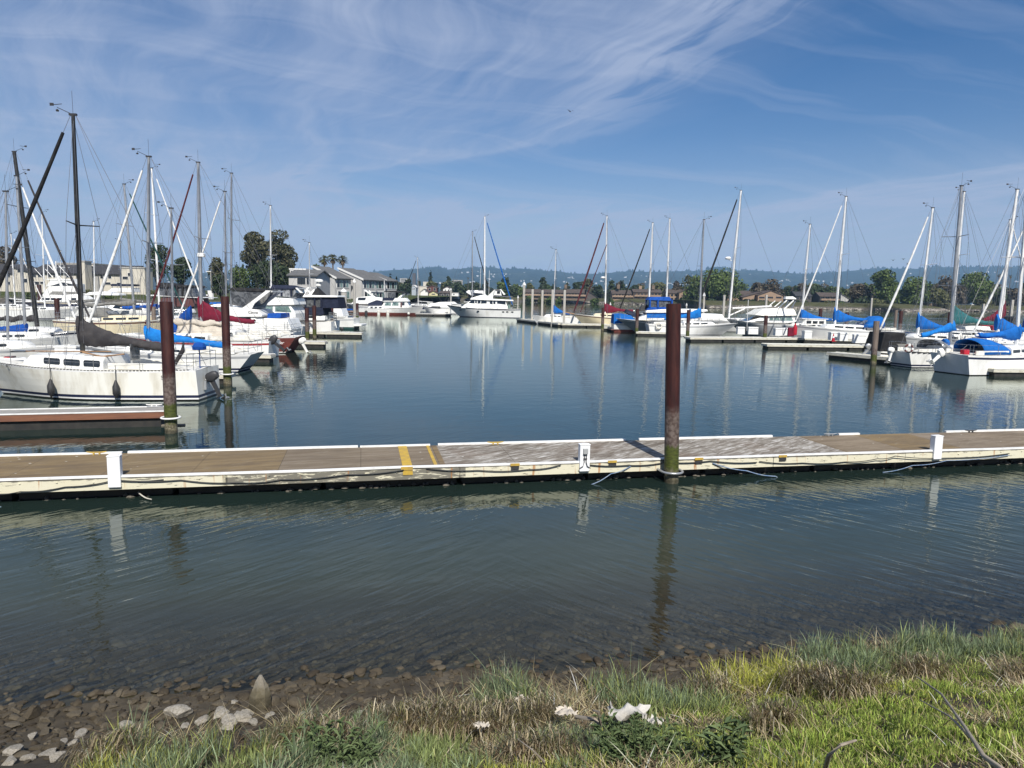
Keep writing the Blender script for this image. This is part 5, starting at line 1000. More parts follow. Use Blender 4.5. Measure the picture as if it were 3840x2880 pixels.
m_ = Motor('cabin_cruiser', 'dark blue canvas enclosed cruiser with long white hardtop and white stern steps', 'cruiser', 67, 905, 1258, F=1.25, B=3.8, sheer=.2)
m_.house('cabin', 'white', E((830, 1385), (880, 1320), (1180, 1325), (1290, 1345), (1300, 1400), (790, 1400)), 1.6, 1.45); m_.win(E((870, 1365), (925, 1335), (975, 1338), (975, 1372)), 'glass'); m_.win(E((1040, 1342), (1150, 1345), (1170, 1380), (1040, 1378)), 'glass')
m_.house('canvas_skirt', 'navy_fabric', E((820, 1330), (830, 1225), (1260, 1215), (1280, 1320), (1240, 1338), (880, 1312)), 1.6, 1.5)
m_.house('enclosure', 'smoke_vinyl', E((880, 1220), (885, 1065), (1250, 1068), (1260, 1215)), 1.45, 1.4)
for x in (885, 1005, 1140, 1240): m_.tube('canvas_seam', 'navy_fabric', E((x, 1215), (x, 1065)), .10, (-1.46, 1.46))
m_.house('aft_curtain', 'navy_fabric', E((1255, 1230), (1250, 1068), (1480, 1066), (1510, 1230)), 1.5, 1.45)
m_.house('hardtop', 'white', E((825, 1050), (840, 1030), (1480, 1040), (1492, 1064), (860, 1062)), 1.7, 1.6)
m_.arch('white', E((915, 1030), (1030, 912), (1060, 912), (1000, 1000), (985, 1030)), 1.3); m_.house('fly_screen', 'black_fabric', E((1075, 1030), (1120, 905), (1210, 1030)), 1.2, .2)
m_.tube('mast', 'white_mast', E((1085, 1000), (1110, 905), (1140, 840)), .08); m_.dome(cu('E', 1140), 850 + 815 / 4.022, .40); m_.dome(cu('E', 1130), 850 + 880 / 4.022, .25)
m_.tube('stern_steps', 'white', E((1310, 1290), (1315, 1530)), .05, (-.3, .3)); m_.tube('stern_steps', 'white', E((1320, 1300), (1390, 1310), (1400, 1440), (1420, 1530)), .05, (-.3, .3))
for k in range(4): m_.tube('step', 'white', E((1312, 1330 + 50 * k), (1400, 1345 + 50 * k)), .05, (-.3, .3))
m_ = Motor('motor_boat', 'white boat with green bottom and swim platform at the end of the left row', 'cruiser', 79, 1060, 1338, F=1.15, B=3.6, sheer=.25, hull=('white', 'grey_and_shaded_hull', 'green_bottom', 'green_bottom'), boot=(.02, .25))
m_.house('cabin', 'white', E((1250, 1345), (1280, 1235), (1530, 1235), (1570, 1350)), 1.4, 1.3); m_.house('enclosure', 'navy_fabric', E((1245, 1232), (1255, 1070), (1500, 1070), (1530, 1232)), 1.3, 1.2)
m_.house('swim_platform', 'white', E((1420, 1476), (1840, 1470), (1840, 1500), (1420, 1504)), 1.4, 1.4); m_.tube('swim_ladder', 'rail_steel', E((1690, 1410), (1690, 1490)), .04, (-.25, .25)); m_.rails(h=.5, x0=-.3)
m_ = Motor('motor_boat', 'dark brown trunk cabin cruiser with black mesh canvas behind the left jib lines', 'cruiser', 74, 800, 480, F=1.2, B=3.9, hull=('brown_hull', 'white', 'white', 'red_bottom'), sheer=.2)
m_.house('cabin', 'brown_hull', Cc((250, 1420), (330, 1290), (900, 1300), (960, 1420), (900, 1475), (250, 1475)), 1.7, 1.65); m_.house('roof_edge', 'white', Cc((40, 1255), (560, 1285), (1090, 1305), (1090, 1320), (40, 1275)), 1.8, 1.8)
m_.house('enclosure', 'smoke_vinyl', Cc((250, 1270), (240, 1100), (860, 1090), (900, 1290)), 1.5, 1.4); m_.house('canvas_top', 'black_fabric', Cc((180, 1100), (300, 1030), (480, 1068), (850, 1080), (905, 1120), (240, 1125)), 1.6, 1.4)
for x in (390, 590, 690, 780): m_.tube('canvas_seam', 'black_fabric', Cc((x, 1285), (x, 1090)), .11, (-1.52, 1.52))
m_.win(Dc((530, 435), (720, 450), (720, 530), (530, 540)), 'glass')
# small tender and clutter
o = thing('dinghy', 'sea green dinghy between the two close rusty piles and the stern steps', 'dinghy', (PD(1195, 1240, 66.5).x, 65.8, 0), 0); h = Hull(4.6, 1.5, .42, .4, .1, .1, .8); h.build(o, 'teal_fabric', None, 'teal_fabric', 'teal_fabric', 'dock_pale'); b = MB(); b.box((0, 0, .30), (3.6, 1.0, .05)); b.build('thwart', 'dock_pale', o); outboard(o, 2.4, .55, 'dark_fitting', .2, 0, .8)
# navy yacht and sportfisher far left
m_ = Motor('motor_yacht', 'long navy hulled motor yacht with white deckhouse moored at the far left dock', 'yacht', 127, 20, 372, F=1.3, B=4.6, sheer=.5, hull=('navy', 'cream_hull', 'white', 'red_bottom'), bow=2.6)
m_.house('deckhouse', 'white', Ac((560, 1020), (590, 970), (640, 940), (1100, 950), (1190, 1010), (1190, 1040), (560, 1030)), 1.7, 1.5)
for x in (585, 635, 715, 800, 1000): m_.win(Ac((x, 985), (x + 65, 985), (x + 65, 1018), (x, 1015)))
m_.house('tarp', 'white_fabric', Ac((660, 975), (690, 900), (820, 885), (1000, 890), (1100, 930), (1110, 965)), 1.4, .7); m_.house('tarp_stripe', 'grey_fabric', Ac((665, 950), (700, 893), (1080, 900), (1080, 920), (800, 940)), 1.46, .9); m_.rails(h=.7)
m_ = Motor('motor_yacht', 'white sportfishing yacht with tall tower and flybridge beyond the navy yacht', 'yacht', 142, 140, 300, F=1.3, B=4.6, sheer=.4)
m_.house('deckhouse', 'white', Ac((590, 960), (680, 830), (700, 800), (1050, 790), (1060, 960)), 1.8, 1.6); m_.win(Ac((700, 822), (870, 770), (1040, 800), (1040, 818)), 'glass')
m_.house('flybridge', 'white', Ac((640, 830), (700, 740), (1000, 740), (1030, 790), (830, 800)), 1.6, 1.5); m_.house('hardtop', 'white', Ac((640, 738), (660, 722), (990, 722), (1000, 742)), 1.6, 1.6)
m_.tube('tower', 'white_mast', Ac((650, 730), (650, 470), (770, 470), (770, 730)), .05, (-1.2,)); m_.tube('tower', 'white_mast', Ac((650, 730), (650, 470), (770, 470), (770, 730)), .05, (1.2,)); m_.tube('tower_platform', 'white_mast', Ac((640, 560), (900, 560)), .05, (0,)); m_.tube('outrigger', 'white_mast', Ac((680, 530), (960, 830)), .06, (-1.6, 1.6)); m_.tube('outrigger', 'white_mast', Ac((490, 580), (600, 700)), .05, (-1.6, 1.6))
m_ = Motor('motor_boat', 'white motorboat with navy canvas top by the pale square pile at left', 'cruiser', 118, 500, 380, F=1.3, B=3.4)
m_.house('cabin', 'white', Ac((1500, 900), (1560, 850), (1820, 850), (1840, 905)), 1.4, 1.3); m_.house('canvas_top', 'navy_fabric', Ac((1540, 800), (1560, 790), (1830, 795), (1830, 822), (1550, 822)), 1.4, 1.3); m_.tube('frame', 'rail_steel', Ac((1560, 860), (1560, 800)), .05, (-1.2, 1.2))
m_ = Motor('motor_boat', 'white boat with dark canvas dodger beside the cream yacht at left', 'cruiser', 70, 640, 440, F=1.2, B=3.4)
m_.house('deckhouse', 'white', Ac((1480, 1160), (1560, 1060), (1960, 1060), (2020, 1160)), 1.4, 1.2); m_.win(Ac((1580, 1125), (1620, 1072), (1830, 1072), (1830, 1150)), 'glass'); m_.win(Ac((1890, 1075), (1945, 1075), (1995, 1150), (1890, 1150)), 'glass')
sailboat('white sloop with short thin mast behind the white sportfishing yacht', 228, 150, -1, 8.5, (228, 940), ('white', None, 'navy', 'blue_bottom'), 'white_mast', None, None, None, F=1.1)
sailboat('white yawl moored before the end house with grey stowed sail', 455, 108, -1, 9.5, (452, 905), ('white', 'navy', 'navy', 'blue_bottom'), 'alu', 'grey_fabric', None, (3.2, 2.2, 2.1, 2.6), F=1.1)
m_ = Motor('motor_boat', 'low white day boat with long foredeck behind the grey boom cover', 'motorboat', 104, 455, 305, F=1.1, B=2.8)
m_.house('cuddy', 'white', Ac((1180, 945), (1230, 905), (1420, 895), (1640, 925), (1650, 950)), 1.1, .8); m_.rails(h=.5)
m_ = Motor('motor_boat', 'grey white cuddy boat with blue tarp between the burgundy cover and the second pile', 'motorboat', 69, 772, 905, F=1.05, B=2.8, hull=('grey_and_shaded_hull', 'white', 'navy', 'navy'))
m_.house('cuddy', 'white', Dc((1150, 490), (1250, 440), (1400, 445), (1600, 500)), 1.1, .8); m_.house('tarp', 'blue_fabric', Dc((1150, 440), (1160, 410), (1270, 415), (1285, 445)), .9, .7); m_.rails(h=.5)
m_ = Motor('motor_boat', 'white launch with small wheelhouse ahead of the brown trunk cabin cruiser', 'motorboat', 68, 770, 610, F=1.1, B=2.9)
m_.house('wheelhouse', 'white', Dc((420, 600), (470, 540), (730, 540), (760, 610)), 1.0, .9); m_.win(Dc((490, 585), (500, 555), (580, 555), (580, 585))); m_.win(Dc((610, 585), (610, 555), (700, 555), (700, 585))); m_.rails(h=.55)
finger('far left dock along the navy yacht', PD(-60, 1150, 124).x, 124, PD(420, 1150, 124).x, 124.4, 2.0, 'dock_grey', 'dock_grey')
# ------------------------------------------------------------------ middle: trawler, motor yacht and neighbours
m_ = Motor('trawler_yacht', 'white trawler yacht with maroon bottom and canvas flybridge, bow to the right', 'yacht', 134, 1591, 1353, F=1.05, B=4.3, sheer=.75, hull=('white', None, 'red_bottom', 'red_bottom'), boot=(.05, .42), bow=1.1)
m_.house('aft_cabin', 'white', Fc((570, 1135), (600, 1095), (820, 1095), (830, 1140)), 1.7, 1.6)
for x in (620, 690, 765): m_.win(Fc((x, 1108), (x + 42, 1108), (x + 42, 1130), (x, 1130)))
m_.house('wheelhouse', 'white', Fc((800, 1110), (850, 1015), (1210, 1015), (1265, 1095), (1265, 1120), (800, 1140)), 1.6, 1.45)
for a, bb in (((870, 1040), (960, 1090)), ((990, 1038), (1085, 1090)), ((1150, 1035), (1185, 1085))): m_.win(Fc((a[0], a[1]), (bb[0], a[1]), (bb[0], bb[1]), (a[0] - 15, bb[1])), 'green_glass' if a[0] < 1100 else 'glass')
m_.win(Fc((1115, 1035), (1145, 1035), (1145, 1115), (1115, 1115)), 'brown_hull', 'cabin_door'); m_.front(2, 3)
m_.house('flybridge', 'white', Fc((815, 1022), (1000, 965), (1190, 962), (1245, 1020)), 1.7, 1.6); m_.win(Fc((820, 1005), (825, 955), (1030, 958), (995, 1008)), 'navy_fabric', 'weather_cloth')
m_.house('bimini', 'black_fabric', Fc((835, 858), (850, 842), (1050, 842), (1190, 868), (1185, 888), (1040, 868)), 1.5, 1.4); m_.win(Fc((900, 950), (900, 865), (1035, 868), (1035, 950)), 'smoke_vinyl', 'curtain')
m_.tube('bimini_frame', 'rail_steel', Fc((840, 955), (845, 860)), .05, (-1.4, 1.4)); m_.tube('bimini_frame', 'rail_steel', Fc((1190, 960), (1185, 880)), .05, (-1.4, 1.4)); m_.house('fly_windscreen', 'white', Fc((1060, 960), (1150, 890), (1170, 890), (1110, 960)), 1.2, 1.1)
m_.house('boat_cover', 'navy_fabric', Fc((565, 1095), (570, 1050), (700, 998), (810, 1020), (800, 1085)), 1.1, .5); m_.tube('mast', 'white_mast', Fc((825, 950), (825, 670)), .06); m_.tube('stern_rail', 'rail_steel', Fc((470, 1150), (470, 1120), (570, 1120)), .04, (-1.5, 1.5)); m_.rails(h=.75, x0=-.1, n=7)
for x, y, l, bl in ((752, 1210, 'pale fender aft on the trawler yacht', 0), (905, 1215, 'tan fender amidships on the trawler yacht', 0), (1250, 1222, 'white ball fender near the trawler yacht bow', 1), (545, 1212, 'black fender near the trawler yacht stern', 0)):
    p = PD(cu('F', x), 900 + y / 4.424, 131.6); fender(p.x, 131.55, p.z, l, .9, .27, 'rubber' if 'black' in l else 'fender_white', .5, None, bool(bl))
m_ = Motor('motor_yacht', 'white flush deck motor yacht with dark sheer stripe and portholes in the harbour centre', 'yacht', 129, 1673, 1953, F=1.5, B=4.4, sheer=.42, hull=('white', 'white', 'navy', 'navy'), bow=2.5, boot=(.04, .1), fl=.84)
b = MB(); H = m_.H
for sg in (1, -1):
    for i in range(22): t0, t1 = i / 22, (i + 1) / 22; a = [(H.x(t, H.zs(t) - dz), sg * (H.w(t, H.zs(t) - dz) + .015), H.zs(t) - dz) for t, dz in ((t0, .02), (t1, .02), (t1, .17), (t0, .17))]; b.add(a, [(0, 1, 2, 3)])
b.build('sheer_stripe', 'navy', m_.o)
m_.house('trunk', 'white', G((500, 1350), (560, 1300), (850, 1310), (1165, 1330), (1165, 1375), (500, 1360)), 1.9, 1.75)
m_.house('deckhouse', 'white', G((560, 1305), (650, 1238), (1130, 1255), (1160, 1335), (850, 1315)), 1.65, 1.5)
for x0, x1 in ((600, 685), (695, 720), (730, 770), (780, 860), (905, 945), (955, 985), (1010, 1130)): m_.win(G((x0, 1290 if x0 < 700 else 1298), (x0 + 8 if x0 > 650 else 655, 1245), (x1, 1250), (x1 + 5, 1312 if x0 > 800 else 1295)), 'glass')
m_.front(0, 1); m_.house('roof', 'white', G((625, 1240), (640, 1212), (1240, 1244), (1250, 1262), (900, 1250)), 1.85, 1.8); m_.house('pilothouse', 'white', G((640, 1218), (780, 1175), (890, 1185), (960, 1235), (700, 1230)), 1.4, 1.0)
m_.arch('white', G((880, 1185), (970, 1098), (985, 1098), (960, 1140), (945, 1235)), 1.2); m_.arch('white', G((1055, 1095), (1070, 1092), (1130, 1165), (1105, 1172)), 1.2)
m_.tube('bridge_rail', 'rail_steel', G((965, 1235), (965, 1190), (1235, 1200), (1240, 1245)), .05, (-1.6, 1.6)); m_.house('bridge_cover', 'black_fabric', G((960, 1200), (970, 1175), (1230, 1190), (1240, 1210)), 1.2, 1.1)
for x, y in ((485, 1388), (740, 1405), (1100, 1415), (1157, 1415), (1230, 1417)):
    (xx, z), = m_.c(G((x, y))); t_ = H.t_at(xx); b = MB(); ring = lambda o_: [(xx + .24 * math.cos(k * .524), (H.w(t_, z) + o_), z + .11 * math.sin(k * .524)) for k in range(12)]
    b.loft([ring(-.05), ring(.03)]); b.build('porthole', 'glass', m_.o)
m_.win(G((1165, 1365), (1165, 1265), (1200, 1268), (1200, 1372)), 'green_glass', 'cockpit_screen'); m_.tube('antenna', 'white_mast', G((765, 1075), (775, 790)), .03, (.8,)); m_.tube('antenna', 'white_mast', G((890, 1230), (900, 820)), .03, (.8,)); m_.rails(h=.8, n=9, x0=-.4)
m_ = Motor('cabin_cruiser', 'grey white express cruiser with raked arch behind the trawler stern', 'cruiser', 142, 1292, 1440, F=1.45, B=4.0, hull=('grey_and_shaded_hull', 'white', 'navy', 'navy'), sheer=.35, bow=1.6)
m_.house('cabin', 'white', Fc((300, 1060), (410, 950), (600, 930), (820, 960), (820, 1060)), 1.7, 1.5); m_.win(Fc((412, 1000), (420, 955), (550, 955), (535, 1000))); m_.arch('white', Fc((650, 940), (510, 830), (545, 825), (600, 870), (700, 940)), 1.4); m_.house('canvas_top', 'navy_fabric', Fc((615, 885), (630, 865), (780, 868), (790, 890)), 1.4, 1.3); m_.rails(h=.8, x0=-.1)
m_ = Motor('motor_boat', 'small white cuddy boat with navy cover on the grey dock left of the motor yacht', 'motorboat', 133, 1586, 1690, F=1.3, B=2.8, hull=('white', None, 'white', 'white')); m_.house('cuddy', 'white', Fc((1560, 1110), (1620, 1050), (1950, 1040), (1960, 1085), (1900, 1110)), 1.2, .9); m_.house('canvas_cover', 'navy_fabric', Fc((1800, 1200), (1810, 1160), (1870, 1150), (1920, 1165), (1900, 1210)), 1.3, .9); m_.house('cockpit_well', 'smoke_vinyl', Fc((1620, 1110), (1640, 1095), (1780, 1100), (1760, 1140)), 1.25, 1.25)
m_ = Motor('motor_yacht', 'white flybridge cruiser half hidden behind the centre motor yacht', 'yacht', 160, 1730, 1830, F=1.5, B=4.2); m_.house('cabin', 'white', G((560, 1130), (600, 1105), (820, 1105), (860, 1190), (640, 1180)), 1.7, 1.5); m_.win(G((665, 1150), (680, 1142), (800, 1150), (815, 1185), (680, 1180))); m_.house('hardtop', 'navy_fabric', G((740, 1108), (750, 1095), (990, 1095), (990, 1108)), 1.6, 1.5)
m_ = Motor('motor_yacht', 'white pilothouse yacht right behind the centre motor yacht bridge', 'yacht', 165, 1840, 1905, F=1.5, B=4.0); m_.house('pilothouse', 'white', G((960, 1190), (980, 1105), (1060, 1105), (1080, 1190)), 1.5, 1.4); m_.house('hardtop', 'black', G((970, 1108), (980, 1092), (1090, 1095), (1090, 1110)), 1.6, 1.5); m_.win(G((1010, 1150), (1012, 1120), (1055, 1120), (1055, 1150)))
m_ = Motor('cabin_cruiser', 'white express boat with low profile moored beyond the cuddy boat', 'cruiser', 175, 1600, 1730, F=1.5, B=3.2); m_.house('cabin', 'white', Fc((1600, 1065), (1760, 1030), (2000, 1025), (2050, 1060)), 1.3, 1.0)
p = PD(1558, 1178, 131); q = PD(1692, 1180, 131); finger('grey dock between the trawler and the centre motor yacht', p.x, 131.3, q.x, 131.5, 1.4, 'dock_grey', 'dock_grey')
finger('dock behind the trawler stern with white capped piles', PD(1250, 1170, 139).x, 139, PD(1380, 1170, 137.5).x, 137.5, 1.8, 'dock_grey', 'dock_brown')
o = thing('kayak', 'bright blue kayak lying on the dock beside the trawler stern', 'kayak', (PD(1311, 1165, 138).x, 137.9, .45)); b = MB(); b.loft([[(x, w_ * math.cos(k * .785), .22 + w_ * .55 * math.sin(k * .785)) for k in range(8)] for x, w_ in ((-1.7, .02), (-1.2, .26), (0, .36), (1.2, .26), (1.7, .02))]); b.build('kayak_hull', 'royal_fabric', o, 60)
# ------------------------------------------------------------------ motor boats, right side
m_ = Motor('flybridge_cruiser', 'white sports cruiser with bright blue bridge enclosure left of the big rusty pile', 'cruiser', 82, 2312, 2690, F=1.2, B=3.9, sheer=.35, hull=('grey_and_shaded_hull', 'white', 'white', 'navy'), bow=2.4, fl=.74, rz=-.05)  # white hull: shade on the bow flare is put into the grey topsides
m_.house('deckhouse', 'white', Hc((1500, 1090), (1700, 1000), (2300, 990), (2900, 1010), (2950, 1100), (1500, 1110)), 1.65, 1.5); m_.win(Hc((1660, 1070), (1665, 985), (1970, 980), (2400, 985), (2400, 1070)), 'blue_fabric', 'side_curtain', .03)
m_.house('flybridge', 'white', Hc((1640, 985), (1660, 945), (1980, 925), (2400, 925), (2650, 930), (2660, 960), (2400, 985)), 1.7, 1.65); m_.house('fly_coaming', 'royal_fabric', Hc((1660, 940), (1700, 895), (1960, 890), (2050, 925)), 1.5, 1.45)
m_.house('enclosure', 'smoke_vinyl', Hc((1700, 895), (1720, 765), (2070, 775), (2095, 905)), 1.4, 1.3)
for x in (1715, 1845, 2075): m_.tube('canvas_seam', 'royal_fabric', Hc((x, 900), (x + 5, 770)), .13, (-1.42, 1.42))
m_.house('canvas_top', 'royal_fabric', Hc((1690, 775), (1740, 722), (2050, 722), (2085, 790)), 1.5, 1.2); m_.tube('fishing_arm', 'dark_fitting', Hc((1330, 740), (1560, 860)), .06, (.6,)); m_.house('helm_gear', 'black', Hc((1560, 960), (1600, 870), (1690, 850), (1700, 900), (1650, 970)), .5, .4); m_.rails(h=.75, x0=-.1, n=6)
m_ = Motor('motor_boat', 'small cruiser under bright blue canvas with its stern to the fairway', 'motorboat', 84, 2460, 2299, F=1.0, B=2.8, hull=('white', 'grey_and_shaded_hull', 'red_bottom', 'red_bottom'), boot=(.04, .3)); m_.house('canvas_cover', 'blue_fabric', Hc((1100, 1165), (1115, 1010), (1250, 1000), (1400, 1030), (1470, 1110), (1300, 1120), (1260, 1160)), 1.3, 1.1); m_.house('bow_cover', 'navy_fabric', Hc((1310, 980), (1340, 930), (1480, 990), (1600, 1010), (1630, 1050), (1450, 1060)), 1.1, .5); m_.house('swim_platform', 'brown_hull', Hc((1060, 1255), (1225, 1255), (1225, 1275), (1060, 1275)), 1.2, 1.2)
m_ = Motor('cabin_cruiser', 'cream white sedan cruiser with green tinted windows and raked outriggers behind the dock boxes', 'cruiser', 81, 2725, 3010, F=1.35, B=3.9, sheer=.35, hull=('grey_and_shaded_hull', 'white', 'white', 'navy'), bow=2.0, fl=.78)  # grey topsides paint the shaded side of a white hull
m_.house('deckhouse', 'white', Ic((1500, 1140), (1830, 1045), (2310, 1030), (2350, 1150)), 1.6, 1.45); m_.win(J((130, 1110), (150, 1045), (195, 1045), (200, 1110)), 'green_glass'); m_.win(J((205, 1110), (210, 1045), (290, 1043), (310, 1115)), 'green_glass'); m_.win(J((315, 1115), (300, 1045), (405, 1042), (405, 1118)), 'green_glass'); m_.win(J((412, 1118), (412, 1042), (500, 1042), (530, 1118)), 'green_glass'); m_.front(0, 1)
m_.house('hardtop', 'old_white', Ic((1660, 1020), (1800, 930), (2000, 912), (2320, 920), (2340, 960), (2350, 1030), (1850, 1040)), 1.8, 1.3); m_.win(Ic((1640, 1130), (1690, 1118), (1820, 1118), (1830, 1140)), 'glass')
m_.tube('outrigger', 'white_mast', J((250, 890), (370, 790)), .06, (-1, 1)); m_.tube('outrigger', 'white_mast', J((405, 930), (570, 780)), .08, (-1, 1)); m_.tube('outrigger', 'rail_steel', J((520, 940), (600, 790)), .07, (-1, 1)); m_.house('search_light', 'white', J((470, 760), (480, 720), (600, 715), (655, 755), (640, 765)), .4, .3); m_.rails(h=.7, x0=.0)
m_.tube('antenna', 'white_mast', Ic((1520, 1280), (1545, 770)), .03, (1.8,))
m_ = Motor('motor_boat', 'motorboat wrapped in black canvas with two outboards by the burnt looking pile', 'motorboat', 48.5, 3500, 3286, F=.72, B=2.5, hull=('white', 'black', 'white', 'navy'), sheer=.35)
m_.house('canvas_cover', 'black_fabric', Kc((130, 1240), (200, 1005), (465, 1010), (480, 1150), (490, 1220), (350, 1235)), 1.15, 1.0); m_.house('canvas_cover', 'grey_fabric', Kc((340, 1145), (480, 1145), (490, 1220), (390, 1225)), 1.2, 1.15)
outboard(m_.o, -m_.L / 2 - .1, .75, 'alu', .75, .3, 1.15); outboard(m_.o, -m_.L / 2 + 1.6, .9, 'white', .1, 1.4, 1.0)
m_ = Motor('motor_boat', 'white runabout with a black engine cover near the right edge, behind the teal cover', 'motorboat', 66, 3860, 3640, F=1.0, B=2.6); m_.house('windscreen_frame', 'smoke_vinyl', Kc((1270, 850), (1290, 810), (1420, 812), (1425, 850)), 1.0, .9); m_.house('cover', 'white_fabric', Kc((1240, 970), (1250, 930), (1420, 925), (1560, 930), (1560, 975)), 1.0, .8); m_.house('engine_cover', 'red_fabric', Kc((1590, 980), (1600, 925), (1660, 920), (1670, 980)), .9, .8); m_.house('seat_back', 'black', Kc((1820, 930), (1880, 810), (1920, 800), (1900, 930)), .8, .7)
m_ = Motor('motor_boat', 'white low sailing hull with portholes under the right hand blue covers', 'motorboat', 49, 3960, 3690, F=1.45, B=2.6, hull=('white', 'navy', 'navy', 'navy')); m_.house('cabin', 'white', Kc((1640, 1150), (1660, 1110), (1998, 1125), (1998, 1180)), 1.0, .9)
for x in (1725, 1850):
    (xx, z), = m_.c(Kc((x, 1145))); b = MB(); b.loft([[(xx + .13 * math.cos(k * .524), -1.02 * m_.dr * 1.0 * (1 if m_.dr > 0 else 1) * o_, z + .13 * math.sin(k * .524)) for k in range(12)] for o_ in (.95, 1.0)]); b.build('porthole', 'glass', m_.o)
# ------------------------------------------------------------------ right side docks, piles, boxes
def pfinger(label, u0, v0, u1, v1, w_, **k): p, q = PZ(u0, v0), PZ(u1, v1); return finger(label, p.x, p.y + w_ / 2, q.x, q.y + w_ / 2, w_, **k)
pfinger('long pale dock finger in front of the white sedan cruiser', 2583, 1282, 3060, 1284, 1.3, deckm='dock_pale', cleats=2)
pfinger('brownish dock walkway with white boxes ahead of the blue dodger sloop', 2985, 1283, 3420, 1296, 2.6, deckm='dock_grey')
pfinger('pale dock finger jutting left, nearest one before the white boxes', 2875, 1310, 3330, 1316, 1.2, deckm='dock_pale')
pfinger('short pale dock stub under the blue cruiser bow', 2388, 1259, 2520, 1262, 1.2, deckm='dock_pale'); pfinger('short white dock stub by the small blue canvas boat', 2262, 1239, 2345, 1242, 1.2, deckm='dock_pale')
pfinger('white dock run along the square concrete piles', 1958, 1206, 2120, 1226, 2.0, deckm='dock_pale'); pfinger('white dock run beside the cream yacht', 2105, 1226, 2290, 1229, 1.6, deckm='dock_pale')
pfinger('pale dock corner with mossy foam at the right edge', 3722, 1412, 4100, 1416, 1.4, deckm='dock_pale', cleats=1); pfinger('scruffy dock finger by the burnt looking pile', 3130, 1345, 3420, 1372, 1.1, deckm='dock_pale')
for u, v, D, d, l, k in ((2260, 1154, 84.5, .36, 'dark pile at the bow of the small blue canvas boat', 'pile_rust'), (2389, 1158, 76, .36, 'dark rusty pile before the bow of the blue cruiser', 'pile_rust'), (2581, 1162, 71, .36, 'dark pile just right of the big rusty pile', 'pile_rust'), (2872, 1183, 69, .36, 'dark pile in front of the white sedan cruiser', 'pile_rust'), (3288, 1204, 45.5, .36, 'burnt looking wooden pile in front of the black canvas boat', 'pile_wood'), (3377, 1166, 82, .42, 'rusty pile in the open water left of the pale blue sloop', 'pile_rust'), (3560, 1171, 84, .42, 'rusty pile behind the teal sail cover', 'pile_rust'), (3678, 1190, 72, .5, 'brown pile among the boats at the right edge', 'pile_rust'), (3075, 1157, 92, .42, 'rusty pile between the two blue sail covers', 'pile_rust'), (3175, 1172, 95, .5, 'squat brown pile right of the blue sail cover', 'pile_rust'), (3358, 1163, 84, .34, 'weathered grey wooden pile beside the rusty one', 'pile_wood')):
    pile(u, v, D, d, k, l)
for u, v, D, d, l, c in ((1963, 1070, 111, 1.0, 'white capped square concrete pile, leftmost of the row by the fairway', True), (1995, 1084, 107, .9, 'square concrete pile, second of the row by the fairway', False), (2032, 1088, 103, .85, 'square concrete pile, third of the row by the fairway', False), (2070, 1086, 97, .85, 'square concrete pile, fourth of the row by the fairway', False), (2115, 1087, 94, .85, 'square concrete pile nearest the cream yacht', False), (1941, 1118, 150, .7, 'short white capped pile behind the stern of the motor yacht', True), (2636, 1110, 108, .75, 'white capped concrete pile right of the sky blue cover', True), (2711, 1106, 104, .85, 'plain concrete pile beside the tall radar mast', False), (2869, 1106, 118, .85, 'concrete pile in front of the tan gabled houses', False), (3263, 1117, 100, .6, 'pale concrete pile right of the blue dodger sloop', False), (3683, 1139, 105, .8, 'pale concrete pile behind the red sail cover', False), (3789, 1124, 98, .9, 'pale concrete pile near the right edge', False), (2287, 1144, 140, .6, 'small white capped marker pile in the fairway behind the maroon jib', True), (2572, 1146, 150, .6, 'small white capped marker pile right of the blue bridge enclosure', True)):
    pile(u, v, D, d, 'pile_concrete', l, c, square=True)
for i, (u, D) in enumerate(((2776, 74), (2822, 74.5), (2916, 72.5), (2948, 73.5), (3025, 68), (3130, 66), (3160, 65), (3222, 62))): dock_box(PD(u, 1260, D).x, D, .44, random.uniform(-.15, .15), 'white dock box on the right hand walkway', 'white dock boxes on the right walkway', 1.0 if i % 2 else .75, .75)
o = thing('fire_extinguisher', 'red fire extinguisher stand on the right walkway', 'extinguisher', (PD(2980, 1260, 70).x, 70, .44)); b = MB(); b.lathe((0, 0, .2), [(.16, 0), (.2, .1), (.2, .75), (.1, .95), (.05, 1.15)], 12); b.build('cylinder', 'red_fabric', o, 40); b = MB(); b.box((-.38, .05, .5), (.62, .3, .85)); b.build('hose_box', 'burgundy_fabric', o, None, None, .05)
o = thing('traffic_cone', 'orange and white traffic cone among the dock boxes', 'cone', (PD(3117, 1275, 64).x, 63.6, .44)); b = MB(); b.box((0, 0, .02), (.4, .4, .04)); b.lathe((0, 0, .04), [(.15, 0), (.10, .28)], 12); b.lathe((0, 0, .46), [(.065, 0), (.02, .26)], 12); b.build('cone_body', 'red_fabric', o); b = MB(); b.lathe((0, 0, .32), [(.10, 0), (.068, .14)], 12); b.build('band', 'white', o)
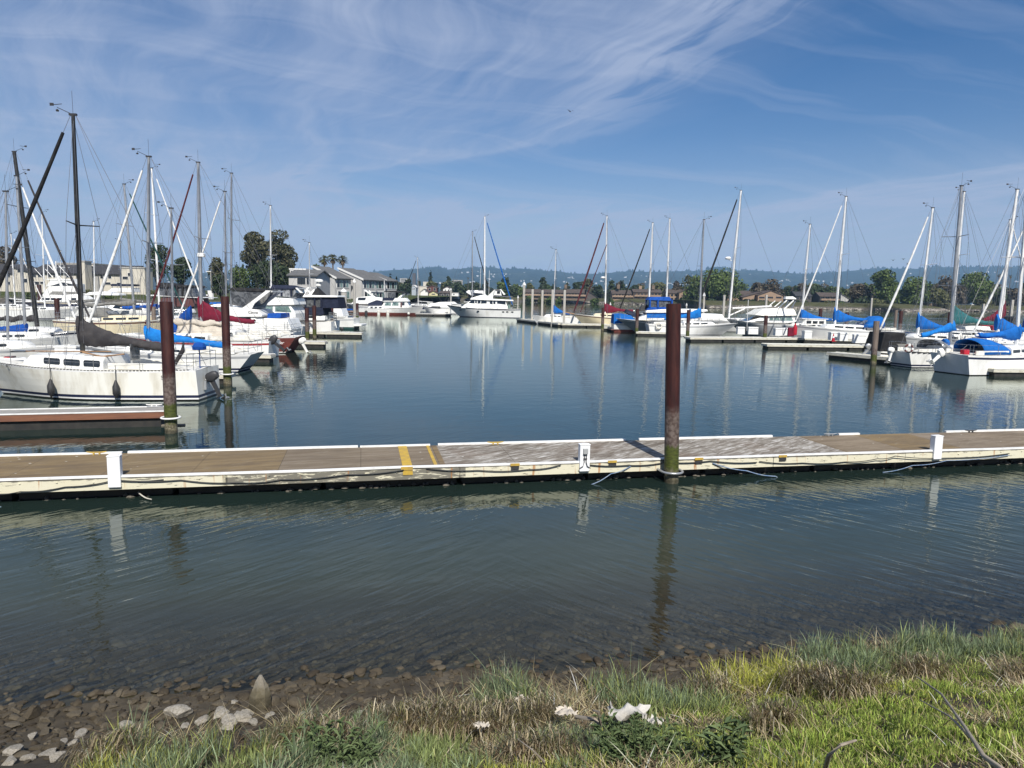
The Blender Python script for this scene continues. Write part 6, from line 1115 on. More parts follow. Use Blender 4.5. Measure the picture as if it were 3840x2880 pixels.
# ------------------------------------------------------------------ far land
def land(name, pts_front, depth, z0, z1, m, label, step=4, rough=.25):
    """bank rising from the waterline: pts_front = list of (x,y) along the water"""
    P = [Vector((x, y, 0)) for x, y in pts_front]; L = [0]
    for a, c in zip(P, P[1:]): L.append(L[-1] + (c - a).length)
    n = int(L[-1] / step) + 2; V = []
    prof = [(-4, -1.6), (0, -.25), (2.5, z0 * .55), (6, z0), (14, z0 * .5 + z1 * .5), (26, z1), (depth, z1 + 1)]
    for i in range(n):
        s = L[-1] * i / (n - 1); k = max(j for j in range(len(L) - 1) if L[j] <= s + 1e-6); f = (s - L[k]) / (L[k + 1] - L[k]); p = P[k].lerp(P[k + 1], min(1, f)); 
        for d, z in prof: V.append((p.x, p.y + d + fbm(p.x * .05, d, 1) * 1.5, z + (fbm(p.x * .2, p.y * .2 + d, 1) * rough if d > 0 else 0)))
    k = len(prof); I = np.arange(n * k).reshape(n, k); Fq = np.stack([I[:-1, :-1], I[1:, :-1], I[1:, 1:], I[:-1, 1:]], -1).reshape(-1, 4)
    return tag(npmesh(name, np.array(V), Fq, m, smooth=True), label, 'ground', kind='structure')
def bankmat(name, a, c):
    m, t = newmat(name); g = t.n('ShaderNodeNewGeometry').outputs['Position']; sp = t.n('ShaderNodeSeparateXYZ'); t.l(g, sp.inputs[0])
    gr = t.ramp(t.noise(g, .35, 7, .65), [(.35, a), (.65, c)]); st = t.ramp(t.noise(g, 1.2, 6, .7), [(.35, (.05, .045, .038)), (.55, (.11, .10, .085)), (.7, (.24, .22, .19))])
    f = t.math('MULTIPLY', t.math('SUBTRACT', t.math('ADD', sp.outputs[2], t.math('MULTIPLY', t.noise(g, .5, 4), .8)), 1.5), 1.6, True)
    finish(t, t.mix(f, st, gr), .95, 0, t.noise(g, 1.5, 6), .8, .3, .1)
bankmat('bank_grass', (.035, .05, .014), (.075, .085, .03)); bankmat('bank_dry', (.045, .05, .018), (.095, .09, .045))
land('left_bank', [(-330, 168), (-90, 160), (-72, 158), (-57, 165), (-46, 178), (-38, 197), (-34, 226), (-50, 345)], 900, 1.6, 2.6, 'bank_grass', 'grassy bank behind the left hand boats')
fs = [PZ(u, v) for u, v in ((1400, 1121.5), (1750, 1128), (2000, 1134), (2240, 1138), (2560, 1150), (2660, 1157), (2860, 1156), (3250, 1164), (3400, 1170), (3560, 1166), (3840, 1174), (4200, 1180))]
land('far_bank', [(-260, fs[0].y + 40)] + [(p.x, p.y) for p in fs], 1500, 1.9, 3.2, 'bank_dry', 'far shore with dry grass and rocks', 5, .5)
fsx = [p.x for p in fs]; fsy = [p.y for p in fs]
def shore_y(x): return float(np.interp(x, fsx, fsy))
# riprap: stones along the far waterline
Vs, Fs, o_ = [], [], 0
for i in range(3200):
    x = random.uniform(fsx[2], fsx[-1]); u = x; y = shore_y(x) + random.uniform(-.5, 4.5); s = random.uniform(.25, .8); V, F = T1[random.randrange(9)]; Vs.append(V * [s * 1.3, s, s] + [x, y, .15 + (y - shore_y(x)) * .22]); Fs.append(F + o_); o_ += len(V)
tag(npmesh('riprap', np.concatenate(Vs), np.concatenate(Fs), 'riprap'), 'pale stone riprap along the far waterline', 'rocks', kind='stuff')
# ------------------------------------------------------------------ trees
def leaf_mesh(name, lobes, n, size, m, parent, flat=.0):
    w = np.array([l[3] * l[4] * l[5] for l in lobes]) ** .75; k = RNG.choice(len(lobes), n, p=w / w.sum()); L = np.array(lobes)[k]
    d = RNG.normal(0, 1, (n, 3)); d /= np.linalg.norm(d, axis=1, keepdims=True); r = RNG.random((n, 1)) ** .33; r = .45 + .58 * r; cn = L[:, :3] + d * r * L[:, 3:6]
    nn = d + RNG.normal(0, .7, (n, 3)); nn /= np.linalg.norm(nn, axis=1, keepdims=True); a = np.cross(nn, RNG.normal(0, 1, (n, 3))); a /= np.linalg.norm(a, axis=1, keepdims=True); c = np.cross(nn, a)
    s = size * RNG.uniform(.5, 1.35, (n, 1)); V = np.stack([cn - a * s, cn - c * s * .6, cn + a * s, cn + c * s * .6], 1).reshape(-1, 3); F = np.arange(n * 4).reshape(n, 4)
    return npmesh(name, V, F, m, parent=parent)
def tree(label, u, vb, vt, D, wpx, m='leaf_dark', n=1500, shape='round', group=None, trunk_h=.25, name='tree', size=None, lob=9, zb=2.2, mtr='bark'):
    p = PD(u, vb, D); top = PD(u, vt, D).z; zb = min(zb, p.z) if zb else p.z; h = top - zb; wd = wpx * D / FPX; o = thing(name, label, 'tree', (p.x, D, zb), random.uniform(-.3, .3), group); rr = random.Random(int(u * 7 + D)); lobes = []
    if shape == 'conifer':
        for i in range(11): q = i / 10; r = wd / 2 * (1 - q) ** .8 + .15; lobes.append((rr.uniform(-.1, .1) * r, rr.uniform(-.1, .1) * r, h * (.10 + .88 * q), r, r, h * .06))
    else:
        for i in range(lob):
            a = rr.uniform(0, 6.283); q = rr.random() ** .5; zc = trunk_h + (1 - trunk_h) * rr.uniform(.12, .86); lim = math.sin(math.pi * min(.95, max(.12, (zc - trunk_h) / (1 - trunk_h) * .9 + .08))) ** .6
            r = wd * rr.uniform(.14, .25); lobes.append((math.cos(a) * (wd / 2 - r) * q * lim, math.sin(a) * (wd / 2 - r) * q * lim, h * zc if h * zc + r * .8 < h else h - r * .8, r, r, r * rr.uniform(.65, .95)))
        lobes.append((rr.uniform(-.1, .1) * wd, 0, h - wd * .13, wd * .2, wd * .2, wd * .13)); lobes.append((0, 0, h * (trunk_h + 1) / 2, wd * .3, wd * .3, h * (1 - trunk_h) * .36))
    b = MB(); tr = max(.12, h * .022); b.tube([(0, 0, -.6), (rr.uniform(-.3, .3), 0, h * .3), (rr.uniform(-.4, .4), 0, h * .8)], [tr * 1.25, tr, tr * .3], 7)
    for l in lobes[:5]: b.tube([(0, 0, h * trunk_h * .7), (l[0] * .5, l[1] * .5, h * trunk_h * .4 + l[2] * .55), (l[0], l[1], l[2])], [tr * .55, tr * .38, tr * .12], 5)
    b.build('trunk', mtr, o); leaf_mesh('crown', lobes, n, size or max(.22, D / FPX * 3.2), m, o); return o
def palm(label, u, vb, vt, D, wpx, group=None, n=58, zb=2.2):
    p = PD(u, vb, D); top = PD(u, vt, D).z; r = wpx * D / FPX / 2; zc = top - r * .62; o = thing('palm_tree', label, 'palm tree', (p.x, D, zb), 0, group); h = zc - zb; b = MB(); b.tube([(0, 0, -.4), (.1, 0, h * .5), (0, 0, h)], [r * .17, r * .11, r * .13], 8); b.build('trunk', 'palm_trunk', o)
    rr = random.Random(int(u)); b = MB(); b2 = MB()
    for i in range(n + 22):
        dead = i >= n; a = rr.uniform(0, 6.283); el = rr.uniform(-.5, 1.35) if not dead else rr.uniform(-1.45, -.75); l = r * rr.uniform(.8, 1.1) * (1 if not dead else .85); ca, sa = math.cos(a), math.sin(a); pts = []
        for k in range(4):
            q = k / 3; d = l * q; dr_ = .55 * q * q * l * .5; pts.append(Vector((ca * d * math.cos(el), sa * d * math.cos(el), h + d * math.sin(el) - dr_)))
        side = Vector((-sa, ca, 0)); tgt = b2 if dead else b
        for k in range(3, 4):
            base = pts[2] * .45 + pts[1] * .55
            for j in range(-4, 5):
                f = j / 4; e = pts[3] * (1 - .25 * abs(f)) + pts[2] * (.25 * abs(f)) + side * f * l * .42 - Vector((0, 0, abs(f) * l * .12)); wv = (side * (1 - abs(f) * .6) + Vector((0, 0, .6 * f))) * l * .05; tgt.add([base - wv, base + wv, e], [(0, 1, 2)])
        w2 = side * r * .03; tgt.add([pts[0] - w2, pts[0] + w2, pts[2] + w2, pts[2] - w2], [(0, 1, 2, 3)])
    b.build('crown', 'leaf_palm', o); b2.build('dead_fronds', 'frond_dead', o); return o
D0 = 216
tree('huge dark eucalyptus left of the palms, tallest tree on the left', 1040, 1120, 862, D0, 165, 'leaf_euc', 6000, lob=16, trunk_h=.12, size=.42)
tree('rounded left crown of dark eucalyptus leaning from the tallest tree', 965, 1120, 868, D0 + 2, 118, 'leaf_euc', 4000, lob=12, trunk_h=.36, size=.42)
tree('dark spreading tree standing in front of the tall eucalyptus', 1020, 1125, 975, 208, 215, 'leaf_dark', 5200, lob=14, trunk_h=.04, size=.40)
tree('dark tree left of the tall eucalyptus behind the second pile masts', 812, 1120, 966, 185, 88, 'leaf_euc', 2200, size=.32); tree('green bushy tree below the small conifers', 905, 1125, 1000, 200, 110, 'leaf_green', 1800, trunk_h=.1, size=.32)
tree('dark pine crowned tree behind the left masts', 590, 1120, 918, 195, 120, 'leaf_dark', 2600, trunk_h=.4, size=.34); tree('multi stemmed tree with dark crown in front of the cream townhouses', 690, 1115, 968, 180, 105, 'leaf_dark', 2300, trunk_h=.35, size=.32)
tree('reddish brown tree at the far left edge', 20, 1090, 925, 215, 110, 'leaf_brown', 2000, size=.36); tree('tree with dark crown beside the green lawn behind the left boats', 830, 1130, 1030, 150, 80, 'leaf_dark', 1500, trunk_h=.1, size=.28)
tree('left small conifer beside the tall eucalyptus', 889, 1060, 988, 260, 32, 'leaf_conifer', 700, 'conifer', size=.4); tree('right small conifer beside the tall eucalyptus', 913, 1060, 988, 262, 28, 'leaf_conifer', 700, 'conifer', size=.4)
tree('olive green tree behind the grey condominiums', 1190, 1050, 990, 230, 60, 'leaf_green', 1300, size=.3)
for u, vt, l in ((1217, 957, 'left of the three palms over the grey condominiums'), (1249, 951, 'middle one of the three palms over the grey condominiums'), (1286, 957, 'right one of the three palms over the grey condominiums')): palm(l, u, 1080, vt, 214, 46)
GC = 'trees on the far shore'
def F_(x, y): return 1250 + x / 4.424, 900 + y / 4.424
for fx, top, bot, w_, D, k, m_, l in ((945, 575, 790, 90, 420, 'conifer', 'leaf_conifer', 'ragged dark conifer right of the grey condominiums'), (1050, 625, 800, 80, 430, 'conifer', 'leaf_conifer', 'smaller dark conifer right of the grey condominiums'), (1225, 650, 790, 230, 440, 'round', 'leaf_dark', 'broad dome shaped dark tree in the gap of the channel'), (1612, 510, 700, 120, 520, 'conifer', 'leaf_conifer', 'tall dark conifer over the brown gabled house'), (1910, 605, 720, 110, 520, 'round', 'leaf_dark', 'rounded dark tree right of the tall conifer'), (1640, 685, 840, 240, 500, 'round', 'leaf_olive', 'olive tree behind the brown gabled house'), (1850, 700, 850, 240, 500, 'round', 'leaf_olive', 'olive tree behind the white gabled house'), (2090, 690, 870, 240, 470, 'round', 'leaf_dark', 'dark broad tree right of the white gabled house'), (2330, 700, 900, 300, 460, 'round', 'leaf_dark', 'dark broad tree behind the motor yacht mast'), (1420, 690, 800, 80, 480, 'round', 'leaf_dark', 'small dark tree left of the tan office block')):
    u, v = F_(fx, bot); tree(l, u, v, F_(0, top)[1], D, w_ / 4.424, m_, 1100 if k == 'round' else 800, k, size=.85, trunk_h=.12)
for x, top, w_, k, m_, l in ((1895, 1040, 60, 'round', 'leaf_dark', 'dark tree right of the motor yacht arch'), (1902, 1037, 24, 'conifer', 'leaf_conifer', 'narrow conifer over the far brown condominiums, by the blue jib'), (1935, 1065, 70, 'round', 'leaf_green', 'green tree at the left end of the brown condominiums'), (1925, 1095, 60, 'round', 'leaf_dark', 'dark bush above the shore by the white capped pile'), (2035, 1040, 38, 'round', 'leaf_dark', 'slim dark tree over the brown condominium roofs'), (2072, 1065, 30, 'conifer', 'leaf_conifer', 'small conifer over the brown condominium roofs'), (1985, 1062, 40, 'round', 'leaf_olive', 'bare olive tree behind the brown condominiums'), (2125, 1062, 24, 'round', 'leaf_dark', 'small dark round tree behind the concrete pile'), (2165, 1057, 50, 'round', 'leaf_dark', 'dark tree left of the maroon jib'), (2205, 1046, 56, 'round', 'leaf_euc', 'brownish tall tree crossed by the maroon jib'), (2243, 1068, 66, 'round', 'leaf_dark', 'dense dark tree left of the red sail cover mast'), (2289, 1052, 38, 'round', 'leaf_dark', 'ragged tree right of the red sail cover mast'), (2333, 1051, 30, 'round', 'leaf_dark', 'two lobed tree over the brown condominium with skylights'), (2378, 1068, 44, 'round', 'leaf_dark', 'low dark tree behind the condominium with skylights'), (2460, 1058, 90, 'round', 'leaf_olive', 'olive bare tree behind the blue bridge enclosure'), (2533, 1054, 36, 'round', 'leaf_brown', 'dark brown tree left of the big willow'), (2585, 1032, 100, 'round', 'leaf_olive', 'tawny green willow left of the largest shore tree'), (2900, 1048, 90, 'round', 'leaf_brown', 'dark brown broad tree over the tan gabled houses'), (2845, 1060, 70, 'round', 'leaf_brown', 'brown tree left over the tan gabled houses'), (2945, 1072, 60, 'round', 'leaf_dark', 'dark tree right of the tan gabled houses'), (3005, 1062, 46, 'round', 'leaf_brown', 'brown tree left of the white motorsailer mast'), (3040, 1072, 44, 'round', 'leaf_dark', 'dark tree crossed by the white furled jib'), (3130, 1074, 70, 'round', 'leaf_green', 'light green tree behind the grey gabled house'), (3095, 1078, 50, 'round', 'leaf_dark', 'dark round tree over the grey gabled house'), (3180, 1082, 70, 'round', 'leaf_olive', 'olive tree right of the grey gabled house')):
    tree(l, x, 1135, top, 470 if x < 2500 else 430, w_ * 1.15, m_, 1000 if w_ > 35 else 600, k, size=.8, trunk_h=.08)
for x, top, w_, bot, D, n, m_, l, th in ((2695, 1008, 225, 1140, 405, 4200, 'leaf_shore', 'big spreading green tree on the far shore behind the radar mast', .08), (2615, 1030, 130, 1140, 408, 1800, 'leaf_shore', 'green tree joined to the left side of the biggest shore tree', .08), (3318, 1013, 128, 1150, 385, 3000, 'leaf_shore', 'big round green tree left of the long white jib', .06), (3425, 1035, 125, 1150, 395, 2400, 'leaf_shore', 'round green tree between the white masts on the right', .06), (3660, 1020, 140, 1150, 400, 3000, 'leaf_shore', 'big round green tree behind the tall right masts', .06), (3540, 1030, 110, 1130, 420, 1500, 'leaf_brown', 'bare grey brown tree between two round green trees', .1), (3220, 1064, 90, 1150, 395, 1600, 'leaf_brown', 'dark brown tree left of the big round green tree', .06), (3520, 1080, 110, 1150, 392, 1500, 'leaf_olive', 'yellowish bush tree right of the round green tree', .04), (3700, 1118, 80, 1155, 388, 1100, 'leaf_olive', 'olive bush above the riprap at right', .0), (3285, 1122, 76, 1160, 382, 1200, 'leaf_olive', 'low olive shrub at the waterline below the big round tree', .0), (3250, 1110, 120, 1155, 390, 1500, 'leaf_dark', 'dark shade tree beside the low olive shrub', .0), (3800, 1080, 100, 1155, 398, 1300, 'leaf_brown', 'brown scrub tree at the right edge', .05), (3750, 1098, 80, 1155, 398, 1000, 'leaf_dark', 'dark scrub tree behind the rightmost blue cover', .05)):
    tree(l, x, bot, top, D, w_, m_, n, 'round', size=.75, trunk_h=th, lob=13)
for u, vt, l, w_ in ((3737, 1026, 'slender palm left of the rightmost white mast', 16), (3780, 1030, 'slender palm touching the rightmost white mast', 16), (3185, 1067, 'small palm over the trees right of the grey gabled house', 11), (1754, 1038, 'small distant palm behind the motor yacht mast', 11)): palm(l, u, 1130, vt, 420, w_, None, 22, 3)
for i in range(150):
    u = random.choice((random.uniform(1420, 3840), random.uniform(2300, 3840))); dd = random.uniform(450, 620); tree('mixed tree in the belt behind the far shore houses', u, 1135, random.uniform(1060, 1096) - (8 if 1400 < u < 1900 else 0), dd, random.uniform(34, 95), random.choice(['leaf_green', 'leaf_olive', 'leaf_dark', 'leaf_dark', 'leaf_brown']), 480, 'round', 'tree belt behind the far shore houses', .05, 'tree', 1.0, 6)
# shrubs along the foot of the far buildings
for i in range(46):
    u = random.uniform(1950, 3830); D = 405 + random.uniform(-5, 25) if u < 2500 else random.uniform(392, 412); wp = random.uniform(18, 46); tree('low shrub on the far bank', u, 1142, random.uniform(1112, 1128) + (u - 2400) * .012, D, wp, random.choice(['leaf_green', 'leaf_olive', 'leaf_dark']), 260, 'round', 'shrubs on the far bank', .0, 'shrub', .7, 5)
for i in range(14): u = random.uniform(60, 900); tree('low shrub on the left bank', u, 1130, random.uniform(1085, 1105), random.uniform(158, 172), random.uniform(25, 55), random.choice(['leaf_green', 'leaf_olive']), 350, 'round', 'shrubs on the left bank', .0, 'shrub', .35, 5)
# ------------------------------------------------------------------ buildings
def house(label, u0, u1, vb, ve, vr, D, depth, wall, roof, gable='side', wins=(), rows=1, name='house', group=None, over=.4, chim=(), zb=None, wm='glass', half=None, balcony=False):
    """u0..u1 frontage, eave at ve, ridge at vr; gable 'side' (ridge along the front) or 'front' (gable faces us), 'flat', 'shedl'/'shedr'"""
    a, c = PD(u0, vb, D), PD(u1, vb, D); z0 = zb if zb is not None else min(a.z, 2.0); ze = PD((u0 + u1) / 2, ve, D).z; zr = PD((u0 + u1) / 2, vr, D).z; W = c.x - a.x; o = thing(name, label, 'building', ((a.x + c.x) / 2, D, z0), 0, group); ze -= z0; zr -= z0; w2 = W / 2
    b = MB(); b.box((0, depth / 2, ze / 2 - .3), (W, depth, ze + .6))
    if gable == 'front': b.prism([(-w2, ze), (w2, ze), (0, zr)], depth / 2 - .01, 0, 'y', depth / 2)
    if gable == 'shedl': b.prism([(-w2, ze), (w2, ze), (-w2, zr)], depth / 2 - .01, 0, 'y', depth / 2)
    if gable == 'shedr': b.prism([(-w2, ze), (w2, ze), (w2, zr)], depth / 2 - .01, 0, 'y', depth / 2)
    b.build('wall', wall, o)
    b = MB(); t_ = .25
    def slab(p, q, ya, yb):
        d = Vector((q[0] - p[0], q[1] - p[1])).normalized(); nx, nz = -d.y * t_, d.x * t_
        if nz < 0: nx, nz = -nx, -nz
        b.prism([(p[0], p[1]), (q[0], q[1]), (q[0] + nx, q[1] + nz), (p[0] + nx, p[1] + nz)], (yb - ya) / 2, 0, 'y', (ya + yb) / 2)
    if gable == 'front': slab((-w2 - over, ze - over * (zr - ze) / w2), (0, zr), -over, depth + over); slab((0, zr), (w2 + over, ze - over * (zr - ze) / w2), -over, depth + over)
    elif gable == 'side':
        hd = half or depth / 2; pts = [(-over, ze - over * (zr - ze) / hd), (hd, zr), (depth + over, ze)]
        for p, q in zip(pts, pts[1:]):
            d = Vector((q[0] - p[0], q[1] - p[1])).normalized(); nx, nz = -d.y * t_, d.x * t_
            V = [(x, y, z) for x in (-w2 - over, w2 + over) for y, z in (p, q, (q[0] + nx, q[1] + nz), (p[0] + nx, p[1] + nz))]; b.add(V, [(0, 1, 2, 3), (7, 6, 5, 4), (0, 4, 5, 1), (1, 5, 6, 2), (2, 6, 7, 3), (3, 7, 4, 0)])
    elif gable == 'shedl': slab((w2 + over, ze), (-w2 - over, zr), -over, depth + over)
    elif gable == 'shedr': slab((-w2 - over, ze), (w2 + over, zr), -over, depth + over)
    else: b.box((0, depth / 2, ze + .15), (W + .3, depth + .3, .3))
    b.build('roof', roof, o)
    if gable == 'side':
        b = MB()
        for sg in (1, -1): b.add([(sg * (w2 - .02), 0, ze - .01), (sg * (w2 - .02), depth, ze - .01), (sg * (w2 - .02), half or depth / 2, zr - .05)], [(0, 1, 2)])
        b.build('gable_wall', wall, o)
    for wu0, wv0, wu1, wv1 in wins:
        p, q = PD(wu0, wv1, D), PD(wu1, wv0, D); x0, x1 = p.x - o.location.x, q.x - o.location.x; za, zb_ = p.z - z0, q.z - z0
        fr = MB(); fr.box(((x0 + x1) / 2, -.03, (za + zb_) / 2), (x1 - x0 + .16, .10, zb_ - za + .16)); f_ = fr.build('window', 'house_white' if wm != 'dark' else wall, o); g = MB(); g.box(((x0 + x1) / 2, -.07, (za + zb_) / 2), (x1 - x0, .08, zb_ - za)); g.build('pane', 'glass', f_)
    for cx_, cw, cz in chim: b = MB(); b.box((cx_, depth * .4, cz), (cw, cw, 2.4)); b.build('chimney', wall, o)
    if balcony:
        b = MB(); b.box((0, -.6, ze * .5), (W * .94, 1.2, .18)); b.box((0, -1.17, ze * .5 + .5), (W * .94, .06, .9)); b.build('balcony', 'siding_tan', o)
    return o
def grid(u0, u1, n, rows, wf=.6): 
    r = []
    for k in range(n):
        c = u0 + (u1 - u0) * (k + .5) / n; w_ = (u1 - u0) / n * wf / 2
        for a, b_ in rows: r.append((c - w_, a, c + w_, b_))
    return r
def A_(x, y): return x / 3.687, 850 + y / 3.687
def ahouse(label, x0, x1, yb, ye, yr, D, wall, roof, gable, wins, depth=12, **k): return house(label, A_(x0, 0)[0], A_(x1, 0)[0], A_(0, yb)[1], A_(0, ye)[1], A_(0, yr)[1], D, depth, wall, roof, gable, [(*A_(a, b_), *A_(c, d)) for a, b_, c, d in wins], name='townhouse', **k)
ahouse('cream townhouse with steep dark roof at the far left edge', -400, 200, 830, 640, 515, 190, 'stucco_cream', 'shingle', 'side', [(90, 645, 140, 695), (-60, 640, -10, 700), (90, 760, 140, 800)])
ahouse('cream townhouse behind the leaning black mast', 205, 440, 830, 640, 560, 188, 'stucco_cream', 'shingle', 'shedl', [(250, 590, 290, 630), (330, 720, 380, 770)])
ahouse('cream townhouse with long dark roof left of the pale stair tower', 440, 1060, 830, 645, 525, 186, 'stucco_cream', 'shingle', 'side', [(445, 650, 500, 695), (530, 650, 600, 695), (670, 650, 710, 695), (740, 650, 790, 700), (920, 650, 960, 700), (470, 760, 540, 800), (560, 760, 610, 790), (900, 780, 960, 820)])
ahouse('flat topped upper block behind the townhouse roofs', 780, 1320, 700, 515, 500, 205, 'stucco_cream', 'concrete', 'flat', [(785, 535, 840, 575), (895, 535, 930, 570), (1200, 545, 1235, 590), (1252, 548, 1290, 590)])
ahouse('pale square stair tower between the cream townhouses', 1095, 1188, 860, 485, 480, 182, 'stucco_cream', 'concrete', 'flat', [], depth=3)
ahouse('cream townhouse with broad dark roof right of the stair tower', 1190, 1800, 850, 660, 535, 186, 'stucco_cream', 'shingle', 'side', [(1235, 665, 1280, 710), (1390, 668, 1430, 715), (1500, 680, 1540, 715), (1660, 690, 1700, 720), (1220, 780, 1300, 830), (1450, 770, 1530, 800), (1620, 775, 1690, 800)])
ahouse('tall cream end house with sloping parapet at the right of the townhouses', 1680, 2010, 860, 575, 565, 183, 'stucco_cream', 'concrete', 'flat', [(1770, 640, 1800, 680), (1700, 690, 1770, 725)], depth=4)
for i, (x0, x1, yb, ye, yr, l) in enumerate(((1180, 1450, 700, 655, 610, 'dark dormer of the townhouse right of the tower'),)): pass
# grey condominiums by the water: shed roofed blocks turned to the fairway
def shed(label, ux, vb, D, depth, w_, vlow, vhigh, ang, wins, name='condominium'):
    p = PD(ux, vb, D); z0 = 2.0; zl = PD(ux, vlow, D).z - z0; far_ = D + depth * math.sin(-ang) if False else D; zh = zl + depth * .40 if vhigh is None else vhigh
    o = thing(name, label, 'building', (p.x, D, z0), ang); b = MB(); b.prism([(-depth, -.6), (0, -.6), (0, zl), (-depth, zh)], w_ / 2, 0, 'y', w_ / 2); b.build('wall', 'stucco_grey', o)
    b = MB(); d = Vector((depth, zl - zh)).normalized(); nx, nz = -d.y * .25, d.x * .25; b.prism([(-depth - .3, zh + .12), (.7, zl - .7 * (zh - zl) / depth), (.7 + nx, zl - .7 * (zh - zl) / depth + nz), (-depth - .3 + nx, zh + .12 + nz)], w_ / 2 + .1, 0, 'y', w_ / 2); b.build('roof', 'shingle_grey', o)
    b = MB(); b.prism([(-depth - .32, zh - .08), (.72, zl - .28), (.72, zl + .25), (-depth - .32, zh + .42)], .06, 0, 'y', -.18); b.build('fascia', 'house_white', o)
    for y0, y1, za, zb_, nn in wins:
        f = MB(); f.box((.04, (y0 + y1) / 2, (za + zb_) / 2), (.12, y1 - y0 + .25, zb_ - za + .25)); f_ = f.build('window', 'house_white', o)
        for k in range(nn): g = MB(); ww = (y1 - y0) / nn; g.box((.09, y0 + (k + .5) * ww, (za + zb_) / 2), (.10, ww - .22, zb_ - za - .1)); g.build('pane', 'green_glass' if k % 2 else 'glass', f_)
    return o
AN = math.radians(-38)
ew = [(1.0, 5.5, 3.6, 6.2, 4), (1.5, 6.0, .4, 2.5, 4)]
AN = math.radians(-24); ew = [(.8, 5.9, 3.3, 5.3, 4), (1.2, 6.2, .4, 2.3, 4)]
shed('grey condominium with white framed windows, nearest the boats under the palms', cu('E', 1430), 1105, 190, 7.2, 7.0, 850 + 775 / 4.022, 8.6, AN, ew)
shed('grey condominium second from the left in the waterside row', cu('E', 1835), 1105, 197, 7.6, 7.0, 850 + 797 / 4.022, 8.5, AN, ew)
shed('grey condominium third from the left in the waterside row', cu('E', 1985), 1105, 204, 7.6, 7.0, 850 + 806 / 4.022, 8.3, AN, ew)
shed('small grey condominium at the right end of the waterside row', cu('E', 2190), 1105, 212, 6.5, 6, 850 + 815 / 4.022, 7.8, AN, ew)
house('grey condominium block with clerestory windows behind the dark eucalyptus', cu('E', 740), cu('E', 1150), 1100, 850 + 745 / 4.022, 850 + 655 / 4.022, 158, 12, 'stucco_grey', 'shingle_grey', 'side', [(cu('E', a), 850 + 770 / 4.022, cu('E', a + 60), 850 + 870 / 4.022) for a in (865, 930, 1005)], name='condominium')
house('flat roofed penthouse with a strip of small windows above the grey block', cu('E', 755), cu('E', 990), 1050, 850 + 650 / 4.022, 850 + 640 / 4.022, 166, 6, 'house_white', 'house_white', 'flat', [(cu('E', 765 + 38 * i), 850 + 668 / 4.022, cu('E', 793 + 38 * i), 850 + 690 / 4.022) for i in range(6)], name='condominium')
# gap of the channel: small gabled houses and distant blocks
def fh(label, x0, x1, yb, ye, yr, D, wall, roof, gable, wins=(), depth=9, **k): return house(label, cu('F', x0), cu('F', x1), 900 + yb / 4.424, 900 + ye / 4.424, 900 + yr / 4.424, D, depth, wall, roof, gable, [(cu('F', a), 900 + b_ / 4.424, cu('F', c), 900 + d / 4.424) for a, b_, c, d in wins], zb=2.0, **k)
fh('maroon house with white window frames in the channel gap', 1555, 1720, 870, 790, 755, 452, 'house_maroon', 'shingle_brown', 'front', [(1580, 800, 1615, 835), (1665, 795, 1700, 835)])
fh('pale yellow cottage below the maroon house', 1585, 1730, 950, 885, 850, 448, 'house_yellow', 'shingle_brown', 'front', [(1630, 890, 1690, 905)])
fh('white gabled house with brown roof in the channel gap', 1820, 1955, 870, 810, 775, 455, 'house_white', 'shingle_brown', 'front', [(1850, 820, 1865, 845), (1905, 820, 1925, 845)])
fh('dark roofed waterside house below the white gable', 1765, 1955, 960, 885, 850, 447, 'siding_dark', 'shingle_brown', 'side', [(1800, 900, 1830, 930), (1880, 900, 1910, 930)])
fh('white flat boathouse right of the dark roofed house', 1960, 2075, 940, 880, 868, 447, 'house_white', 'concrete', 'flat', [(1990, 890, 2010, 910)])
fh('light grey cottage with brown roof left of the maroon house', 1450, 1570, 900, 862, 815, 451, 'house_white', 'shingle_grey', 'front', [(1530, 845, 1545, 865)])
fh('blue grey house with gable in the channel gap', 1300, 1370, 880, 780, 750, 455, 'house_blue', 'house_white', 'front', [(1315, 800, 1330, 820), (1340, 800, 1352, 820)])
fh('long blue grey waterside building', 1050, 1235, 870, 800, 785, 458, 'house_blue', 'shingle_grey', 'side', [(1080, 815, 1100, 840), (1120, 815, 1140, 840), (1160, 815, 1180, 840), (1200, 815, 1220, 840)])
fh('pale tan row house behind the cottages', 1380, 1555, 840, 770, 755, 470, 'stucco_cream', 'concrete', 'flat', [(1400, 785, 1420, 800)])
fh('distant white office block left of the dome shaped tree', 1105, 1225, 760, 640, 630, 900, 'concrete', 'concrete', 'flat', [(1120, 650, 1210, 658), (1120, 670, 1210, 678), (1120, 690, 1210, 698)])
fh('distant tan office block left of the tall conifer', 1490, 1570, 790, 695, 688, 700, 'stucco_cream', 'concrete', 'flat', []); fh('distant grey office block with strip windows', 1970, 2140, 760, 668, 662, 900, 'concrete', 'concrete', 'flat', [(1980, 680, 2130, 688), (1980, 700, 2130, 708), (1980, 720, 2130, 728)]); fh('slim dark glass tower far behind the sloop with black jib', 1310, 1362, 740, 552, 550, 1600, 'siding_dark', 'shingle', 'flat', [])
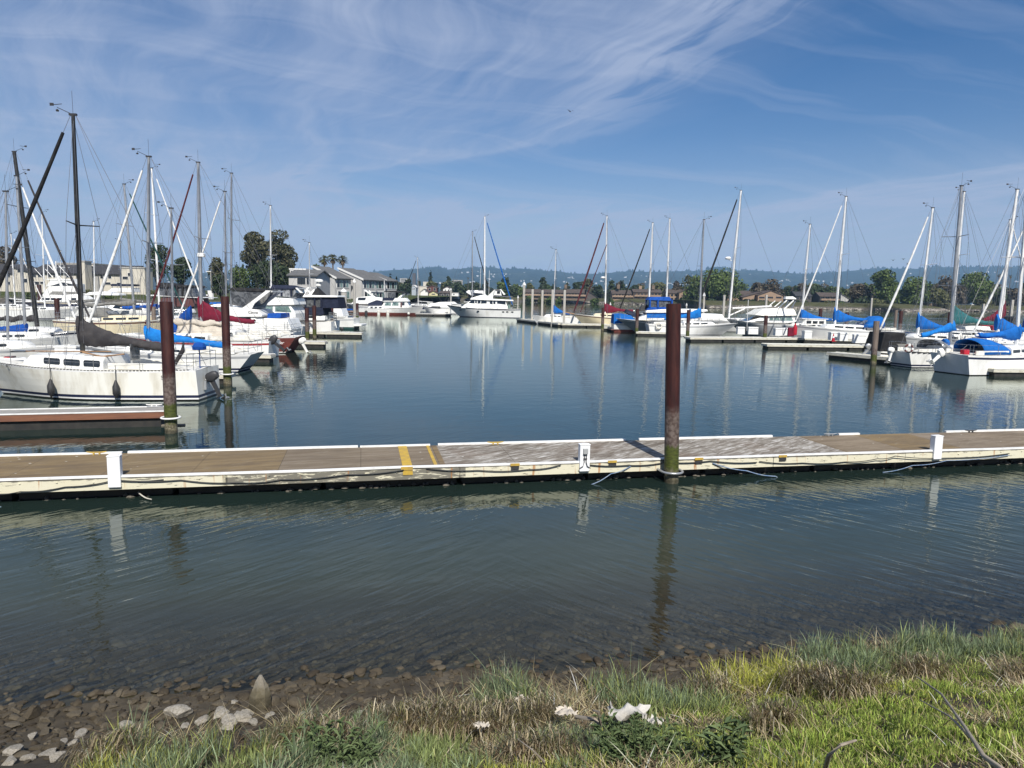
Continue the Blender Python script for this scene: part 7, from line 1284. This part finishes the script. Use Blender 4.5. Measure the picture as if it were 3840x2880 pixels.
# brown condominiums on the far shore
def hh(label, k, x0, x1, yb, ye, yr, D, wall, roof, gable, n=0, rows=(), depth=11, **kw):
    a, b_, s = CROP[k]; W = grid(cu(k, x0), cu(k, x1), n, [(b_ + r0 / s, b_ + r1 / s) for r0, r1 in rows], .66) if n else (); return house(label, cu(k, x0), cu(k, x1), b_ + yb / s, b_ + ye / s, b_ + yr / s, D, depth, wall, roof, gable, W, name='condominium', zb=2.4, wm='dark', **kw)
def gtop(y): return y
hh('brown condominium with balconies behind the square concrete piles', 'G', 1405, 1640, 1205, 1140, 1092, 436, 'siding_brown', 'shingle_brown', 'side', 6, [(1145, 1165), (1178, 1198)], balcony=True)
hh('brown condominium row with white balconies left of the maroon jib', 'H', -60, 330, 740, 655, 605, 432, 'siding_brown', 'shingle_brown', 'side', 8, [(662, 684), (700, 730)], balcony=True)
hh('reddish brown condominium between the two maroon jibs', 'H', 315, 655, 745, 660, 600, 430, 'siding_brown', 'shingle_brown', 'side', 7, [(665, 685), (705, 735)], balcony=True, chim=((-6, 1.6, 7.5),))
hh('dark grey condominium with a steep end roof left of the red sail cover', 'H', 655, 845, 755, 740, 610, 428, 'siding_dark', 'shingle', 'shedl', 0)
hh('tan brown condominium with two white skylights', 'H', 1085, 1440, 765, 675, 615, 430, 'siding_tan', 'shingle_brown', 'side', 7, [(680, 705), (720, 745)], balcony=True, chim=((11, 1.7, 7.5),))
hh('brown condominium behind the blue cruiser railings', 'H', 1440, 1900, 770, 650, 600, 428, 'siding_brown', 'shingle_brown', 'side', 8, [(665, 695), (715, 745)], balcony=True, chim=((-17, 1.7, 8), (4, 1.7, 8)))
hh('tan condominium with low windows left of the big rusty pile', 'I', 220, 520, 790, 665, 600, 424, 'siding_tan', 'shingle_brown', 'side', 5, [(680, 710), (740, 775)])
hh('brown gable end house right of the big rusty pile', 'I', 425, 600, 800, 660, 580, 420, 'siding_tan', 'shingle_brown', 'shedr', 2, [(740, 770)])
hh('dark condominium under the biggest shore tree', 'I', 520, 1150, 800, 665, 605, 422, 'siding_dark', 'shingle', 'side', 8, [(675, 720), (735, 770)], balcony=True)
hh('tan house at the foot of the radar mast', 'I', 1190, 1420, 795, 720, 650, 418, 'siding_tan', 'shingle_brown', 'shedl', 0)
hh('brown condominium with white skylights behind the tan gables', 'I', 1370, 1800, 800, 690, 625, 428, 'siding_brown', 'shingle_brown', 'side', 6, [(700, 720)], chim=((-14, 2, 8),))
hh('tan gabled house, left one of the pair', 'I', 1480, 1790, 810, 735, 640, 416, 'siding_tan', 'shingle_brown', 'shedr', 2, [(760, 790)])
hh('tan gabled house with arched window, right one of the pair', 'I', 1730, 2150, 815, 700, 620, 412, 'siding_tan', 'shingle_brown', 'front', 3, [(720, 745)])
hh('dark brown house left of the white motorsailer mast', 'J', 590, 850, 800, 710, 640, 418, 'siding_dark', 'shingle', 'side', 4, [(720, 760)])
hh('grey house with three bays and a white skylight', 'J', 990, 1340, 825, 720, 655, 412, 'siding_dark', 'shingle_brown', 'side', 4, [(725, 755), (780, 805)], balcony=True)
hh('grey house with steep right hand slope', 'J', 1335, 1515, 830, 790, 670, 410, 'stucco_grey', 'shingle_grey', 'shedl', 1, [(800, 815)])
hh('tan garage shed above the riprap on the right', 'K', 795, 910, 685, 635, 625, 392, 'siding_tan', 'house_white', 'flat', 0); hh('long grey trailer above the riprap on the right', 'K', 1330, 1460, 685, 655, 650, 392, 'concrete', 'house_white', 'flat', 0); hh('flat white carport roof behind the right masts', 'K', 1590, 1850, 690, 560, 545, 402, 'siding_dark', 'house_white', 'flat', 0)
for (k, x, y), l in ((('H', 1270, 628), 'left skylight on the brown roof'), (('H', 1322, 626), 'right skylight on the brown roof')): pass
# street lamp and signs on the left lawn
o = thing('street_lamp', 'slim pale lamp post on the left lawn', 'street lamp', (PD(792, 1080, 165).x, 165, 2.2)); b = MB(); b.tube([(0, 0, 0), (0, 0, PD(792, 1018, 165).z - 2.2)], .09, 8); b.build('pole', 'pile_concrete', o); z_ = PD(792, 1018, 165).z - 2.2; b = MB(); b.box((-.45, 0, z_), (1.1, .3, .15)); b.build('lamp_head', 'white', o)
p = PD(790, 1095, 158); o = thing('sign_board', 'white notice board on the left lawn under the lamp post', 'sign', (p.x, 158, 2.0)); b = MB(); b.box((0, 0, .9), (1.2, .3, 1.9)); b.box((-.7, 0, .5), (.5, .3, 1.0)); b.build('board', 'house_white', o)
# ------------------------------------------------------------------ birds
for u, v, D in ((3349, 976, 120), (3387, 972, 125), (3404, 991, 118), (2138, 418, 90)):
    p = PD(u, v, D); o = thing('bird', 'small dark bird flying over the right hand boats' if u > 3000 else 'single tiny bird high in the middle of the sky', 'bird', p, random.random() * 6, 'birds in flight' if u > 3000 else None); b = MB(); b.lathe((0, 0, 0), [(.01, -.22), (.06, -.08), (.07, .05), (.02, .2)], 6); bd = b.build('body', 'dark_fitting', o); bd.rotation_euler = (1.4, 0, 0); b = MB()
    for sg in (1, -1): b.add([(0, .08, .02), (0, -.08, .02), (sg * .3, -.05, .16), (sg * .55, -.12, .08), (sg * .3, .07, .17)], [(0, 1, 2, 4), (2, 3, 4)])
    b.build('wing', 'dark_fitting', o)
# ------------------------------------------------------------------ debris and plants on the near bank
def gp(u, v, dz=0.0):
    z = .3
    for _ in range(10): p = PZ(u, v, z); z = ground_z(p.x, p.y) + dz
    return Vector((p.x, p.y, z))
def rag(label, u, v, wpx, m, seed, h=.10):
    p = gp(u, v, .17); r = wpx * (p - CAMP).length / FPX / 2; n = 14; V = []; 
    for j in range(n):
        for i in range(n):
            x, y = (i / (n - 1) - .5) * 2, (j / (n - 1) - .5) * 2; e = 1 + .55 * mnoise.noise((x * 1.7 + seed, y * 1.7, 0)); V.append((x * r * e, y * r * .8 * e, h * mnoise.noise((x * 1.9, y * 1.9, seed)) * .9 + .03 * mnoise.noise((x * 6, y * 6, seed)) - .03 * max(0, x * x + y * y - .9)))
    I = np.arange(n * n).reshape(n, n); F = np.stack([I[:-1, :-1], I[:-1, 1:], I[1:, 1:], I[1:, :-1]], -1).reshape(-1, 4); keep = [k for k in range(len(F)) if np.linalg.norm((np.array(V)[F[k]].mean(0) / [r, r * .55, 1])[:2]) < .95 + .3 * mnoise.noise((V[F[k][0]][0] * 14, V[F[k][0]][1] * 14, seed))]
    o = npmesh('torn_plastic', np.array(V), F[keep], m, smooth=True); o.location = p; return tag(o, label, 'litter')
rag('torn white plastic sheet lying on the marsh grass', 2350, 2668, 160, 'dirty_plastic', 3, .09); rag('strip of torn white plastic right of the bigger sheet', 2462, 2700, 60, 'dirty_plastic', 8, .05)
rag('dirty tan rag left of the driftwood hook', 2120, 2670, 90, 'tan_fabric', 5, .05); rag('small pale rag caught in the grass by the shore', 1960, 2620, 50, 'tan_fabric', 9, .04); rag('grey rag among the dead stems at the middle', 1810, 2720, 60, 'tan_fabric', 12, .04)
def stick(label, pts, r, m='frond_dead', name='stick'):
    P = [gp(u, v, dz) for u, v, dz in pts]; b = MB(); b.tube(P, [r * (1 - .6 * i / (len(P) - 1)) for i in range(len(P))], 6); return tag(b.build(name, m, None, 60), label, 'driftwood')
mat('driftwood', (.34, .29, .22), (.22, .18, .14), 9, .9, st=(1, 1, .3))
stick('hooked piece of pale driftwood beside the torn plastic', [(2160, 2690, .12), (2230, 2700, .16), (2252, 2720, .12), (2245, 2670, .26), (2225, 2665, .24)], .016, 'driftwood')
stick('curved bleached branch standing in the grass at the bottom right', [(3095, 2885, .10), (3108, 2840, .26), (3150, 2800, .32), (3210, 2780, .30)], .012, 'driftwood')
stick('long thin bare branch lying across the grass at the right', [(3760, 2890, .18), (3690, 2840, .22), (3620, 2740, .25), (3530, 2610, .25), (3440, 2540, .22)], .012, 'driftwood'); stick('side twig of the long bare branch at the right', [(3650, 2780, .24), (3560, 2700, .24), (3450, 2630, .2)], .007, 'driftwood'); stick('dry stalk leaning in the grass at the bottom centre', [(2040, 2870, .1), (2000, 2830, .2), (1940, 2780, .22)], .007, 'driftwood')
def weed(label, u, v, n, l, m='leaf_weed', spread=.16):
    p = gp(u, v, 0); o = thing('leafy_plant', label, 'plant', p); b = MB(); s = MB(); rr = random.Random(int(u))
    for i in range(n):
        a = rr.uniform(0, 6.283); q = rr.random() ** .6; x, y = math.cos(a) * q * spread, math.sin(a) * q * spread; h = rr.uniform(.12, .34) * (1.1 - .5 * q); tx, ty = x * 1.5, y * 1.5; s.tube([(x * .4, y * .4, -.03), (x, y, h * .6), (tx, ty, h)], .003, 4)
        for k in range(7):
            f = .35 + .65 * k / 6; bx, by, bz = x * .4 + (tx - x * .4) * f, y * .4 + (ty - y * .4) * f, h * f; a2 = rr.uniform(0, 6.283); L_ = l * rr.uniform(.7, 1.2); up = rr.uniform(.1, .9); d = Vector((math.cos(a2), math.sin(a2), up)).normalized(); w_ = d.cross(Vector((0, 0, 1))).normalized() * L_ * .13; B0 = Vector((bx, by, bz)); md = B0 + d * L_ * .5 + Vector((0, 0, .008)); e = B0 + d * L_ - Vector((0, 0, .015)); b.add([B0, md - w_, e, md + w_], [(0, 1, 2), (0, 2, 3)])
    s.build('stems', 'leaf_weed', o); b.build('leaves', m, o); return o
leafmat('leaf_weed', (.045, .07, .028), (.08, .115, .045), (.12, .155, .065))
weed('dark leafy weed in front of the torn plastic, largest leafy plant', 2400, 2880, 80, .07, spread=.22); weed('dark leafy weed at the bottom left of centre', 1240, 2890, 70, .08, spread=.24); weed('tufted leafy weed at the bottom right of centre', 2720, 2900, 16, .10, spread=.10)
